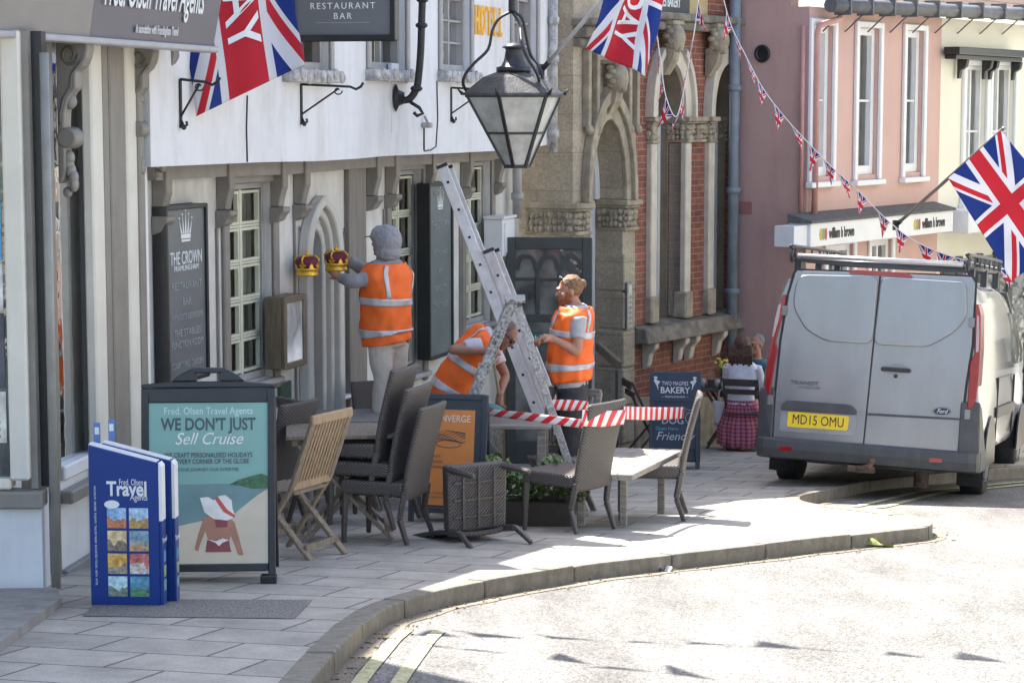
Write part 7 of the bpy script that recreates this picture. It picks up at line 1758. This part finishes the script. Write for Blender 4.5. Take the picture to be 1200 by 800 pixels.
# ---- hooded worker on the steps, facing the wall and left
Y1=qs.y-.1
def q1(px,py,dy=0): return P(px,py,Y1+dy)
sd=V((.75,.9,0)).normalized(); sd=V((.62,.78,0))
base=V((q1(455,500).x,Y1,qs.z+HS+.0))
T=Torso([sect(q1(454,402),sd,.185,.14),sect(q1(452,388),sd,.185,.145),sect(q1(452,365),sd,.18,.15),sect(q1(453,340),sd,.195,.15),sect(q1(453,320),sd,.215,.13),sect(q1(453,305),sd,.14,.095)])
arms=[(q1(440,325,-.13),q1(414,330,-.18),q1(398,325,-.05),V((-.6,.3,.55))),(q1(462,322,.16),q1(430,318,.25),q1(408,305,.15),V((-1,-.1,.2)))]
fz=base.z
legs=[(q1(446,408,-.08),V((q1(449,450).x,Y1-.1,fz+.46)),V((q1(446,450).x,Y1-.08,fz+.1)),V((q1(436,450).x,Y1+.0,fz+.045))),(q1(464,408,.08),V((q1(464,450).x,Y1+.08,fz+.46)),V((q1(464,450).x,Y1+.08,fz+.1)),V((q1(454,450).x,Y1+.16,fz+.045)))]
w1_,Mh,b1_,v1=build_worker('hooded worker on steps reaching up to fix a crown to the wall',base,T,.03,q1(450,285),(-.85,.45,.05),q1(453,306),arms,legs,greyknit,2,stonetr,vest_t=(.02,.95),bands=(.2,.5),palms=[(-.2,1,.1),(-.3,.8,.0)],hands=(.5,.6),hoodie=True)
ML=Matrix.Translation(-w1_.location)@Mh
hairpiece('hood',lambda m_:(m_.ball((0,-.03,.025),(.118,.128,.135),18,12,ML),m_.ball((0,.03,.06),(.1,.09,.09),14,9,ML),m_.ball((0,-.045,-.07),(.115,.11,.09),14,9,ML)),greyknit,b1_,.009,.016)
mb=MB(); mb.hexa([ML@V(q) for q in ((-.06,.09,.05),(.06,.09,.05),(.045,.17,.035),(-.045,.17,.035))],[ML@V(q) for q in ((-.06,.09,.062),(.06,.09,.062),(.045,.17,.042),(-.045,.17,.042))]); mb.build('cap_peak',mat('cap_grey',(.12,.12,.13),.8),b1_)
# ---- bending worker facing right
Y2_=G(560,590).y
def q2(px,py,dy=0): return P(px,py,Y2_+dy)
sd=V((-.1,1,0)); base=G(540,590)
T=Torso([sect(q2(524,470),sd,.165,.13),sect(q2(530,455),sd,.17,.145),sect(q2(541,437),sd,.17,.15),sect(q2(555,416),sd,.18,.145),sect(q2(569,400),sd,.2,.12),sect(q2(580,393),sd,.12,.08)])
g=base
arms=[(q2(563,404,-.2),q2(530,410,-.33),q2(566,412,-.38),V((1,-.05,.15))),(q2(576,406,.17),q2(592,440,.1),q2(586,462,-.1),V((-.1,-.2,-1)))]
legs=[(q2(527,478,-.09),V((g.x+.22,g.y-.12,g.z+.42)),V((g.x-.0,g.y-.12,g.z+.1)),V((g.x+.16,g.y-.13,g.z+.045))),(q2(522,478,.09),V((g.x+.2,g.y+.12,g.z+.42)),V((g.x-.05,g.y+.14,g.z+.1)),V((g.x+.12,g.y+.16,g.z+.045)))]
w2_,Mh,b2_,v2=build_worker('stooping worker in orange vest bending over the tool table',base,T,.028,q2(592,392),(.62,-.25,-.75),q2(580,396),arms,legs,tee2,.6,darktr,vest_t=(.04,.93),bands=(.2,.5),headup=(.75,0,.66),skinm=skin_t,palms=[(0,.2,-1),(1,0,0)],hands=(.6,1.0))
ML=Matrix.Translation(-w2_.location)@Mh
hairpiece('hair',lambda m_:m_.ball((0,-.025,.03),(.08,.09,.094),16,12,ML),mat('cropped_dark_hair',(.16,.11,.09),.8,var=.3,scale=60),b2_,.006,.004)
mb=MB()
for s in (-1,1): mb.ball((s*.036,.088,.008),(.032,.014,.02),10,6,ML); mb.tube([ML@V((s*.066,.08,.012)),ML@V((s*.085,-.01,.01))],.005,5)
mb.tube([ML@V((-.02,.1,.012)),ML@V((.02,.1,.012))],.004,5); mb.build('sunglasses',blackframe,b2_)
# brush pole he holds
A=q2(578,420,-.12); B=q2(591,500,-.12); r=thing('wooden_broom','thin wooden broom handle held upright by the stooping worker','broom',B); mb=MB(); mb.tube([(0,0,0),tuple(A-B)],.012,8); mb.build('shaft',teak2,r); mb=MB(); mb.tube([tuple((A-B)*.0),tuple((A-B)*.06)],.018,8); mb.build('grip',blackframe,r)
# ---------------------------------------------------------------- seated couple
def seated(label,px,py_seat,Ys,face,hair_fn,hairm,shirtm,lowerm,lower='skirt',skinm=skin,lean=.0,armpose=None,headf=None):
    f=V((face[0],face[1],0)).normalized(); s=V((f.y,-f.x,0)); hip=P(px,py_seat,Ys)+V((0,0,.1)); gz_=gz(hip.x,hip.y)
    sec=[sect(hip,s,.17,.125),sect(hip+V((0,0,.14))+f*lean*.3,s,.14,.105),sect(hip+V((0,0,.3))+f*lean*.7,s,.155,.11),sect(hip+V((0,0,.43))+f*lean,s,.18,.095),sect(hip+V((0,0,.5))+f*lean,s,.10,.07)]
    T=Torso(sec); root=person(label,V((hip.x,hip.y,gz_))); bm_=MB(); limb(bm_,[x[0] for x in sec],[x[3]*.92 for x in sec],side=s,ratio=[x[2]/x[3] for x in sec],n=16)
    hc=hip+V((0,0,.67))+f*(lean+.02); Mh=headmesh(bm_,hc,headf or f,.95); limb(bm_,[hip+V((0,0,.5))+f*lean,hc-V((0,0,.03))],[.052,.048])
    sh=MB(); limb(sh,[x[0] for x in sec],[x[3]*.92+.014 for x in sec],side=s,ratio=[(x[2]+.012)/(x[3]*.92+.014) for x in sec],n=16)
    for k,q in enumerate((-1,1)):
        S=hip+V((0,0,.44))+s*q*.17+f*lean; E=S+f*.1+V((0,0,-.25))+s*q*.05; W=E+f*.2+V((0,0,.02 if not armpose else armpose))-s*q*.1
        limb(bm_,[S,E,W],[.042,.036,.024]); hand(bm_,W,(W-E)+V((0,0,.0)),-s*q,.7,side=q); limb(sh,[S,S.lerp(E,.5),E,E.lerp(W,.4)],[.06,.055,.05,.046])
    lo=MB()
    for q in (-1,1):
        Hh=hip+s*q*.09+V((0,0,-.02)); Kn=V((hip.x,hip.y,gz_+.47))+f*.42+s*q*.1; A=V((Kn.x,Kn.y,gz_+.09))+f*.02; limb(bm_,[Hh,Kn,A],[.08,.055,.036]); limb(bm_,[A-V((0,0,.02)),A+f*.14-V((0,0,.05))],[.036,.03])
        if lower!='skirt': limb(lo,[Hh,Kn,A],[.1,.075,.055])
    b=bm_.build('body',skinm,None); remesh(b,.008,2)
    sho=sh.build('shirt',shirtm,None); remesh(sho,.01,2,.014,.08)
    if lower=='skirt':
        def fk(u,v):
            a=u*2*math.pi; z=hip.z+.06-(hip.z+.06-gz_-.06)*v; c=V((hip.x,hip.y,z))+f*.17*min(1,v*2.2)
            w=(.17+.13*min(1,v*1.6)); d=(.12+.2*min(1,v*2.0)); w*=1+.07*math.sin(a*11+v*2)*v; d*=1+.07*math.sin(a*11+v*2)*v
            return c+s*math.cos(a)*w+f*math.sin(a)*d
        lo.grid(fk,70,16,uv=True); l=lo.build('skirt',lowerm,None,solid=.004)
    else: l=lo.build('trousers',lowerm,None); remesh(l,.01,2,.01)
    localise(root,[b,sho,l]); 
    for o in (b,sho,l): o.parent=root
    ML=Matrix.Translation(-root.location)@Mh; eyes(ML,b); hairpiece('hair',lambda m_:hair_fn(m_,ML),hairm,b,.007,.012)
    return root,ML,b
def check_mat():
    m=bpy.data.materials.new('pink_check_cloth'); m.use_nodes=True; nt=m.node_tree; L=nt.links; p=nt.nodes['Principled BSDF']; p.inputs['Roughness'].default_value=.85
    uv=nn(nt,'ShaderNodeUVMap'); s=nn(nt,'ShaderNodeSeparateXYZ'); L.new(uv.outputs[0],s.inputs[0]); outs=[]
    for i,k in ((0,30),(1,12)):
        a=nn(nt,'ShaderNodeMath',operation='MULTIPLY'); a.inputs[1].default_value=k; L.new(s.outputs[i],a.inputs[0]); b=nn(nt,'ShaderNodeMath',operation='FRACT'); L.new(a.outputs[0],b.inputs[0]); c=nn(nt,'ShaderNodeMath',operation='LESS_THAN'); c.inputs[1].default_value=.4; L.new(b.outputs[0],c.inputs[0]); outs.append(c.outputs[0])
    ad=nn(nt,'ShaderNodeMath',operation='ADD'); L.new(outs[0],ad.inputs[0]); L.new(outs[1],ad.inputs[1]); h=nn(nt,'ShaderNodeMath',operation='MULTIPLY'); h.inputs[1].default_value=.5; L.new(ad.outputs[0],h.inputs[0])
    mx=nn(nt,'ShaderNodeMix',data_type='RGBA'); L.new(h.outputs[0],mx.inputs[0]); mx.inputs[6].default_value=(.6,.2,.27,1); mx.inputs[7].default_value=(.2,.03,.07,1); L.new(mx.outputs[2],p.inputs['Base Color']); return m
whiteknit=mat('white_blouse',(.78,.77,.82),.85,var=.06,scale=20)
def lh(m_,ML):
    m_.ball((0,-.03,.035),(.105,.11,.11),16,12,ML); m_.ball((0,-.045,-.06),(.125,.085,.1),14,9,ML); m_.ball((0,-.055,-.14),(.135,.07,.07),12,8,ML)
    for k in range(9): m_.tube([ML@V((-.12+.03*k,-.1,.03)),ML@V((-.135+.034*k,-.12,-.1)),ML@V((-.14+.035*k,-.105,-.21-.02*(k%2)))],[.02,.022,.012],6)
Yw=G(876,528).y
seated('seated woman in white top and pink checked skirt, seen from behind',868,484,Yw,(.35,.9),lh,mat('brown_hair',(.11,.055,.035),.55,var=.35,scale=30,stretch=(4,4,.6),bump=.5),whiteknit,check_mat(),lean=.05)
def sh_(m_,ML): m_.ball((0,-.035,.04),(.085,.088,.092),14,10,ML)
Ym=Yw+.75
root,ML,b=seated('grey haired man in glasses sitting across from the woman',891,478,Ym,(-.65,-.75),sh_,mat('grey_hair',(.2,.2,.2),.7,var=.3,scale=40),mat('teal_shirt',(.05,.16,.2),.85),darktr,lower='trousers',lean=.08,armpose=.28,headf=(-.7,-.7,-.1))
mb=MB()
for s in (-1,1): mb.tube([ML@V((s*.034+.022*math.cos(a),.094,.005+.016*math.sin(a))) for a in [i*.7 for i in range(10)]],.0025,5)
mb.build('glasses',blackframe,b)
A=P(922,455,Ym-.3); 
# ---------------------------------------------------------------- camera, light, render
cam=bpy.data.cameras.new('camera'); co=bpy.data.objects.new('camera',cam); COL.objects.link(co)
co.location=(0,0,CZ); co.rotation_euler=(math.pi/2-PITCH,0,0); cam.sensor_width=36; cam.lens=36*F/1200; cam.clip_end=500; cam.clip_start=.05
scn.camera=co
w=bpy.data.worlds.new('World'); scn.world=w; w.use_nodes=True; nt=w.node_tree
sky=nt.nodes.new('ShaderNodeTexSky'); sky.sky_type='NISHITA'; sky.sun_disc=False; sky.sun_elevation=SE; sky.sun_rotation=math.atan2(SUN.x,SUN.y); sky.air_density=1.0; sky.dust_density=2.2; sky.ozone_density=1
bg=nt.nodes['Background']; bg.inputs[1].default_value=.128; nt.links.new(sky.outputs[0],bg.inputs[0])
sl=bpy.data.lights.new('sun','SUN'); sl.energy=5; sl.angle=R(.53); sl.color=(1,.955,.88); so=bpy.data.objects.new('sun',sl); COL.objects.link(so)
so.rotation_euler=SUN.to_track_quat('Z','Y').to_euler(); so.location=SUN*30
v=scn.view_settings; v.view_transform='Standard'; v.look='None'; v.exposure=EXPO; v.gamma=1
scn.render.resolution_x=1024; scn.render.resolution_y=682
scn.cycles.max_bounces=6; scn.cycles.diffuse_bounces=4
